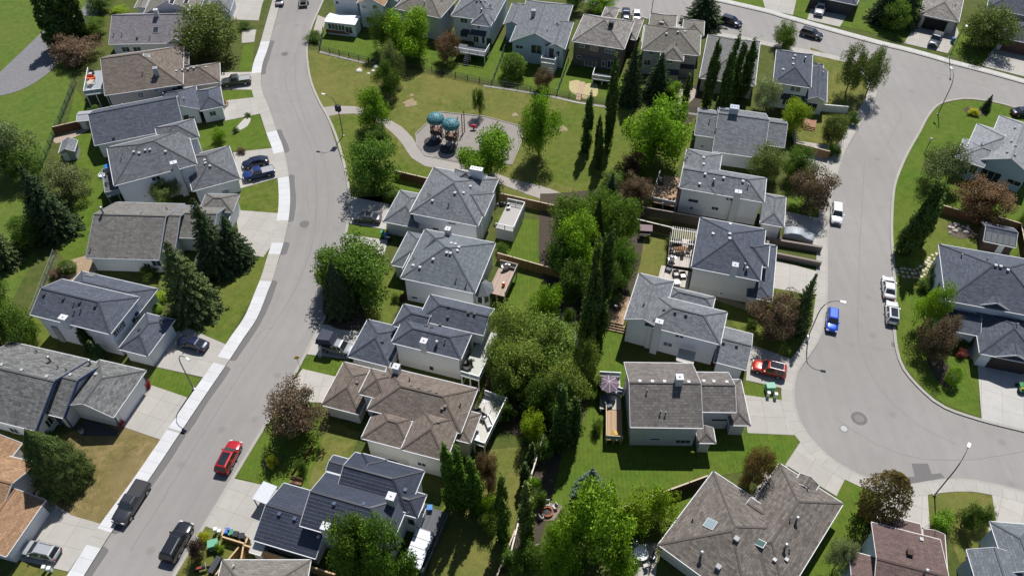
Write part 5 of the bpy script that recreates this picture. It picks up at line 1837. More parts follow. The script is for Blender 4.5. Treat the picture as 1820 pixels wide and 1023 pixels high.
T_('airy', 'grey', (136, 362), 290, 90, 'pale grey green tree behind the deck with the blue cover')
T_('spruce', 'spruce', (116, 432), 298, 84, 'tall dark spruce on the lot line behind the stepped gable bungalow', *SP)
T_('spruce', 'spruce', (88, 400), 330, 60, 'shorter dark spruce leaning on the tall one at the fairway', *SP)
T_('broad', 'deep', (62, 440), 385, 62, 'dark leafy tree below the fairway spruces')
T_('spruce', 'sprucel', (22, 482), 388, 66, 'yellowish spruce on the left edge of the picture', *SP)
T_('broad', 'deep', (2, 560), 480, 60, 'dark tree on the left edge above the mottled roof')
T_('broad', 'deep', (18, 610), 512, 80, 'deep green tree behind the mottled grey roof at the left edge')
T_('broad', 'mid', (56, 618), 540, 66, 'mid green tree between mottled roof and slate roof')
T_('ball', 'deep', (127, 488), 466, 30, 'round clipped shrub in the tan mulch bed', *SH)
T_('bush', 'brown', (102, 492), 478, 24, 'brown twiggy shrub at the left of the tan mulch bed', *SH)
T_('bush', 'deep', (268, 495), 476, 30, 'dark round shrub below the white garage wall of the stepped bungalow', *SH)
T_('ball', 'lime', (294, 535), 520, 25, 'bright clipped shrub by the slate roofed garage, upper one of two', *SH)
T_('ball', 'bright', (282, 557), 543, 20, 'bright clipped shrub by the slate roofed garage, lower one of two', *SH)
T_('spruce', 'sprucel', (360, 574), 433, 98, 'big light green spruce on the lawn beside the curving pavement', *SP)
T_('spruce', 'spruce', (398, 496), 356, 74, 'tall dark spruce against the stepped bungalow garage', *SP)
T_('spruce', 'spruce', (430, 480), 386, 66, 'dark spruce nearest the street of the pair by the bungalow', *SP)
T_('bluespruce', 'blue', (370, 480), 446, 38, 'small blue spruce between two big spruces', *SP)
T_('broad', 'olive', (302, 366), 322, 58, 'rounded olive tree against the white wall with the chimney chase')
T_('cedar', 'cedar', (166, 624), 583, 26, 'dark narrow cedar against the white wall below the chimney', *CE)
T_('cedar', 'cedar', (182, 640), 606, 24, 'second dark cedar nearer the garage of the slate roofed house', *CE)
T_('densespruce', (0.088, 0.138, 0.040), (140, 876), 764, 100, 'massive round shouldered evergreen on the parched lawn', *SP)
T_('bush', 'bright', (391, 256), 228, 28, 'small bright green tree on the lawn by the curved pebble bed')
T_('bush', 'deep', (420, 236), 226, 12, 'tiny dark shrub in the curved pebble bed', *SH)
T_('bush', 'deep', (441, 209), 201, 11, 'tiny round shrub at the tip of the pebble bed', *SH)
T_('bush', 'mid', (88, 778), 766, 18, 'small bright shrub under the porch of the mottled roof house', *SH)
T_('bush', (0.350, 0.028, 0.042), (266, 690), 678, 14, 'red flowering bush at the upper garage corner', 'flower_bush', 'shrub')
T_('bush', (0.392, 0.042, 0.028), (218, 757), 744, 14, 'red flowering bush at the lower garage corner', 'flower_bush', 'shrub')
T_('bush', (0.308, 0.182, 0.042), (401, 190), 176, 14, 'orange flowers beside the slate bungalow garage', 'flower_bush', 'shrub')
T_('bush', 'brown', (430, 274), 262, 16, 'purple brown bush at the head of the two car driveway', *SH)
# --- park edge
T_('airy', 'deep', (682, 98), 12, 48, 'dark tree behind the bright maple by the sunroom yard')
T_('maple', 'bright', (735, 112), 10, 84, 'large bright maple behind the park fence')
T_('crab', 'brown', (796, 116), 54, 40, 'brown leaved tree beside the white railed deck')
T_('airy', 'grey', (701, 152), 68, 44, 'grey green tree at the park fence')
T_('broad', 'deep', (694, 178), 106, 46, 'dark green tree below the grey green one in the park')
T_('ash', 'bright', (668, 236), 154, 64, 'light green ash beside the park path')
T_('airy', 'mid', (676, 260), 222, 46, 'small tree just below the ash in the park')
T_('broad', 'mid', (668, 348), 243, 96, 'big bushy tree at the corner of park and driveway')
T_('bush', 'deep', (694, 360), 335, 30, 'round dark shrub by the grey garage roof', *SH)
T_('bush', 'deep', (560, 76), 56, 30, 'low dark hedge shrub at the bend of the park fence', *SH)
T_('airy', 'deep', (852, 210), 150, 24, 'slim dark young tree above the playground')
T_('ball', 'mid', (912, 142), 96, 44, 'round ball shaped tree in the back yard of the pale blue house')
T_('maple', 'bright', (868, 330), 230, 96, 'maple beside the playground, seen over the white chimney box')
T_('crab', 'brown', (964, 166), 117, 32, 'brown leaved small tree by the balcony of the pale blue house')
T_('ash', 'bright', (957, 288), 163, 70, 'tall bright ash on the right of the playground')
T_('broad', 'mid', (644, 540), 425, 130, 'large leafy tree in the front yard beside the street')
T_('densespruce', 'spruce', (613, 568), 466, 66, 'dark spruce in front of the large leafy street tree', *SP)
T_('bush', 'mid', (704, 536), 522, 16, 'small green shrub by the white garage wall', *SH)
T_('bush', 'purple', (716, 534), 522, 14, 'dark purple shrub by the white garage wall', *SH)
# --- top row
T_('broad', 'bright', (1067, 28), -16, 58, 'green tree at the cross road behind the shake roofed house')
T_('broad', 'deep', (1020, 26), -24, 40, 'dark tree at the top edge beside the pale blue house')
T_('spruce', 'spruce', (1244, 62), -22, 74, 'large dark spruce standing beside the cross road', *SP)
T_('poplar', 'poplar', (1041, 270), 166, 20, 'slim poplar in the park, left of the three', *PO)
T_('poplar', 'poplar', (1060, 278), 204, 15, 'shortest slim poplar of the three in the park', *PO)
T_('poplar', 'poplar', (1078, 268), 97, 26, 'tallest slim poplar of the three in the park', *PO)
T_('poplar', 'poplar', (1062, 300), 226, 15, 'narrow dark poplar in the shade below the three in the park', *PO)
T_('spruce', 'spruce', (1117, 192), 80, 48, 'dark spruce behind the taupe house, left of two', *SP)
T_('spruce', 'spruce', (1165, 182), 96, 54, 'dark spruce behind the taupe house, right of two', *SP)
T_('bush', 'bright', (1190, 175), 142, 34, 'bright leafy bush under the right hand spruce', *SH)
T_('maple', 'bright', (1156, 306), 170, 112, 'huge bright maple below the two spruces')
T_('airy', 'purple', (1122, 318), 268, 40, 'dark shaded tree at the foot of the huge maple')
T_('cedar', 'poplar', (1214, 198), 135, 15, 'thin cypress behind the taupe house', *CE)
for i, (b, t) in enumerate((((1253, 194), 70), ((1281, 196), 60), ((1298, 184), 78), ((1316, 174), 68))):
    T_('poplar', 'poplar', b, t, 25, ('first', 'second', 'third', 'fourth')[i] + ' of the four tall poplars before the plain grey roof, from the left', 'poplar_tree', 'poplar', 'four tall poplars in a row')
T_('airy', 'silver', (1354, 205), 136, 52, 'white flowering pale tree beside the slate corner house')
T_('broad', 'lime', (1400, 245), 177, 54, 'yellow green tree below the slate corner house')
T_('broad', 'mid', (1388, 92), 38, 46, 'round tree on the cross road behind the slate corner house')
T_('airy', 'olive', (1500, 172), 72, 54, 'leafy birch on the street corner, left of two')
T_('airy', 'olive', (1535, 178), 74, 52, 'leafy birch on the street corner, right of two')
T_('broad', 'olive', (1474, 262), 203, 46, 'olive shrub tree behind the white side fence')
T_('bush', 'deep', (1510, 224), 200, 26, 'dark shrub on the corner lawn by the pavement', *SH)
T_('bush', 'deep', (1476, 282), 255, 24, 'dark bush at the end of the wooden side fence', *SH)
T_('spruce', 'spruce', (1562, 52), -34, 60, 'broad dark spruce across the cross road, left of two', *SP)
T_('spruce', 'sprucel', (1600, 56), -30, 60, 'broad dark spruce across the cross road, right of two', *SP)
T_('broad', 'olive', (1738, 96), 8, 92, 'large olive tree by the carport across the cross road')
T_('broad', 'olive', (1778, 52), 16, 48, 'smaller olive tree beside the top right roofs')
T_('spruce', 'spruce', (1748, 200), 169, 18, 'tiny spruce in the corner island bed', *SP)
T_('bush', 'yellow', (1727, 206), 193, 20, 'yellow shrub in the corner island bed', *SH)
# --- right row fronts
T_('broad', 'olive', (1350, 325), 258, 66, 'grey green tree in the front yard, left of the brown leaved one')
T_('broad', 'mid', (1410, 325), 262, 58, 'mid green tree between driveway and white walled house')
T_('crab', 'brown', (1426, 380), 292, 76, 'brown leaved tree at the driveway above the covered car')
T_('bluespruce', 'sprucel', (1407, 594), 490, 48, 'young dark spruce on the lawn near the blue car', *SP)
T_('crab', 'brown', (1364, 604), 520, 80, 'wide brown leaved tree beside the young spruce')
T_('bush', 'mid', (1334, 582), 568, 18, 'small clipped bush behind the brown leaved tree', *SH)
T_('airy', 'grey', (1656, 338), 256, 84, 'grey green tree on the lawn beside the pale blue house')
T_('poplar', 'poplar', (1603, 452), 318, 32, 'tall leaning poplar at the kerb of the right street, left of three', *PO)
T_('poplar', 'poplar', (1614, 450), 330, 32, 'tall leaning poplar at the kerb of the right street, middle of three', *PO)
T_('poplar', 'poplar', (1630, 436), 347, 28, 'tall leaning poplar at the kerb of the right street, right of three', *PO)
T_('crab', (0.189, 0.115, 0.070), (1730, 396), 320, 92, 'wide red brown tree in front of the pale blue house')
T_('broad', 'mid', (1815, 412), 370, 40, 'green tree on the right edge behind the garden shed')
T_('airy', 'bright', (1632, 590), 500, 60, 'sparse light green tree beside the parked white cars')
T_('bush', 'mid', (1656, 506), 470, 36, 'green bush at the corner of the big slate roofed house', *SH)
T_('bush', 'deep', (1640, 520), 498, 28, 'dark low bush next to the sparse tree', *SH)
T_('crab', 'brown', (1646, 640), 562, 58, 'brown leaved tree on the lawn right of the turning circle')
T_('bush', 'deep', (1700, 618), 600, 40, 'dark low hedge in the shade of the porch', *SH)
T_('ball', 'bright', (1684, 684), 655, 28, 'clipped ball shrub in the lawn by the mulch bed', *SH)
T_('bush', (0.280, 0.084, 0.070), (1705, 636), 622, 20, 'pinkish low bush by the front walk of the right hand house', *SH)
T_('ball', (0.165, 0.130, 0.050), (1540, 930), 848, 78, 'round russet tree at the edge of the turning circle')
T_('bush', 'deep', (1702, 938), 900, 40, 'dark bush on the dry lawn, left of the joined pair', *SH)
T_('bush', 'deep', (1734, 936), 902, 32, 'dark bush on the dry lawn, right of the joined pair', *SH)
T_('bush', 'bright', (1668, 940), 918, 40, 'bright low ground shrub beside the maroon roof', *SH)
T_('airy', 'silver', (1474, 1020), 956, 50, 'pale flowering bush tree between brown roof and maroon roof')
T_('crab', 'russet', (1328, 868), 793, 52, 'thin reddish tree in front of the brown grey corner house')
T_('bush', 'brown', (1712, 1012), 998, 18, 'small brown bush by the bottom right house', *SH)
T_('bush', 'mid', (1395, 632), 618, 14, 'little green shrub at the red car driveway', *SH)
# --- the shared back gardens
T_('bluespruce', 'spruce', (1082, 376), 310, 40, 'dark spruce at the end of the park path', *SP)
T_('crab', 'brown', (1127, 374), 308, 58, 'brown bush tree beside the tall grey fence')
T_('broad', 'mid', (1010, 450), 340, 84, 'leafy tree at the left of the big garden clump')
T_('maple', 'bright', (1030, 500), 384, 92, 'bright tree in the middle of the big garden clump')
T_('broad', 'mid', (1092, 450), 346, 74, 'leafy tree at the right of the big garden clump')
T_('broad', 'deep', (1000, 500), 412, 70, 'dark tree at the lower left of the garden clump')
T_('broad', 'mid', (1098, 516), 424, 60, 'mid green tree at the lower right of the garden clump')
T_('densespruce', 'spruce', (1056, 450), 352, 26, 'thin dark spruce rising from the garden clump', *SP)
T_('poplar', 'poplar', (1044, 620), 425, 36, 'very tall dark columnar poplar in the garden centre, left one', *PO)
T_('poplar', 'poplar', (1062, 600), 405, 34, 'very tall dark columnar poplar in the garden centre, right one', *PO)
T_('bush', 'mid', (1104, 508), 488, 22, 'green bush at the corner of the dry square lawn', *SH)
T_('maple', 'bright', (968, 586), 506, 62, 'bright green tree behind the white balcony houses')
T_('airy', (0.195, 0.275, 0.062), (915, 640), 536, 100, 'large feathery tree at the upper left of the garden grove')
T_('airy', (0.195, 0.275, 0.062), (985, 668), 566, 112, 'large feathery tree at the upper right of the garden grove')
T_('airy', (0.195, 0.275, 0.062), (925, 705), 606, 104, 'large feathery tree at the lower left of the garden grove')
T_('airy', (0.195, 0.275, 0.062), (1000, 728), 634, 96, 'large feathery tree at the lower right of the garden grove')
T_('broad', 'deep', (958, 740), 668, 66, 'dark tree under the garden grove')
T_('poplar', 'poplar', (992, 800), 688, 36, 'dark columnar tree below the garden grove')
T_('poplar', 'poplar', (1016, 790), 706, 26, 'second dark columnar tree below the garden grove', *PO)
T_('bush', 'lime', (942, 786), 726, 44, 'lime green bush tree at the fence end')
T_('bush', 'deep', (896, 750), 716, 40, 'dark bush behind the brown house deck', *SH)
T_('cedar', 'cedar', (944, 830), 790, 20, 'small cedar at the garden fence, upper of two', *CE)
T_('cedar', 'cedar', (932, 862), 824, 22, 'small cedar at the garden fence, lower of two', *CE)
T_('poplar', 'olive', (934, 975), 858, 38, 'feathery upright tree left of the fire pit')
T_('broad', 'deep', (935, 1030), 968, 64, 'dark tree in the bottom edge hedge')
T_('bush', 'mid', (905, 1000), 975, 40, 'mid green bush at the bottom hedge', *SH)
T_('bush', 'bright', (948, 880), 845, 26, 'bright bush along the garden fence', *SH)
T_('poplar', 'mid', (803, 905), 786, 32, 'column tree at the brown house corner, first from the left', *PO)
T_('poplar', 'mid', (822, 905), 796, 28, 'column tree at the brown house corner, second from the left', *PO)
T_('poplar', 'mid', (843, 912), 816, 30, 'column tree at the brown house corner, third from the left', *PO)
T_('crab', 'brown', (868, 882), 800, 40, 'brown twiggy tree behind the column trees')
T_('bush', 'bright', (858, 918), 876, 26, 'bright small tree behind the navy roofed house, left of two')
T_('bush', 'bright', (877, 922), 878, 26, 'bright small tree behind the navy roofed house, right of two')
T_('poplar', 'deep', (893, 962), 850, 30, 'dark upright tree in the dry back yard', *PO)
T_('maple', 'mid', (655, 1052), 916, 92, 'big leafy maple before the navy roofs, left crown')
T_('maple', 'mid', (706, 1060), 926, 92, 'big leafy maple before the navy roofs, right crown')
T_('bush', 'olive', (612, 996), 980, 30, 'low spreading bush by the porch of the navy roofed house', *SH)
T_('crab', 'brown', (537, 776), 690, 98, 'wide brown leaved tree in the front lawn of the brown house')
T_('bush', 'yellow', (488, 832), 808, 20, 'yellow bush in a round bed near the red car', *SH)
T_('bush', 'deep', (540, 840), 815, 22, 'green shrub beside the wooden garden bench', *SH)
T_('bush', 'yellow', (367, 962), 946, 18, 'small yellow shrub near the bottom left bins', *SH)
T_('bush', 'purple', (358, 992), 960, 32, 'purple leaved shrub on the lawn by the black car', *SH)
T_('bush', 'bright', (394, 980), 966, 16, 'small bright plant beside the green cabinet', *SH)
T_('bluespruce', 'blue', (1044, 900), 834, 66, 'blue grey spruce on the long back lawn', *SP)
T_('bluespruce', 'blue', (1083, 906), 862, 28, 'smaller blue spruce next to the big one', *SP)
T_('maple', (0.203, 0.350, 0.031), (1046, 1012), 876, 138, 'very large bright maple at the bottom edge of the gardens')
T_('broad', 'bright', (985, 1030), 930, 60, 'bright bush tree left of the very large maple')
T_('broad', 'bright', (1095, 1040), 975, 66, 'bright bush tree right of the very large maple')
T_('bush', (0.24, 0.36, 0.03), (1127, 942), 882, 66, 'round lime tree by the dark fence, left of two')
T_('bush', (0.24, 0.36, 0.03), (1167, 934), 869, 62, 'round lime tree by the dark fence, right of two')
T_('cedar', 'cedar', (1098, 966), 930, 20, 'dark cedar beside the patio table', *CE)
T_('bush', 'bright', (1000, 1030), 1002, 60, 'clipped bright shrub at the bottom edge', *SH)
T_('bush', 'mid', (1112, 1022), 1000, 36, 'garden shrub below the round white patio table', *SH)
T_('bush', 'mid', (1008, 585), 545, 26, 'shrub in the pale gravel bed', *SH)
T_('bush', 'deep', (1062, 705), 672, 30, 'dark shrub behind the purple parasol', *SH)
T_('bush', 'mid', (1058, 768), 745, 22, 'shrub beside the timber steps', *SH)
T_('bush', 'mid', (892, 452), 432, 22, 'sparse shrub against the deck of the blue grey house', *SH)
T_('bush', 'deep', (1190, 440), 420, 20, 'small dark shrub by the slatted pergola', *SH)
T_('broad', 'mid', (1062, 410), 332, 66, 'leafy tree at the very top of the big garden clump')
T_('broad', 'deep', (1020, 548), 462, 74, 'dark tree at the bottom of the big garden clump')
T_('broad', 'deep', (1080, 545), 470, 56, 'dark tree at the lower right foot of the garden clump')
T_('airy', (0.195, 0.275, 0.062), (955, 672), 580, 96, 'large feathery tree in the middle of the garden grove')
T_('airy', (0.195, 0.275, 0.062), (890, 676), 590, 64, 'feathery tree at the balcony side of the garden grove')
T_('airy', (0.195, 0.275, 0.062), (1030, 690), 606, 66, 'feathery tree at the lawn side of the garden grove')
T_('broad', 'deep', (900, 716), 660, 62, 'dark tree at the lower left foot of the grove')
T_('broad', 'deep', (990, 762), 700, 56, 'dark tree between grove and columnar trees')
T_('bush', 'deep', (965, 815), 780, 40, 'dark shrub under the second columnar tree', *SH)
T_('bush', 'mid', (955, 900), 868, 34, 'leafy shrub beside the bright one along the garden fence', *SH)
T_('bush', 'mid', (868, 945), 915, 34, 'green shrub in the shade of the column trees', *SH)
T_('bush', 'deep', (960, 1005), 975, 50, 'dark shrub below the fire pit', *SH)
T_('bush', 'deep', (1005, 640), 610, 40, 'dark shrub beside the pale gravel bed', *SH)
T_('bush', 'deep', (1090, 330), 305, 40, 'dark shrub beside the end of the park path', *SH)
T_('bush', 'olive', (1152, 372), 352, 24, 'small olive shrub at the corner of the brown deck', *SH)
T_('broad', 'mid', (596, 520), 440, 60, 'leafy tree at the street side of the large front yard tree')
T_('broad', 'mid', (1585, 60), 0, 50, 'leafy tree between the two spruces across the cross road')
# ================================================================== VEHICLES
# stations: x fraction, shoulder height, half width fraction
PROF = {
 'sedan': dict(L=4.65, W=1.82, H=1.45, zb=.20, wr=.33, fx=.30, rx=-.29,
   st=[(-.5, .55, .72), (-.488, .82, .84), (-.44, .93, .91), (-.36, .97, .97), (-.2, .95, 1), (.05, .93, 1), (.22, .91, 1), (.30, .86, .98), (.40, .78, .94), (.465, .68, .86), (.495, .55, .74), (.5, .42, .68)],
   cab=(-.40, -.22, .06, .24)),
 'suv': dict(L=4.70, W=1.90, H=1.70, zb=.26, wr=.36, fx=.30, rx=-.29,
   st=[(-.5, .62, .78), (-.492, .95, .88), (-.46, 1.05, .94), (-.36, 1.07, .98), (-.2, 1.06, 1), (.05, 1.04, 1), (.22, 1.02, 1), (.30, .98, .98), (.40, .92, .95), (.465, .82, .88), (.495, .66, .78), (.5, .48, .72)],
   cab=(-.485, -.42, .06, .23)),
 'wagon': dict(L=4.60, W=1.83, H=1.58, zb=.22, wr=.34, fx=.30, rx=-.29,
   st=[(-.5, .58, .76), (-.49, .88, .87), (-.45, .98, .93), (-.36, 1.0, .98), (-.2, .98, 1), (.05, .96, 1), (.22, .94, 1), (.30, .90, .98), (.40, .82, .94), (.465, .72, .86), (.495, .58, .74), (.5, .44, .68)],
   cab=(-.475, -.40, .06, .25)),
 'pickup': dict(L=5.75, W=2.00, H=1.88, zb=.36, wr=.40, fx=.31, rx=-.30,
   st=[(-.5, .70, .90), (-.496, 1.08, .95), (-.46, 1.12, .98), (-.3, 1.12, .99), (-.12, 1.12, 1), (.1, 1.12, 1), (.20, 1.12, 1), (.26, 1.14, .99), (.38, 1.10, .97), (.465, 1.02, .93), (.495, .86, .88), (.5, .60, .84)],
   cab=(-.11, -.085, .115, .215)),
}
PAINT = paint()
def v_loft(P):
    mb = MB()
    L, W = P['L'], P['W'] / 2
    rings = []
    for x, zs, w in P['st']:
        zb = P['zb'] + (.10 if abs(x) > .47 else 0)
        y = W * w
        zm = zb + (zs - zb) * .45
        rings.append([(x * L, -y * .90, zb), (x * L, -y * .99, zb + .10), (x * L, -y, zm), (x * L, -y * .975, zs - .05), (x * L, -y * .90, zs),
                      (x * L, -y * .45, zs + .025), (x * L, y * .45, zs + .025), (x * L, y * .90, zs), (x * L, y * .975, zs - .05), (x * L, y, zm), (x * L, y * .99, zb + .10), (x * L, y * .90, zb)])
    n = 12
    vs = [p for r in rings for p in r]
    fs = []
    for i in range(len(rings) - 1):
        for k in range(n):
            k2 = (k + 1) % n
            fs.append((i * n + k, (i + 1) * n + k, (i + 1) * n + k2, i * n + k2))
    fs.append(tuple(range(n)))
    fs.append(tuple((len(rings) - 1) * n + k for k in reversed(range(n))))
    mb.mesh(vs, fs)
    return mb
def car(kd, pos, front, col, label, cat='car', name='parked_car', group=None, z=0.004, roofpan=None, racks=False, bed='open', scale=1.0):
    """pos: pixel under the middle of the car; front: a pixel straight ahead of it"""
    P = PROF[kd]
    a, b = at(*pos, z), at(*front, z)
    d = b - a
    rt = thing(name, label, cat, a, math.atan2(d.y, d.x), group)
    rt.scale = (scale,) * 3
    L, W, H = P['L'], P['W'] / 2, P['H']
    def part(n, mb, m, par=rt, smooth=False):
        o = mb.build(n, m, par, smooth)
        o.color = (*col, 1)
        return o
    body = part('body', v_loft(P), PAINT, smooth=True)
    m = body.modifiers.new('bevel', 'EDGE_SPLIT'); m.split_angle = rad(42)
    c0, c1, c2, c3 = [v * L for v in P['cab']]
    zs = P['st'][5][1] + .0
    wb, wt = W * .93, W * .74
    zt = H
    A = [(c0, -wb, zs), (c3, -wb, zs), (c3, wb, zs), (c0, wb, zs)]
    B = [(c1, -wt, zt - .07), (c2, -wt, zt - .07), (c2, wt, zt - .07), (c1, wt, zt - .07)]
    Cc = [(c1 + .16, -wt + .16, zt), (c2 - .2, -wt + .16, zt), (c2 - .2, wt - .16, zt), (c1 + .16, wt - .16, zt)]
    cb = MB().mesh(A + B + Cc, [(0, 1, 5, 4), (1, 2, 6, 5), (2, 3, 7, 6), (3, 0, 4, 7), (4, 5, 9, 8), (5, 6, 10, 9), (6, 7, 11, 10), (7, 4, 8, 11), (8, 9, 10, 11)])
    part('cabin', cb, PAINT)
    def glassq(nm, q, e=.022, s=.90, t=.86):
        q = [Vector(p) for p in q]
        c = sum(q, Vector()) / 4
        nrm = (q[1] - q[0]).cross(q[3] - q[0]).normalized()
        ux, uy = (q[1] - q[0] + q[2] - q[3]) / 2, (q[3] - q[0] + q[2] - q[1]) / 2
        q2 = [c + (p - c) * s + nrm * e for p in q]
        bq = [c + (p - c) * s + nrm * .004 for p in q]
        part(nm, MB().mesh([tuple(p) for p in bq + q2], [(4, 5, 6, 7), (0, 4, 7, 3), (1, 2, 6, 5), (0, 1, 5, 4), (3, 7, 6, 2)]), CARGLASS)
    glassq('windscreen', [A[1], A[2], B[2], B[1]])
    glassq('rear_window', [A[3], A[0], B[0], B[3]], s=.84)
    for sgn in (-1, 1):
        n = 2 if kd != 'pickup' else 2
        for i in range(n):
            f0, f1 = i / n + (.03 if i else 0.05), (i + 1) / n - (.03 if i < n - 1 else .05)
            lo = [(c0 + (c3 - c0) * f, sgn * wb, zs) for f in (f0, f1)]
            hi = [(c1 + (c2 - c1) * f, sgn * wt, zt - .07) for f in (f0, f1)]
            q = [lo[0], lo[1], hi[1], hi[0]] if sgn < 0 else [lo[1], lo[0], hi[0], hi[1]]
            glassq('side_window', q, s=.86)
    if roofpan:
        part('roof_panel', MB().box(c1 + .22, c2 - .24, -wt + .19, wt - .19, zt + .002, zt + .02), CARGLASS if roofpan == 'glass' else roofpan)
    if racks:
        for sgn in (-1, 1):
            part('roof_rail', MB().bar((c1 + .12, sgn * (wt - .1), zt + .06), (c2 - .25, sgn * (wt - .1), zt + .06), .05, .05), GREYM)
    wr = P['wr']
    for x in (P['fx'] * L, P['rx'] * L):
        for sgn in (-1, 1):
            y = sgn * (W - .10)
            w = part('wheel', MB().tube([(x, y - .12, wr), (x, y + .105, wr)] if sgn > 0 else [(x, y + .12, wr), (x, y - .105, wr)], wr, 18), RUBBER)
            part('rim', MB().tube([(x, y + sgn * .106, wr), (x, y + sgn * .115, wr)], wr * .62, 12), GREYM, w)
            part('wheel_arch', MB().tube([(x, y - sgn * .02, wr + .03), (x, y + sgn * .098, wr + .03)], wr + .06, 18), PLASTIC)
            hx = L * (.478 if x > 0 else -.487)
            zz = P['st'][-3][1] * .93 if x > 0 else P['st'][1][1] * .92
            yy = sgn * W * (.70 if x > 0 else .76)
            part('headlight' if x > 0 else 'taillight', MB().box(hx - .12, hx + (.06 if x > 0 else .10), yy - .19, yy + .19, zz - .12, zz + .035) if x > 0 else
                 MB().box(hx - .06, hx + .10, yy - .13, yy + .13, zz - .2, zz + .04), LAMP_CLEAR if x > 0 else LAMP_RED)
    for sgn in (-1, 1):
        mx = c3 - .45
        part('mirror', MB().box(mx - .09, mx + .09, sgn * (W * .96), sgn * (W * .96 + .2), zs + .02, zs + .17), PAINT)
    part('grille', MB().box(L * .485, L * .503, -W * .5, W * .5, P['zb'] + .18, P['zb'] + .42), PLASTIC)
    part('bumper', MB().box(-L * .505, -L * .49, -W * .72, W * .72, P['zb'] + .12, P['zb'] + .34), PLASTIC)
    if kd == 'pickup':
        x0, x1 = -L * .485, -L * .118
        zz = P['st'][3][1] + .03
        part('bed_liner' if bed == 'open' else 'bed_cover', MB().box(x0, x1, -W * .82, W * .82, zz - .03, zz + (.012 if bed == 'open' else .05)), PLASTIC if bed in ('open', 'dark') else plain('grey_bed_cover', (.30, .30, .31), .5))
        for sgn in (-1, 1):
            part('bed_rail', MB().box(x0, x1, sgn * W * .83, sgn * W * .96, zz - .03, zz + .06), PAINT)
    return rt
BLK, DGR, SIL, WHT, RED, BLU, NVY = (.010, .010, .012), (.045, .047, .05), (.42, .43, .44), (.78, .78, .78), (.45, .012, .018), (.012, .07, .48), (.010, .016, .045)
DZ = GZ + .054
car('suv', (409, 816), (421, 792), RED, 'red crossover with black glass roof parked facing up the left street', roofpan='glass')
car('pickup', (237, 897), (214, 933), (.042, .044, .052), 'dark grey pickup with covered bed parked facing down the street beside the pavement', 'pickup', bed='dark')
car('suv', (318, 966), (332, 940), (.016, .017, .022), 'long black sport utility car parked facing up near the bottom edge', roofpan=None, racks=True, scale=1.06)
car('wagon', (76, 982), (50, 976), SIL, 'silver crossover on the driveway of the orange roofed house', z=DZ, racks=True)
car('sedan', (344, 614), (322, 608), (.010, .016, .05), 'dark navy hatchback with shiny blue tailgate on the driveway by the lamp', z=DZ)
car('sedan', (455, 293), (432, 298), NVY, 'dark blue car beside the blue pickup on the two car driveway', z=DZ)
car('pickup', (461, 313), (440, 318), (.012, .035, .16), 'blue pickup with grey bed cover on the two car driveway', 'pickup', z=DZ, bed='grey', scale=.95)
car('pickup', (421, 149), (398, 152), (.06, .065, .07), 'grey pickup with pale bed cover in front of the brown roofed house', 'pickup', z=DZ, bed='grey')
car('sedan', (653, 391), (630, 389), (.10, .105, .115), 'grey sedan with dark roof glass below the tree shadow on the middle driveway', z=DZ, roofpan='glass')
car('suv', (1477, 574), (1476, 596), BLU, 'bright blue hatchback parked at the kerb of the right street', scale=.90)
car('suv', (1365, 660), (1345, 655), (.42, .035, .02), 'red orange sport utility car with a black roof hatch on the driveway', z=DZ, roofpan='glass', racks=True)
car('suv', (1485, 385), (1485, 405), WHT, 'white boxy sport utility car parked on the right street facing the viewer', scale=.98)
car('sedan', (1577, 515), (1575, 490), WHT, 'white car parked on the right street, the upper of two at the far kerb')
car('suv', (1583, 560), (1582, 536), (.74, .74, .74), 'white car with black glass roof, the lower of two at the far kerb', roofpan='glass', scale=.95)
car('suv', (1441, 65), (1458, 70), (.03, .035, .042), 'dark grey crossover driving along the cross road')
car('suv', (1299, 43), (1314, 48), (.012, .016, .035), 'dark blue crossover parked by the large dark spruce')
car('pickup', (1661, 75), (1654, 88), (.05, .055, .07), 'dark pickup parked on the drive before the open carport', 'pickup', z=DZ)
car('pickup', (1456, 20), (1452, 36), SIL, 'silver pickup parked on a drive at the top edge', 'pickup', z=DZ)
car('sedan', (1818, 204), (1846, 204), NVY, 'dark blue car cut off by the right edge behind the pale blue house', z=DZ)
car('sedan', (1112, 29), (1112, 45), NVY, 'dark blue car behind the shake roofed house', z=DZ)
car('sedan', (1131, 32), (1131, 48), WHT, 'white car behind the shake roofed house', z=DZ)
car('sedan', (498, 4), (499, -14), SIL, 'silver car at the very top of the left street')
# flat trailer at the top of the street
def trailer(px, front, label):
    a, b = at(*px, .004), at(*front, .004)
    d = b - a
    t = thing('utility_trailer', label, 'trailer', a, math.atan2(d.y, d.x))
    MB().box(-1.8, 1.8, -.95, .95, .55, .66).build('trailer_deck', boards('grey_deck_boards', (.16, .15, .14), .2, 1), t)
    m = MB()
    for s_ in (-1, 1):
        m.bar((-1.8, s_ * .97, .95), (1.8, s_ * .97, .95), .06, .06)
        for x in (-1.7, -.6, .6, 1.7): m.bar((x, s_ * .97, .6), (x, s_ * .97, .95), .05, .05)
    m.bar((1.8, -.97, .95), (1.8, .97, .95), .06, .06)
    m.build('side_rail', BLACKM, t)
    MB().bar((1.8, 0, .55), (3.0, 0, .5), .1, .1).build('drawbar', BLACKM, t)
    for s_ in (-1, 1):
        MB().tube([(0, s_ * .95, .33), (0, s_ * 1.15, .33)], .33, 14).build('wheel', RUBBER, t)
    MB().box(-1.2, .9, -.6, .5, .67, 1.15).build('cargo_box', BLACKM, t)
trailer((540, 8), (541, -10), 'small flat trailer with railings at the top of the left street')
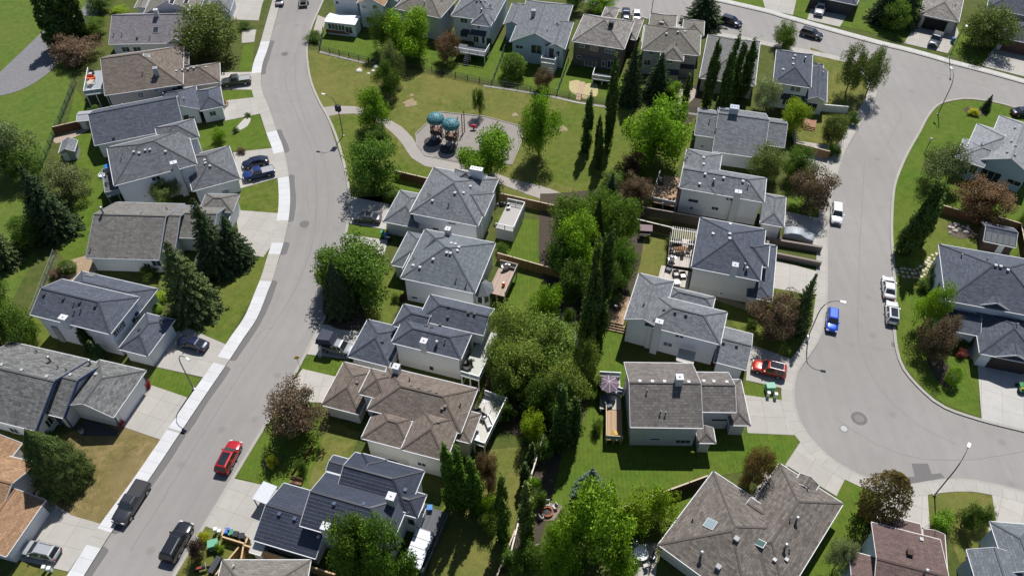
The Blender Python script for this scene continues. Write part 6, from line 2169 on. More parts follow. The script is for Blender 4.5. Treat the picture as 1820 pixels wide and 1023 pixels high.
# camping pickup with an opened roof tent and a ladder
rt = car('pickup', (603, 622), (640, 631), (.30, .31, .33), 'pickup with an opened dark roof tent and ladder on the middle driveway', 'pickup', 'camper_pickup', z=DZ, bed='open', scale=.95)
tn_ = MB()
q = [(-2.9, -1.25, 2.15), (-.35, -1.0, 2.15), (-.35, 1.0, 2.15), (-2.9, 1.25, 2.15)]
tt = [(-2.75, -1.05, 2.95), (-.75, -.85, 3.15), (-.75, .85, 3.15), (-2.75, 1.05, 2.95)]
tn_.mesh(q + tt, [(3, 2, 1, 0), (4, 5, 6, 7), (0, 1, 5, 4), (1, 2, 6, 5), (2, 3, 7, 6), (3, 0, 4, 7)])
tn_.build('roof_tent', plain('dark_tent_cloth', (.045, .048, .075), .8, var=.3, scale=2), rt)
fr_ = MB()
for x in (-2.3, -.6):
    for y in (-.85, .85): fr_.bar((x, y, 1.1), (x, y, 2.16), .07, .07)
fr_.box(-2.95, -.3, -1.28, 1.28, 2.08, 2.148)
fr_.build('tent_rack', BLACKM, rt)
ld = MB()
for y in (-.2, .2): ld.bar((-2.2 + y, -1.3, 2.1), (-2.2 + y, -2.1, .05), .05, .05)
for i in range(7):
    k = (i + .5) / 7
    ld.bar((-2.4, -1.3 - .8 * k, 2.1 - 2.05 * k), (-2.0, -1.3 - .8 * k, 2.1 - 2.05 * k), .05, .04)
ld.build('ladder', WHITE, rt)
# car under a grey cover
P = PROF['sedan']
a, b = at(1418, 422, DZ), at(1440, 427, DZ)
cv = v_loft(dict(P, zb=.04, W=1.98, L=4.75, st=[(-.5, .5, .8), (-.47, .95, .93), (-.40, 1.06, .97), (-.27, 1.38, .95), (-.1, 1.47, .93), (.06, 1.45, .93), (.2, 1.1, .97), (.3, .98, .98), (.42, .9, .94), (.47, .78, .88), (.5, .45, .75)]))
o = cv.build('covered_car', plain('silver_car_cover', (.30, .32, .35), .55, .1, var=.35, scale=2.5), smooth=True, loc=a)
o.rotation_euler = (0, 0, math.atan2((b - a).y, (b - a).x))
tag(o, 'car under a wrinkled silver grey cover on the drive by the timber walls', 'covered car')
# ================================================================== LAMPS, FENCES, DECKS, GARDEN THINGS
def lamp(base, arm, label, h=8.4, reach=2.3, group=None):
    """arm: pixel the arm points towards"""
    b = at(*base, GZ + .05)
    t = at(*arm, GZ)
    d = t - b
    r = thing('street_lamp', label, 'street lamp', b, math.atan2(d.y, d.x), group)
    MB().lathe([(.22, 0), (.22, .12), (.13, .16), (.12, .5), (.1, .52)], 12).build('base', GREYM, r)
    pts = [(0, 0, .4), (0, 0, h * .62), (.06, 0, h * .74), (.28, 0, h * .85), (.75, 0, h * .945), (1.35, 0, h * .99), (reach - .2, 0, h)]
    MB().tube(pts, [.085, .075, .07, .062, .055, .05, .045], 8).build('pole', DARKM, r, True)
    MB().box(reach - .25, reach + .45, -.17, .17, h - .06, h + .08).build('lamp_head', plain('lamp_housing', (.62, .62, .60), .4, .3), r)
    return r
lamp((344.5, 691), (370, 706), 'street lamp on the left pavement between two driveways')
lamp((1661, 879), (1672, 850), 'street lamp on the dry lawn at the bottom of the turning circle')
lamp((1435.7, 599), (1465, 605), 'street lamp beside the bright blue car')
lp = lamp((610, 241), (585, 236), 'street lamp at the park path with a dark box on its pole')
MB().box(-.45, .45, -.3, .3, 5.4, 6.6).build('sign_box', BLACKM, lp)
lamp((1687, 103), (1686, 122), 'street lamp on the far side of the cross road')
lamp((1667, 203), (1655, 185), 'street lamp at the kerb of the corner island')
lamp((1156, 36), (1150, 10), 'street lamp at the cross road behind the shake roofed house', reach=1.8)
b = at(1645, 268, GZ)
t = thing('yard_lamp', 'short dark lamp post on the corner island lawn', 'lamp post', b)
MB().tube([(0, 0, 0), (0, 0, 2.3)], .06, 8).build('post', BLACKM, t)
MB().lathe([(.1, 2.3), (.2, 2.45), (.2, 2.75), (.05, 2.9)], 10).build('lamp_globe', WHITE, t, True)
b = at(534, 655, GZ)
t = thing('warning_sign', 'yellow diamond road sign on a thin post at the left street', 'road sign', b, .3)
MB().tube([(0, 0, 0), (0, 0, 2.7)], .04, 6).build('post', GREYM, t)
s_ = MB()
q = [(0, -.02, 2.1), (.45, -.02, 2.55), (0, -.02, 3.0), (-.45, -.02, 2.55)]
s_.mesh(q + [(x, .02 + y + .02, z) for x, y, z in q], [(0, 1, 2, 3), (7, 6, 5, 4), (0, 4, 5, 1), (1, 5, 6, 2), (2, 6, 7, 3), (3, 7, 4, 0)])
s_.build('sign_plate', plain('sign_yellow', (.62, .36, .01), .5), t)
def cabinet(px, label, boxes=False, col=(.12, .34, .22)):
    b = at(*px, GZ + .05)
    t = thing('utility_box', label, 'utility box', b, rng.uniform(-.3, .3))
    m = plain('green_cabinet', col, .5)
    MB().box(-.6, .6, -.45, .45, 0, .15).build('plinth', STONE, t)
    MB().box(-.55, .55, -.42, .42, .15, 1.0).build('cabinet', m, t)
    MB().box(-.6, .6, -.47, .47, 1.0, 1.08).build('lid', m, t)
cabinet((1367, 692), 'green transformer box on the grass strip under the red car')
cabinet((382, 971), 'green transformer box near the three bins in the bottom left')
for (px, lb) in (((1364, 704), 'small white pedestal box below the green transformer, left one'), ((1377, 706), 'small white pedestal box below the green transformer, right one'),
                 ((386, 945), 'small white pedestal box by the bin enclosure, left one'), ((393, 948), 'small white pedestal box by the bin enclosure, right one'),
                 ((83, 1012), 'white pedestal box on the lawn at the bottom left, left one'), ((92, 1014), 'white pedestal box on the lawn at the bottom left, right one'),
                 ((1434, 604), 'small white box at the foot of the lamp by the blue car')):
    b = at(*px, GZ + .04)
    o = MB().box(-.16, .16, -.16, .16, 0, .85).box(-.2, .2, -.2, .2, .85, .97).build('pedestal_box', WHITE, loc=b)
    tag(o, lb, 'utility box')
def bin_(px, col, label, z=GZ, h=1.05):
    b = at(*px, z)
    t = thing('wheelie_bin', label, 'bin', b, rng.uniform(-.4, .4))
    m = plain('bin_plastic', col, .5)
    a, c = .24, .29
    MB().mesh([(-a, -a, .06), (a, -a, .06), (a, a, .06), (-a, a, .06), (-c, -c, h), (c, -c, h), (c, c, h), (-c, c, h)],
              [(3, 2, 1, 0), (0, 1, 5, 4), (1, 2, 6, 5), (2, 3, 7, 6), (3, 0, 4, 7), (4, 5, 6, 7)]).build('bin_body', m, t)
    MB().box(-.32, .32, -.34, .34, h, h + .08).build('lid', m, t)
    for s_ in (-1, 1): MB().tube([(s_ * .22, .26, .1), (s_ * .3, .26, .1)], .1, 10).build('wheel', RUBBER, t)
bin_((688, 425), (.02, .12, .45), 'blue bin beside the grey garage roof in the middle row', GZ + .05)
bin_((681, 420), (.03, .22, .10), 'green bin next to the blue one in the middle row', GZ + .05)
bin_((692, 428), BLK, 'black bin next to the blue one in the middle row', GZ + .05)
bin_((407, 949), (.03, .14, .5), 'blue bin in the timber enclosure by the navy roofed house', GZ + .05)
bin_((414, 952), (.05, .20, .13), 'green bin in the timber enclosure by the navy roofed house', GZ + .05)
bin_((423, 955), (.012, .014, .02), 'black bin in the timber enclosure, left of two black ones', GZ + .05)
bin_((433, 958), (.015, .016, .02), 'black bin in the timber enclosure, right of two black ones', GZ + .05)
bin_((765, 908), (.02, .16, .48), 'blue barrel bin behind the navy roofed house')
bin_((1155, 38), (.02, .14, .5), 'blue bin at the foot of the cross road lamp')
bin_((930, 18), (.02, .14, .5), 'blue bin between the top row houses')
bin_((1692, 76), (.03, .12, .3), 'blue bin on the drive beside the dark pickup', GZ + .05)
bin_((1270, 648), (.2, .03, .02), 'small red bin at the side of the grey roofed garage', GZ, .7)
bin_((1287, 652), (.02, .03, .06), 'dark blue bin at the side of the grey roofed garage', GZ)

WOODT = boards('tan_fence_boards', (.36, .22, .11), .15, 0)
WOODB = boards('brown_fence_boards', (.17, .085, .045), .15, 0)
WOODD = boards('dark_brown_fence_boards', (.085, .055, .042), .15, 0)
WOODG = boards('grey_brown_fence_boards', (.165, .135, .12), .15, 0)
WCAP = plain('pale_fence_cap', (.50, .40, .30), .7)
def fence(p, q, label, mat=WOODB, h=1.8, cap=WCAP, slats=False, posts=2.4, name='wooden_fence', z0=GZ, mesh=None):
    a, b = at(*p, z0), at(*q, z0)
    d = b - a
    L = d.length
    t = thing(name, label, 'fence', a, math.atan2(d.y, d.x))
    n = max(1, round(L / posts))
    if mesh:
        m = MB()
        for z in (.05, h / 2, h): m.bar((0, 0, z), (L, 0, z), .035, .035)
        k = int(L / .33)
        for i in range(k): m.bar((i * .33, 0, .05), (min(L, i * .33 + h * .9), 0, h), .018, .018)
        for i in range(k): m.bar((i * .33, .01, h), (min(L, i * .33 + h * .9), .01, .05), .018, .018)
        m.build('wire_mesh', mesh, t)
    elif slats:
        m = MB()
        for i in range(int(L / .18)): m.box(i * .18, i * .18 + .06, -.02, .02, .1, h - .04)
        m.build('balusters', mat, t)
    else:
        m = MB()
        k = int(L / .15)
        for i in range(k):
            m.box(i * L / k + .004, (i + 1) * L / k - .004, -.025, .02 + .006 * (i % 2), .04, h - rng.uniform(.06, .09))
        m.build('boards', mat, t)
    if cap: MB().box(-.06, L + .06, -.09, .09, h - .05, h).build('cap_rail', cap, t)
    for i in range(n + 1):
        x = L * i / n
        MB().box(x - .055, x + .055, -.056, .056, 0, h + (.05 if cap else .02)).build('post', mat if not mesh else mesh, t)
GRNM = plain('green_wire', (.045, .10, .06), .6)
BLKW = plain('dark_wire', (.035, .04, .038), .6)
fence((703, 317), (762, 331), 'brown board fence between the park and the grey garage roof', WOODB)
fence((888, 357), (985, 379), 'brown board fence along the park behind the white deck', WOODT)
fence((884, 463), (1022, 502), 'brown board fence between the two middle back gardens', WOODT)
fence((1123, 381), (1246, 403), 'tall grey brown fence under the white walled house', WOODG, 2.1, plain('grey_cap', (.27, .22, .19), .7))
fence((1121, 402), (1195, 420), 'dark fence with a pale cap above the dry square lawn', WOODD, 1.9, plain('white_cap', (.62, .58, .52), .7))
fence((1410, 268), (1470, 283), 'tan wooden side fence at the right street pavement', WOODT)
fence((1400, 190), (1412, 262), 'white vinyl fence beside the corner lawn', WHITE, 1.5, WHITE, name='vinyl_fence')
fence((1432, 196), (1504, 202), 'white vinyl side fence of the slate corner house', WHITE, 1.6, WHITE, name='vinyl_fence')
fence((1660, 376), (1766, 408), 'long dark brown fence behind the rockery', WOODB)
fence((1766, 399), (1806, 411), 'short new tan fence behind the garden shed', WOODT, 1.8)
fence((1806, 411), (1819, 478), 'fence with pale cap along the right side of the garden shed', WOODD)
fence((1084, 921), (1254, 858), 'dark brown fence with pale cap across the lower lawn', WOODD, 2.0)
fence((966, 784), (944, 855), 'pale capped garden fence left of the long lawn, upper stretch', WOODD, 1.8, plain('white_cap', (.62, .58, .52), .7))
fence((944, 858), (924, 925), 'pale capped garden fence left of the long lawn, middle stretch', WOODD, 1.8, plain('white_cap', (.62, .58, .52), .7))
fence((924, 928), (906, 1000), 'pale capped garden fence left of the long lawn, lower stretch', WOODD, 1.8, plain('white_cap', (.62, .58, .52), .7))
fence((905, 1001), (958, 978), 'dark brown fence at the bottom edge behind the hedge', WOODD, 1.9)
fence((916, 950), (880, 1040), 'thin pale railed fence in the dry back garden', WOODD, 1.5)
fence((440, 980), (600, 1032), 'light tan fence between the navy roofed and the bottom edge house', WOODT, 2.0, plain('tan_cap', (.52, .36, .2), .7))
fence((440, 980), (436, 1004), 'short tan fence return beside the bin enclosure', WOODT, 1.9, plain('tan_cap', (.52, .36, .2), .7))
fence((390, 1030), (430, 982), 'tan fence leaning beside the bottom edge house roof', WOODT, 1.6, plain('tan_cap', (.52, .36, .2), .7))
fence((398, 960), (440, 973), 'low timber bin enclosure, long side', WOODT, 1.2, plain('tan_cap', (.52, .36, .2), .7), name='bin_enclosure')
fence((440, 973), (445, 962), 'low timber bin enclosure, right end', WOODT, 1.2, plain('tan_cap', (.52, .36, .2), .7), name='bin_enclosure')
fence((398, 960), (405, 946), 'low timber bin enclosure, left end', WOODT, 1.2, plain('tan_cap', (.52, .36, .2), .7), name='bin_enclosure')
fence((99, 240), (168, 224), 'orange brown board fence by the grey sheds', WOODB, 1.8)
fence((136, 150), (90, 262), 'green wire fence between fairway and back lawn', h=1.5, cap=None, mesh=GRNM, name='wire_fence')
fence((90, 262), (62, 330), 'green wire fence continuing below the small shed', h=1.5, cap=None, mesh=GRNM, name='wire_fence')
fence((100, 455), (60, 560), 'thin wire fence under the fairway spruces', h=1.4, cap=None, mesh=GREYM, name='wire_fence')
fence((569, 91), (656, 112), 'dark wire fence at the street end of the park', h=1.3, cap=None, mesh=BLKW, name='wire_fence')
fence((656, 112), (768, 129), 'dark wire fence behind the park trees', h=1.3, cap=None, mesh=BLKW, name='wire_fence')
fence((768, 129), (874, 152), 'dark wire fence behind the white railed deck', h=1.3, cap=None, mesh=BLKW, name='wire_fence')
fence((874, 152), (990, 170), 'dark wire fence behind the pale blue house yard', h=1.3, cap=None, mesh=BLKW, name='wire_fence')
fence((990, 170), (1098, 190), 'dark wire fence behind the mauve brown house yard', h=1.3, cap=None, mesh=BLKW, name='wire_fence')
fence((1160, 192), (1240, 201), 'dark wire fence behind the taupe house yard', h=1.3, cap=None, mesh=BLKW, name='wire_fence')
fence((569, 90), (575, 58), 'green wire fence at the side of the sunroom yard', h=1.3, cap=None, mesh=GRNM, name='wire_fence')
fence((874, 152), (902, 78), 'green wire fence between the white deck yard and the round tree', h=1.3, cap=None, mesh=GRNM, name='wire_fence')
fence((990, 168), (1010, 112), 'green wire fence between pale blue and mauve brown houses', h=1.3, cap=None, mesh=GRNM, name='wire_fence')
# concrete footing strips along the park fence
for pts in ([(569, 92), (612, 103), (650, 112)], [(915, 160), (985, 172), (1024, 181), (1095, 192)], [(1184, 196), (1240, 203)], [(860, 152), (915, 160)]):
    mb = MB()
    L = smooth_line(world_line(pts), 2)
    strip(mb, L, offset(L, -.55), GZ + .06)
    tag(mb.build('concrete_strip', concrete('strip_concrete', (.42, .40, .37), 2.5)), kind='structure')
# low retaining walls on the right hand drives
def lowwall(p, q, label, h=1.1, w=.3):
    a, b = at(*p, GZ), at(*q, GZ)
    d = b - a
    o = MB().box(0, d.length, -w / 2, w / 2, 0, h).box(-.05, d.length + .05, -w / 2 - .05, w / 2 + .05, h, h + .07).build('retaining_wall', boards('grey_timber_wall', (.24, .20, .175), .2, 2), loc=a)
    o.rotation_euler = (0, 0, math.atan2(d.y, d.x))
    tag(o, label, 'low wall')
lowwall((1362, 432), (1458, 448), 'long grey timber wall beside the covered car')
lowwall((1379, 458), (1457, 474), 'second grey timber wall, the one nearer the viewer', 1.0)
lowwall((1362, 431), (1364, 454), 'short grey timber wall joining the house corner', .9)

# ---- decks
def deck(p1, p2, depth, z, label, boardm, rail=None, sides='lrf', railh=1.0, name='deck', skirt=None, steps=None, glassrail=False, solid=False):
    """p1-p2: near edge of the floor at height z (pixels); depth in metres away from the viewer"""
    a, b = at(*p1, z + GZ), at(*p2, z + GZ)
    d = b - a
    L = d.length
    t = thing(name, label, 'deck', (a.x, a.y, GZ), math.atan2(d.y, d.x))
    MB().box(0, L, 0, depth, z - .14, z).build('deck_floor', boardm, t)
    sk = MB()
    if skirt:
        sk.box(.06, L - .06, .06, depth - .06, 0, z - .15)
        sk.build('skirting', skirt, t)
    else:
        for x in (.15, L / 2, L - .15):
            for y in (.15, depth - .15):
                MB().box(x - .08, x + .08, y - .08, y + .08, 0, z - .14).build('post', rail or boardm, t)
    if rail:
        E_ = dict(f=((0, .05), (L, .05)), l=((.05, 0), (.05, depth)), r=((L - .05, 0), (L - .05, depth)), b=((0, depth - .05), (L, depth - .05)))
        for sd in sides:
            (x0, y0), (x1, y1) = E_[sd]
            m = MB()
            m.bar((x0, y0, z + railh), (x1, y1, z + railh), .11, .07)
            m.bar((x0, y0, z + .12), (x1, y1, z + .12), .06, .06)
            ln = math.hypot(x1 - x0, y1 - y0)
            n = max(1, round(ln / 1.6))
            for i in range(n + 1):
                k = i / n
                m.bar((x0 + (x1 - x0) * k, y0 + (y1 - y0) * k, z), (x0 + (x1 - x0) * k, y0 + (y1 - y0) * k, z + railh), .09, .09)
            if solid:
                m.bar((x0, y0, z + railh * .5), (x1, y1, z + railh * .5), .03, railh * .8)
            elif not glassrail:
                kk = int(ln / .16)
                for i in range(kk):
                    k = (i + .5) / kk
                    m.bar((x0 + (x1 - x0) * k, y0 + (y1 - y0) * k, z + .1), (x0 + (x1 - x0) * k, y0 + (y1 - y0) * k, z + railh), .035, .035)
            ro = m.build('railing', rail, t)
            if glassrail:
                g = MB()
                g.bar((x0, y0, z + railh * .55), (x1, y1, z + railh * .55), .015, railh * .75)
                g.build('glass_panel', plain('rail_glass', (.25, .33, .36), .1), ro)
    if steps:
        x0, w, n = steps
        st = MB()
        for i in range(n):
            zz = z * (1 - (i + 1) / (n + 1))
            st.box(x0, x0 + w, -(i + 1) * .3, -i * .3, zz - .12, zz)
        st.build('steps', boardm, t)
    return t
BW = boards('pale_grey_boards', (.52, .47, .42), .16, 0)
BT = boards('tan_boards', (.42, .29, .185), .16, 0)
BP = boards('pinkish_boards', (.42, .32, .265), .16, 0)
BG = boards('slate_boards', (.12, .125, .14), .16, 0)
BV = plain('vinyl_deck', (.46, .44, .40), .7)
DARKW = plain('dark_brown_rail', (.055, .038, .03), .6)
DK = {}
DK['w2'] = deck((151.5, 170), (188, 165), 8.2, 3.0, 'white railed deck with orange covered furniture behind the brown roofed house', boards('bluish_deck', (.34, .37, .40), .16, 0), WHITE, 'lf', glassrail=True)
DK['w4'] = deck((190, 351), (230, 341), 6.6, 2.6, 'dark floored deck with a blue round cover behind the white two storey house', boards('charcoal_deck', (.10, .10, .115), .16, 0), GREYM, 'lfb', glassrail=True)
DK['m1'] = deck((881, 405), (913, 412), 6.2, 2.3, 'white deck with white balusters behind the steep grey roofs', plain('grey_white_deck', (.36, .34, .32), .7), WHITE, 'frb', skirt=SD_LILAC)
DK['m2'] = deck((866, 519), (898, 527), 6.0, 2.0, 'pinkish timber deck behind the blue grey roof', BP, plain('pale_rail', (.42, .34, .28), .7), 'rb', glassrail=True)
DK['m3'] = deck((818, 667), (852, 677), 8.4, 2.6, 'narrow balcony with white rails on tall white posts behind the slate blue house', plain('pale_balcony', (.42, .43, .38), .7), WHITE, 'fr', glassrail=True)
DK['m4'] = deck((822, 781), (862, 795), 7.4, 2.4, 'white railed sun deck with furniture behind the brown roofed house', BV, WHITE, 'frb', glassrail=True)
DK['n3'] = deck((808, 92), (862, 101), 3.2, 1.7, 'white railed deck with stairs before the turreted white house', BG, WHITE, 'fr', steps=(2.2, 1.2, 6))
DK['n4'] = deck((961, 111), (986, 115), 2.4, 2.4, 'small white balcony at the pale blue house', BV, WHITE, 'lfr', skirt=SD_WHITE, steps=(1.6, 1.1, 7))
DK['n5'] = deck((1052, 141), (1088, 146), 2.6, 1.1, 'low deck with white top rail before the mauve brown house', BG, WHITE, 'lfr', glassrail=True)
DK['n6'] = deck((1196, 150), (1222, 154), 2.4, .5, 'little covered stoop before the taupe house', BT)
DK['r2'] = deck((1156, 358), (1202, 368), 7.4, 1.3, 'brown deck with dark rails and shaded furniture beside the white walled house', BT, plain('pale_dark_rail', (.40, .40, .39), .6), 'lf', solid=True)
DK['r3a'] = deck((1185, 470), (1228, 476), 6.2, .75, 'pale upper deck with dining set beside the slate pyramid roof', BW, DARKW, 'l', glassrail=True)
DK['r3b'] = deck((1168, 500), (1222, 512), 3.6, .3, 'pale lower deck with wicker chairs', BW)
DK['r4'] = deck((1076, 570), (1108, 577), 5.5, .9, 'orange brown deck with broad steps beside the tall columnar poplars', BT, steps=(.3, 3.2, 3))
DK['r5a'] = deck((1066, 726), (1104, 728), 5.4, .8, 'deck with purple parasol behind the taupe house', BW, WHITE, 'b', glassrail=True)
DK['r5b'] = deck((1076, 781), (1106, 783), 4.6, 1.0, 'lower timber landing with railings behind the taupe house', BT, plain('tan_rail', (.48, .36, .24), .7), 'lf', glassrail=True)
DK['r0'] = deck((1425, 222), (1449, 227), 2.6, .5, 'small reddish deck with steps behind the slate corner house', boards('reddish_boards', (.34, .18, .12), .16, 0), None, steps=(.3, 2, 2))
DK['e2'] = deck((1751, 462), (1812, 474), 2.2, .3, 'pinkish platform in front of the garden shed', BP)
DK['m5'] = deck((712, 1008), (752, 1022), 8.0, .5, 'dark deck under the glazed lean to of the navy roofed house', BG, DARKW, 'r', glassrail=True)
# glazed roof over it
a, b = at(716, 1001, 2.8), at(747, 1011, 2.6)
d = b - a
t = thing('patio_cover', 'glazed white panel patio cover behind the navy roofed house', 'patio cover', (a.x, a.y, GZ), math.atan2(d.y, d.x))
for i in range(4):
    MB().mesh([(0, i * 1.12 + .05, 2.75), (d.length, i * 1.12 + .05, 2.45), (d.length, i * 1.12 + 1.06, 2.45), (0, i * 1.12 + 1.06, 2.75),
               (0, i * 1.12 + .05, 2.79), (d.length, i * 1.12 + .05, 2.49), (d.length, i * 1.12 + 1.06, 2.49), (0, i * 1.12 + 1.06, 2.79)],
              [(3, 2, 1, 0), (4, 5, 6, 7), (0, 1, 5, 4), (1, 2, 6, 5), (2, 3, 7, 6), (3, 0, 4, 7)]).build('roof_panel', plain('white_glazing', (.50, .53, .58), .25), t)
for i in range(5): MB().bar((0, i * 1.12, 2.74), (d.length, i * 1.12, 2.44), .09, .12).build('rafter', DARKM, t)
for y in (.1, 4.4): MB().box(d.length - .12, d.length, y - .06, y + .06, 0, 2.4).build('post', DARKM, t)
# pergola
a, b = at(1193, 429, 2.6), at(1238, 436, 2.6)
d = b - a
t = thing('pergola', 'white slatted pergola beside the slate pyramid roof', 'pergola', (a.x, a.y, GZ), math.atan2(d.y, d.x))
for y in (.1, 2.9):
    for x in (.1, d.length - .1): MB().box(x - .08, x + .08, y - .08, y + .08, 0, 2.45).build('post', WHITE, t)
    MB().box(-.2, d.length + .2, y - .04, y + .04, 2.4, 2.56).build('beam', WHITE, t)
m = MB()
for i in range(13): m.box(i * d.length / 12 - .04, i * d.length / 12 + .04, -.35, 3.35, 2.565, 2.70)
m.build('slats', plain('pale_slats', (.55, .50, .47), .7), t)
# sheds
def shed(p1, p2, depth, h, label, wallm, roofm, pitch=.5, ax='u'):
    hs = House('garden_shed', label, None, (p1, p2), h, 'shed')
    hs.wing(p1, p2, h, depth=depth, ends=(0, 0), ax=ax, pitch=pitch, over=.2)
    hs.shell(roofm, wallm)
    hs.door(((p1[0] + p2[0]) / 2, (p1[1] + p2[1]) / 2 + 9), .9, 1.7, WHITE)
    return hs
shed((104, 272), (132, 269), 3.2, 2.0, 'small grey gabled shed in the back lawn by the wire fence', SD_GREY, SH_GREY, .6, 'v')
shed((136, 216), (165, 213), 3.0, 2.0, 'grey rounded roof shed behind the slate bungalow', SD_GREY, plain('grey_sheet_roof', (.30, .31, .33), .5), .3)
hs = shed((1748, 428), (1805, 440), 4.6, 2.2, 'garden shed with a slate roof and a greenhouse front near the right edge', plain('dark_shed_boards', (.09, .06, .05), .8), SH_SLATE, .5)
m = MB()
wq = hs.wings[0]
for i in range(5):
    x0 = wq['u0'] + .15 + i * (wq['u1'] - wq['u0'] - .3) / 5
    m.mesh([(x0 + .05, wq['v0'] + .1, wq['z'] + .1), (x0 + (wq['u1'] - wq['u0'] - .3) / 5 - .05, wq['v0'] + .1, wq['z'] + .1), (x0 + (wq['u1'] - wq['u0'] - .3) / 5 - .05, wq['v0'] + 1.5, wq['z'] + .8), (x0 + .05, wq['v0'] + 1.5, wq['z'] + .8)], [(0, 1, 2, 3)])
m.build('greenhouse_pane', plain('grey_pane', (.16, .17, .17), .25), hs.root)
a, b = at(448, 886, 2.2), at(473, 896, 2.2)
d = b - a
t = thing('carport_canopy', 'pale flat canopy on four posts beside the navy tiled garage', 'canopy', (a.x, a.y, GZ), math.atan2(d.y, d.x))
MB().box(0, d.length, 0, 2.5, 2.1, 2.2).build('canopy_roof', plain('pale_flat_roof', (.50, .52, .55), .5), t)
for x in (.12, d.length - .12):
    for y in (.12, 2.38): MB().box(x - .05, x + .05, y - .05, y + .05, 0, 2.1).build('post', DARKM, t)
shed((443, 980), (463, 986), 2.6, 2.0, 'little white roofed shed behind the bin enclosure', SD_BEIGE, plain('cream_roof', (.55, .53, .48), .6), .3)

# ---- playground
b = at(772, 247, GZ + .056)
t = thing('play_structure', 'playground tower with two teal mushroom roofs, slides and posts', 'play structure', b, -.12)
TEAL = NT('teal_mushroom')
v_ = TEAL.coord()
vo_ = TEAL.n('ShaderNodeTexVoronoi', Scale=2.2, p_feature='DISTANCE_TO_EDGE')
TEAL.set(vo_, 'Vector', v_)
TEALM = TEAL.done(TEAL.mix(TEAL.ramp(vo_.outputs[0], .02, .055), (.30, .46, .46), (.010, .115, .15)), .55)
POSTM = plain('brown_posts', (.12, .06, .035), .6)
SLIDE = plain('blue_grey_slide', (.16, .20, .27), .35)
def loc2(px, z): # pixel at height z in the structure's frame
    p = at(*px, b.z + z) - b
    c, s = math.cos(.12), math.sin(.12)
    return (p.x * c - p.y * s, p.x * s + p.y * c, z)
for (px, zt) in (((774, 211), 4.3), ((801, 221), 4.3)):
    x, y, z = loc2(px, zt)
    MB().lathe([(1.2, -.55), (1.55, -.35), (1.62, -.1), (1.4, .42), (.95, .82), (.4, 1.02), (.05, 1.06)], 20, (x, y, zt)).build('mushroom_roof', TEALM, t, True)
    for k in range(6):
        an = k * math.tau / 6
        MB().tube([(x + 1.05 * math.cos(an), y + 1.05 * math.sin(an), 0), (x + 1.05 * math.cos(an), y + 1.05 * math.sin(an), zt - .1)], .075, 8).build('post', POSTM, t)
    MB().lathe([(1.25, 1.5), (1.25, 1.62)], 12, (x, y, 0)).build('platform', POSTM, t)
    m = MB()
    for k in range(6):
        a0, a1 = k * math.tau / 6, (k + 1) * math.tau / 6
        if k not in (0, 2): continue
        m.bar((x + 1.05 * math.cos(a0), y + 1.05 * math.sin(a0), 2.5), (x + 1.05 * math.cos(a1), y + 1.05 * math.sin(a1), 2.5), .05, .05)
        m.bar((x + 1.05 * math.cos(a0), y + 1.05 * math.sin(a0), 2.05), (x + 1.05 * math.cos(a1), y + 1.05 * math.sin(a1), 2.05), .04, .5)
    m.build('guard_panel', plain('red_brown_panel', (.20, .07, .045), .6), t)
    # a slide towards the viewer
    bx, by, _ = loc2((770, 250) if px[0] < 790 else (797, 261), .25)
    sl_ = MB()
    sy = y - 1.1
    for w0, w1, hh, mm in ((-.34, .34, 0, 0), (-.40, -.34, .25, 0), (.34, .40, .25, 0)):
        n_ = 8
        for i in range(n_):
            k0, k1 = i / n_, (i + 1) / n_
            f = lambda k: (x + (bx - x) * k, sy + (by - sy) * k, 1.55 - 1.3 * (k ** 1.15) if k < .85 else 1.55 - 1.3 * (.85 ** 1.15) - (k - .85) * .5)
            p0, p1 = f(k0), f(k1)
            sl_.mesh([(p0[0] + w0, p0[1], p0[2]), (p0[0] + w1, p0[1], p0[2]), (p1[0] + w1, p1[1], p1[2]), (p1[0] + w0, p1[1], p1[2]),
                      (p0[0] + w0, p0[1], p0[2] + hh + .05), (p0[0] + w1, p0[1], p0[2] + hh + .05), (p1[0] + w1, p1[1], p1[2] + hh + .05), (p1[0] + w0, p1[1], p1[2] + hh + .05)],
                     [(0, 1, 2, 3), (7, 6, 5, 4), (0, 4, 5, 1), (2, 6, 7, 3), (0, 3, 7, 4), (1, 5, 6, 2)])
    sl_.build('slide', SLIDE, t)
x0, y0, _ = loc2((774, 238), 1.55); x1, y1, _ = loc2((800, 246), 1.55)
MB().bar((x0 + 1.1, y0, 1.56), (x1 - 1.1, y1, 1.56), .9, .1).build('bridge', BLACKM, t)
for px, h_ in (((815, 243), 4.4), ((822, 238), 4.4), ((826, 234), 4.6), ((811, 246), 3.4)):
    x, y, _ = loc2(px, 0)
    MB().tube([(x, y, 0), (x, y, h_)], .08, 8).build('climbing_post', POSTM, t)
xa, ya, _ = loc2((813, 245), 0); xb, yb, _ = loc2((826, 234), 0)
m = MB()
for z in (.8, 1.5, 2.2): m.bar((xa, ya, z), (xb, yb, z), .05, .05)
m.build('climbing_rungs', BLACKM, t)
x, y, _ = loc2((812, 256), 0)
m = MB()
m.tube([(x, y, 1.5), (x - .4, y - 1.2, 1.0), (x - .8, y - 2.2, .2)], .05, 6); m.tube([(x + .7, y, 1.5), (x + .3, y - 1.2, 1.0), (x - .1, y - 2.2, .2)], .05, 6)
for i in range(6):
    k = i / 6
    m.bar((x - .8 * k, y - 2.2 * k, 1.5 - 1.3 * k), (x + .7 - .8 * k, y - 2.2 * k, 1.5 - 1.3 * k), .05, .05)
m.build('curved_ladder', GREYM, t)
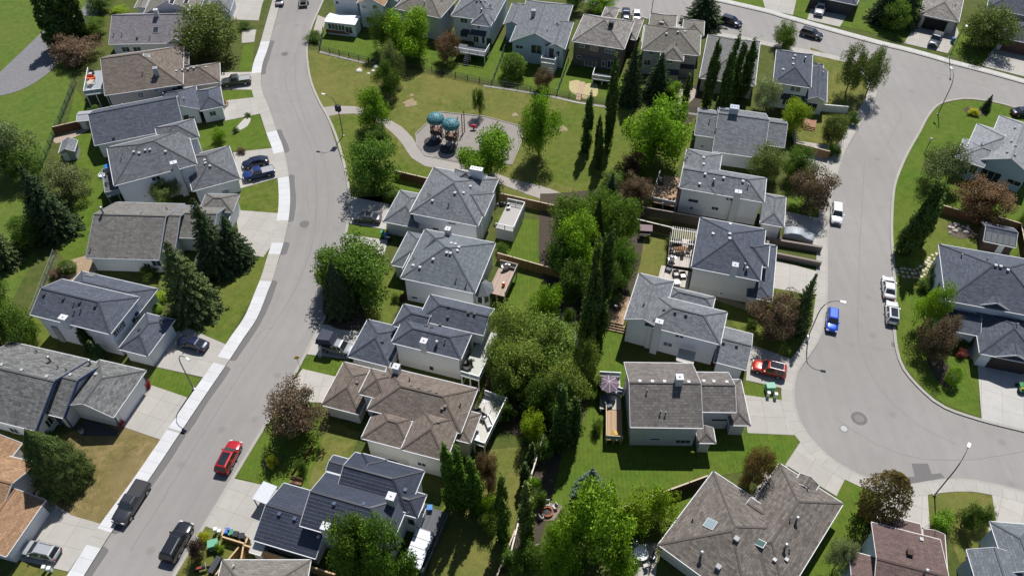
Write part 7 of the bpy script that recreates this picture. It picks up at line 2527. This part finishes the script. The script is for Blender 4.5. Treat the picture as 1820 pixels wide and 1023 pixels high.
for px, lb in (((768, 252), 'left'), ((796, 265), 'right')):
    c = at(*px, GZ + .060)
    mb = MB().face([(c.x + 1.5 * math.cos(k * math.tau / 20), c.y + 1.5 * math.sin(k * math.tau / 20), GZ + .060) for k in range(20)])
    tag(mb.build('rubber_landing_mat', plain('dark_rubber_mat', (.045, .042, .045), .9)), 'dark round landing mat under the %s slide' % lb, 'mat')
b2 = at(842, 230, GZ + .056)
t = thing('spring_rider', 'red spring rider toy in the playground gravel', 'spring rider', b2)
MB().tube([(.1 * math.cos(i), .1 * math.sin(i), i * .025) for i in range(20)], .03, 6).build('spring', BLACKM, t)
MB().lathe([(.05, .5), (.35, .55), (.42, .8), (.3, 1.0), (.05, 1.1)], 12, sx=1.6, sy=.6).build('rider_body', plain('red_plastic', (.6, .06, .07), .45), t, True)
for s_ in (-1, 1): MB().bar((.3, s_ * .05, .95), (.3, s_ * .35, 1.05), .06, .06).build('handle', BLACKM, t)

# ---- garden furniture
def chair(c, rz, label, mat=DARKM, seat=None, group=None, big=False, name='garden_chair'):
    t = thing(name, label, 'chair', c, rz, group)
    w = .42 if big else .26
    MB().box(-w, w, -w, w, .38, .46).build('seat', seat or mat, t)
    MB().box(-w, w, w - .05, w + .03, .46, .95 if not big else .82).build('backrest', mat, t)
    if big:
        for s_ in (-1, 1): MB().box(s_ * w - .06, s_ * w + .06, -w, w, .05, .62).build('armrest', mat, t)
    for sx in (-1, 1):
        for sy in (-1, 1):
            MB().box(sx * (w - .04) - .025, sx * (w - .04) + .025, sy * (w - .04) - .025, sy * (w - .04) + .025, 0, .38).build('leg', mat, t)
def table(c, rz, label, mat, w=.8, l=1.5, h=.74, cat='table', name='garden_table'):
    t = thing(name, label, cat, c, rz)
    m = MB()
    for i in range(6): m.box(-l / 2, l / 2, -w / 2 + i * w / 6 + .01, -w / 2 + (i + 1) * w / 6 - .01, h - .05, h)
    m.build('tabletop', mat, t)
    for sx in (-1, 1):
        for sy in (-1, 1): MB().box(sx * (l / 2 - .08) - .035, sx * (l / 2 - .08) + .035, sy * (w / 2 - .08) - .035, sy * (w / 2 - .08) + .035, 0, h - .05).build('leg', mat, t)
def sofa(c, rz, label, mat, cush, l=1.9):
    t = thing('garden_sofa', label, 'sofa', c, rz)
    MB().box(-l / 2, l / 2, -.4, .4, .1, .36).build('base', mat, t)
    MB().box(-l / 2, l / 2, .3, .42, .36, .8).build('backrest', mat, t)
    for s_ in (-1, 1): MB().box(s_ * l / 2 - .08, s_ * l / 2 + .08, -.4, .42, .1, .62).build('armrest', mat, t)
    for i in range(2): MB().box(-l / 2 + .1 + i * (l / 2 - .1), -l / 2 + (i + 1) * (l / 2 - .1) + .06, -.38, .3, .362, .5).build('cushion', cush, t)
def barbecue(c, rz, label, mat=BLACKM):
    t = thing('barbecue', label, 'barbecue', c, rz)
    MB().box(-.35, .35, -.25, .25, .1, .85).build('cabinet', mat, t)
    MB().tube([(-.36, 0, .9), (.36, 0, .9)], .26, 12).build('lid', mat, t, True)
    for s_ in (-1, 1): MB().box(s_ * .37, s_ * .7, -.22, .22, .8, .85).build('side_shelf', mat, t)
TEAK = boards('teak', (.30, .17, .09), .1, 0)
WICK = plain('dark_wicker', (.07, .06, .055), .8)
CUSH = plain('pale_cushion', (.52, .50, .48), .9)
GRCU = plain('grey_cushion', (.14, .16, .19), .9)
# patio table in the bottom right garden
c = at(1138, 987, GZ + .06)
t = thing('patio_table', 'round white patio table with chairs round it', 'table', c)
MB().lathe([(.85, .70), (.88, .72), (.88, .76), (.84, .77)], 28).build('tabletop', WHITE, t)
MB().lathe([(.35, 0), (.3, .05), (.06, .1), (.06, .70)], 12).build('leg', DARKM, t)
for k, nm in enumerate(('nearest the lilac hedge', 'in the hedge shadow behind the round table', 'behind the round table by the closed parasol', 'right of the round table by the house', 'in front of the round table', 'front left of the round table')):
    an = rad(168 - 60 * k)
    p = c + Vector((1.45 * math.cos(an), 1.45 * math.sin(an), 0))
    chair(p, an - math.pi / 2, 'grey patio chair ' + nm if k else 'grey patio chair left of the round table', DARKM, CUSH if k in (0, 4) else GREYM)
p = at(1158, 995, GZ + .06)
t = thing('closed_parasol', 'tall folded navy parasol by the round white table', 'parasol', p)
MB().tube([(0, 0, 0), (0, 0, 2.9)], .03, 8).build('pole', DARKM, t)
MB().lathe([(.10, 1.0), (.17, 1.1), (.14, 1.9), (.07, 2.7), (.02, 2.85)], 10).build('folded_canopy', plain('navy_cloth', (.03, .035, .07), .8), t)
MB().lathe([(.3, 0), (.28, .08), (.05, .12)], 12).build('base', DARKM, t)
# purple parasol and sofas
z = GZ + .8
p = at(1080, 697, z)
t = thing('parasol', 'open purple parasol with pale ribs on the deck', 'parasol', p)
MB().tube([(0, 0, 0), (0, 0, 2.45)], .03, 8).build('pole', DARKM, t)
m = MB()
for k in range(8):
    a0, a1 = k * math.tau / 8, (k + 1) * math.tau / 8
    m.face([(0, 0, 2.5), (1.4 * math.cos(a0), 1.4 * math.sin(a0), 2.0), (1.4 * math.cos(a1), 1.4 * math.sin(a1), 2.0)])
    m.face([(0, 0, 2.46), (1.4 * math.cos(a1), 1.4 * math.sin(a1), 1.96), (1.4 * math.cos(a0), 1.4 * math.sin(a0), 1.96)])
    m.face([(1.4 * math.cos(a0), 1.4 * math.sin(a0), 1.96), (1.4 * math.cos(a1), 1.4 * math.sin(a1), 1.96), (1.4 * math.cos(a1), 1.4 * math.sin(a1), 2.0), (1.4 * math.cos(a0), 1.4 * math.sin(a0), 2.0)])
m.build('canopy', plain('purple_cloth', (.13, .095, .13), .85), t)
for k in range(8):
    a0 = k * math.tau / 8
    MB().bar((0, 0, 2.52), (1.4 * math.cos(a0), 1.4 * math.sin(a0), 2.02), .09, .012).build('rib', plain('lilac_stripe', (.40, .34, .40), .85), t)
sofa(at(1096, 697, z), -.3, 'dark grey cushioned sofa on the deck under the taupe roof', WHITE, GRCU)
sofa(at(1078, 716, z), 1.9, 'dark grey cushioned sofa in the parasol shadow', GRCU, GRCU)
table(at(1090, 710, z), -.3, 'low white coffee table between deck sofas', WHITE, .7, .7, .4)
t = thing('play_house', 'little orange toy house on the timber landing', 'toy', at(1091, 774, GZ + 1.0), .3)
MB().box(-.35, .35, -.3, .3, 0, .5).build('wall', plain('orange_toy', (.55, .27, .05), .6), t)
MB().prism([(-.45, 0), (.45, 0), (0, .35)], 0, .7).build('roof', plain('yellow_toy', (.6, .38, .1), .6), t).matrix_local = Matrix.Translation((0, .35, .5)) @ Matrix.Rotation(rad(90), 4, 'X')
# upper deck dining set by the slate pyramid roof
z = GZ + .75
c = at(1208, 448, z)
table(c, .2, 'wooden dining table on the pale upper deck', TEAK, 1.0, 1.9)
for k, (dx, dy, rz, nm) in enumerate(((-1.3, 0, 1.57, 'left of'), (1.3, 0, -1.57, 'right of'), (-.4, .9, 0, 'behind'), (.2, -.95, 3.14, 'in front of'))):
    chair(c + Vector((dx, dy, 0)), rz, 'dark chair %s the wooden dining table' % nm, WICK)
sofa(at(1201, 433, z), .1, 'dark sofa with mauve seat under the slatted pergola', WICK, plain('mauve_cushion', (.22, .18, .24), .9), 1.8)
barbecue(at(1228, 437, z), .2, 'black barbecue under the pergola')
z = GZ + .3
chair(at(1188, 480, z), -.5, 'dark wicker armchair on the lower deck', WICK, GRCU, big=True)
chair(at(1201, 489, z), .1, 'pale cushioned wicker armchair, left of two on the lower deck', WICK, CUSH, big=True)
chair(at(1213, 492, z), .1, 'grey cushioned wicker armchair, right of two on the lower deck', WICK, GREYM, big=True)
table(at(1203, 504, z), .1, 'white low table on the lower deck', WHITE, .8, .9, .4)
barbecue(at(1193, 465, GZ + .75), .3, 'small grey barbecue at the deck edge', GREYM)
# other decks
z = GZ + .9
table(at(1089, 534, z), .2, 'grey slatted table on the orange brown deck', plain('grey_slats', (.36, .35, .37), .7), 1.0, 1.4)
chair(at(1081, 543, z), 2.6, 'grey cushioned armchair on the orange brown deck', WICK, CUSH, big=True)
chair(at(1095, 547, z), -2.4, 'grey pot bellied armchair near the broad steps', WICK, GREYM, big=True)
barbecue(at(1100, 527, z), .2, 'dark barbecue on the orange brown deck')
z = GZ + 2.4
sofa(at(868, 752, z), -1.2, 'white cushioned sofa on the white railed sun deck', WHITE, CUSH, 1.6)
chair(at(850, 736, z), .2, 'dark lounge chair at the back of the sun deck', WICK, WICK, big=True)
chair(at(858, 744, z), -.6, 'dark swivel chair on the sun deck', WICK, WICK, big=True)
table(at(847, 782, z), .2, 'white small table at the front of the sun deck', WHITE, .8, .8, .6)
t = thing('gazebo_frame', 'white round hoop frame at the back corner of the sun deck', 'frame', at(862, 728, z))
m = MB()
m.tube([(.8 * math.cos(k * math.pi / 10), 0, .9 + .8 * math.sin(k * math.pi / 10)) for k in range(11)], .05, 6)
m.tube([(0, .8 * math.cos(k * math.pi / 10), .9 + .8 * math.sin(k * math.pi / 10)) for k in range(11)], .05, 6)
m.build('hoops', WHITE, t)
for sx, sy in ((.8, 0), (-.8, 0), (0, .8), (0, -.8)): MB().bar((sx, sy, 0), (sx, sy, .9), .06, .06).build('post', WHITE, t)
z = GZ + 3.0
table(at(163, 151, z), 1.4, 'pale covered table on the white railed deck', plain('beige_cover', (.50, .42, .32), .8), 1.0, 1.4)
sofa(at(161, 142, z), 0, 'sofa under a bright orange cover on the deck', plain('orange_cover', (.65, .10, .03), .8), plain('orange_cover', (.65, .10, .03), .8), 1.6)
chair(at(163, 133, z), 0, 'pale cushioned armchair at the far end of the deck', WICK, CUSH, big=True)
z = GZ + 2.6
p = at(195, 301, z)
o = MB().lathe([(.75, 0), (.82, .3), (.7, .75), (.3, .9), (.02, .92)], 16).build('covered_firepit', plain('bright_blue_cover', (.02, .23, .65), .6), smooth=True, loc=p)
tag(o, 'round bright blue covered thing on the dark deck', 'covered table')
chair(at(183, 316, z), 1.4, 'white deck chair at the rail of the dark deck', WHITE, WHITE, big=True)
table(at(189, 330, z), 1.3, 'small dark table on the dark deck', BLACKM, .5, .8, .45)
z = GZ + 2.3
barbecue(at(891, 368, z), .2, 'black barbecue at the back of the white baluster deck')
chair(at(904, 371, z), .2, 'grey chair at the back of the white baluster deck', GREYM, GREYM)
z = GZ + 2.0
barbecue(at(899, 478, z), .5, 'silver barbecue on the pinkish deck', GREYM)
t = thing('gas_bottle', 'orange gas bottle on the pinkish deck', 'gas bottle', at(895, 508, z))
MB().lathe([(.2, 0), (.24, .05), (.24, .5), (.15, .62), (.06, .66)], 14).build('tank', plain('orange_tank', (.7, .16, .03), .45), t, True)
MB().lathe([(.12, .66), (.12, .8)], 10).build('collar', GREYM, t)
z = GZ + 2.6
barbecue(at(835, 648, z), .3, 'black barbecue on the narrow white railed balcony')
chair(at(830, 655, z), .6, 'dark chair on the narrow white railed balcony', WICK, WICK, big=True)
z = GZ + 1.3
table(at(1180, 362, z), .2, 'pale table in the shade of the brown deck', CUSH, .8, 1.0, .6)
chair(at(1190, 361, z), 0, 'orange wooden chair on the brown deck', TEAK, TEAK)
chair(at(1198, 360, z), .4, 'tan wooden chair near the white wall on the brown deck', TEAK, CUSH)
sofa(at(1174, 322, z), 1.5, 'dark sofa in the tree shadow on the brown deck', WICK, WICK)
# fire pit and chairs in the lower garden
c = at(973, 910, GZ + .06)
t = thing('fire_pit', 'round brick fire pit in the gravel at the lawn edge', 'fire pit', c)
MB().lathe([(.7, 0), (.72, .35), (.5, .36), (.48, .1)], 18).build('ring', plain('fire_brick', (.26, .10, .06), .9, var=.4), t)
MB().lathe([(.47, .1), (.01, .12)], 12).build('ash_bed', plain('ash', (.06, .055, .05), .95), t)
for px, rz, nm in (((973, 897), 0, 'behind'), ((986, 902), -.9, 'right of'), ((962, 920), 2.0, 'left of')):
    chair(at(*px, GZ + .06), rz, 'pale garden chair %s the brick fire pit' % nm, CUSH, CUSH)
# bench and little ramp in the brown house front lawn
t = thing('garden_bench', 'orange wooden slatted bench by the navy garage lawn', 'bench', at(527, 858, GZ + .05), -.25)
m = MB()
for i in range(6): m.box(-.8, .8, -.3 + i * .11, -.3 + i * .11 + .08, .4, .45)
m.build('seat', TEAK, t)
m = MB()
for i in range(4): m.box(-.8, .8, .33, .37, .52 + i * .12, .60 + i * .12)
m.build('backrest', TEAK, t)
for x in (-.7, .7):
    for y in (-.25, .3): MB().box(x - .04, x + .04, y - .04, y + .04, 0, .4).build('leg', TEAK, t)
fence((519, 846), (556, 795), 'low brown rail fence under the wide brown leaved tree', WOODB, .7, None)
# swing seat by the dark fence
t = thing('garden_swing', 'mauve roofed swing seat in the shade of the dark fence', 'swing seat', at(1146, 420, GZ), -.1)
MB().mesh([(-1, -.6, 1.75), (1, -.6, 1.75), (1, .6, 2.0), (-1, .6, 2.0), (-1, -.6, 1.79), (1, -.6, 1.79), (1, .6, 2.04), (-1, .6, 2.04)], [(3, 2, 1, 0), (4, 5, 6, 7), (0, 1, 5, 4), (2, 3, 7, 6), (1, 2, 6, 5), (3, 0, 4, 7)]).build('canopy', plain('mauve_cloth', (.24, .17, .18), .85), t)
MB().box(-.8, .8, -.3, .3, .5, .62).build('seat', WICK, t)
MB().box(-.8, .8, .28, .36, .62, 1.1).build('backrest', WICK, t)
for x in (-.98, .98):
    for y in (-.55, .55): MB().bar((x, y, 0), (x, y * .3, 1.85), .06, .06).build('leg', DARKM, t)
# stones of the rockery
for k in range(16):
    p = at(1686 + 26 * rng.random() + k * .9, 398 + 18 * rng.random(), GZ + .05)
    r = rng.uniform(.18, .42)
    o = MB().lathe([(r * .8, -.1), (r, .05), (r * .8, r * .6), (r * .3, r * .8)], 7, sx=rng.uniform(.8, 1.3)).build('rock', STONE, loc=p)
    o.rotation_euler = (0, 0, rng.random() * 6)
    tag(o, 'pale rock in the rockery under the long dark brown fence', 'rock', 'rocks of the rockery')
for k, (px, py) in enumerate(((638, 126), (663, 126), (668, 119), (655, 131))):
    r = (.7, .4, .55, .35)[k]
    o = MB().lathe([(r * .8, -.1), (r, .03), (r * .7, r * .35), (r * .2, r * .45)], 8).build('boulder', plain('white_stone', (.55, .54, .50), .9), loc=at(px, py, GZ + .05))
    tag(o, ('large white flat stone in the park grass', 'small white stone below the park fence', 'upright pale stone at the foot of the park trees', 'tiny white stone in the park grass')[k], 'stone')
# planters, rider mower, person like toy and motor bike
def planter(px, label, col=(.3, .12, .06), z=GZ + .05):
    t = thing('planter', label, 'planter', at(*px, z))
    MB().lathe([(.22, 0), (.32, .45), (.35, .5), (.3, .5)], 12).build('pot', plain('terracotta', col, .8), t)
    o = MB()
    for i in range(60):
        a0, rr, zz = rng.random() * 6.3, rng.random() * .4, .5 + rng.random() * .4
        o.face([(rr * math.cos(a0) + dx, rr * math.sin(a0) + dy, zz + dz) for dx, dy, dz in ((0, 0, 0), (.1, .02, .05), (.08, .1, .1), (-.02, .08, .04))])
    f = o.build('flowers', LEAF, t); f.color = (.12, .12, .03, 1)
planter((1368, 838), 'dark planter on the front walk, upper of two', BLK)
planter((1352, 873), 'dark planter on the front walk, lower of two', BLK)
planter((1741, 640), 'planter at the foot of the porch steps')
planter((146, 768), 'white planter beside the dark paved walk', (.6, .6, .6))
t = thing('motorcycle', 'dark motorcycle parked at the bottom edge by the purple shrub', 'motorcycle', at(362, 1012, GZ + .05), .3)
for x in (-.7, .7): MB().tube([(x, -.06, .31), (x, .06, .31)], .31, 16).build('wheel', RUBBER, t)
MB().lathe([(.05, -.6), (.2, -.4), (.22, .2), (.1, .5)], 10).build('body', BLACKM, t).matrix_local = Matrix.Translation((0, 0, .62)) @ Matrix.Rotation(rad(90), 4, 'Y')
MB().box(-.6, .0, -.13, .13, .78, .86).build('seat', plain('red_seat', (.25, .03, .03), .6), t)
MB().bar((.5, -.35, 1.02), (.5, .35, 1.02), .04, .04).build('handlebar', GREYM, t)
MB().bar((.72, 0, .31), (.48, 0, 1.02), .07, .07).build('fork', GREYM, t)
t = thing('cart', 'long dark cart on the lawn beside the tan fence', 'cart', at(384, 1006, GZ + .05), 1.25)
MB().box(-1.0, 1.0, -.35, .35, .25, .65).build('tub', plain('dark_tub', (.03, .035, .05), .5), t)
for x in (-.6, .6):
    for y in (-.4, .4): MB().tube([(x, y - .05, .18), (x, y + .05, .18)], .18, 12).build('wheel', RUBBER, t)
t = thing('lawn_tractor', 'small green lawn tractor on the right edge driveway', 'lawn tractor', at(1813, 692, DZ), 1.4)
MB().box(-.1, .8, -.28, .28, .35, .75).build('bonnet', plain('tractor_green', (.02, .18, .05), .45), t)
MB().box(-.75, -.1, -.4, .4, .4, .6).build('mower_body', plain('tractor_green', (.02, .18, .05), .45), t)
MB().box(-.5, -.1, -.2, .2, .6, .72).box(-.55, -.48, -.2, .2, .72, 1.05).build('seat', plain('yellow_seat', (.5, .35, .02), .6), t)
for x, r in ((-.5, .3), (.6, .22)):
    for y in (-.42, .42): MB().tube([(x, y - .09, r), (x, y + .09, r)], r, 14).build('wheel', RUBBER, t)
MB().bar((.1, 0, .7), (-.05, 0, 1.0), .04, .04).build('steering_column', BLACKM, t)
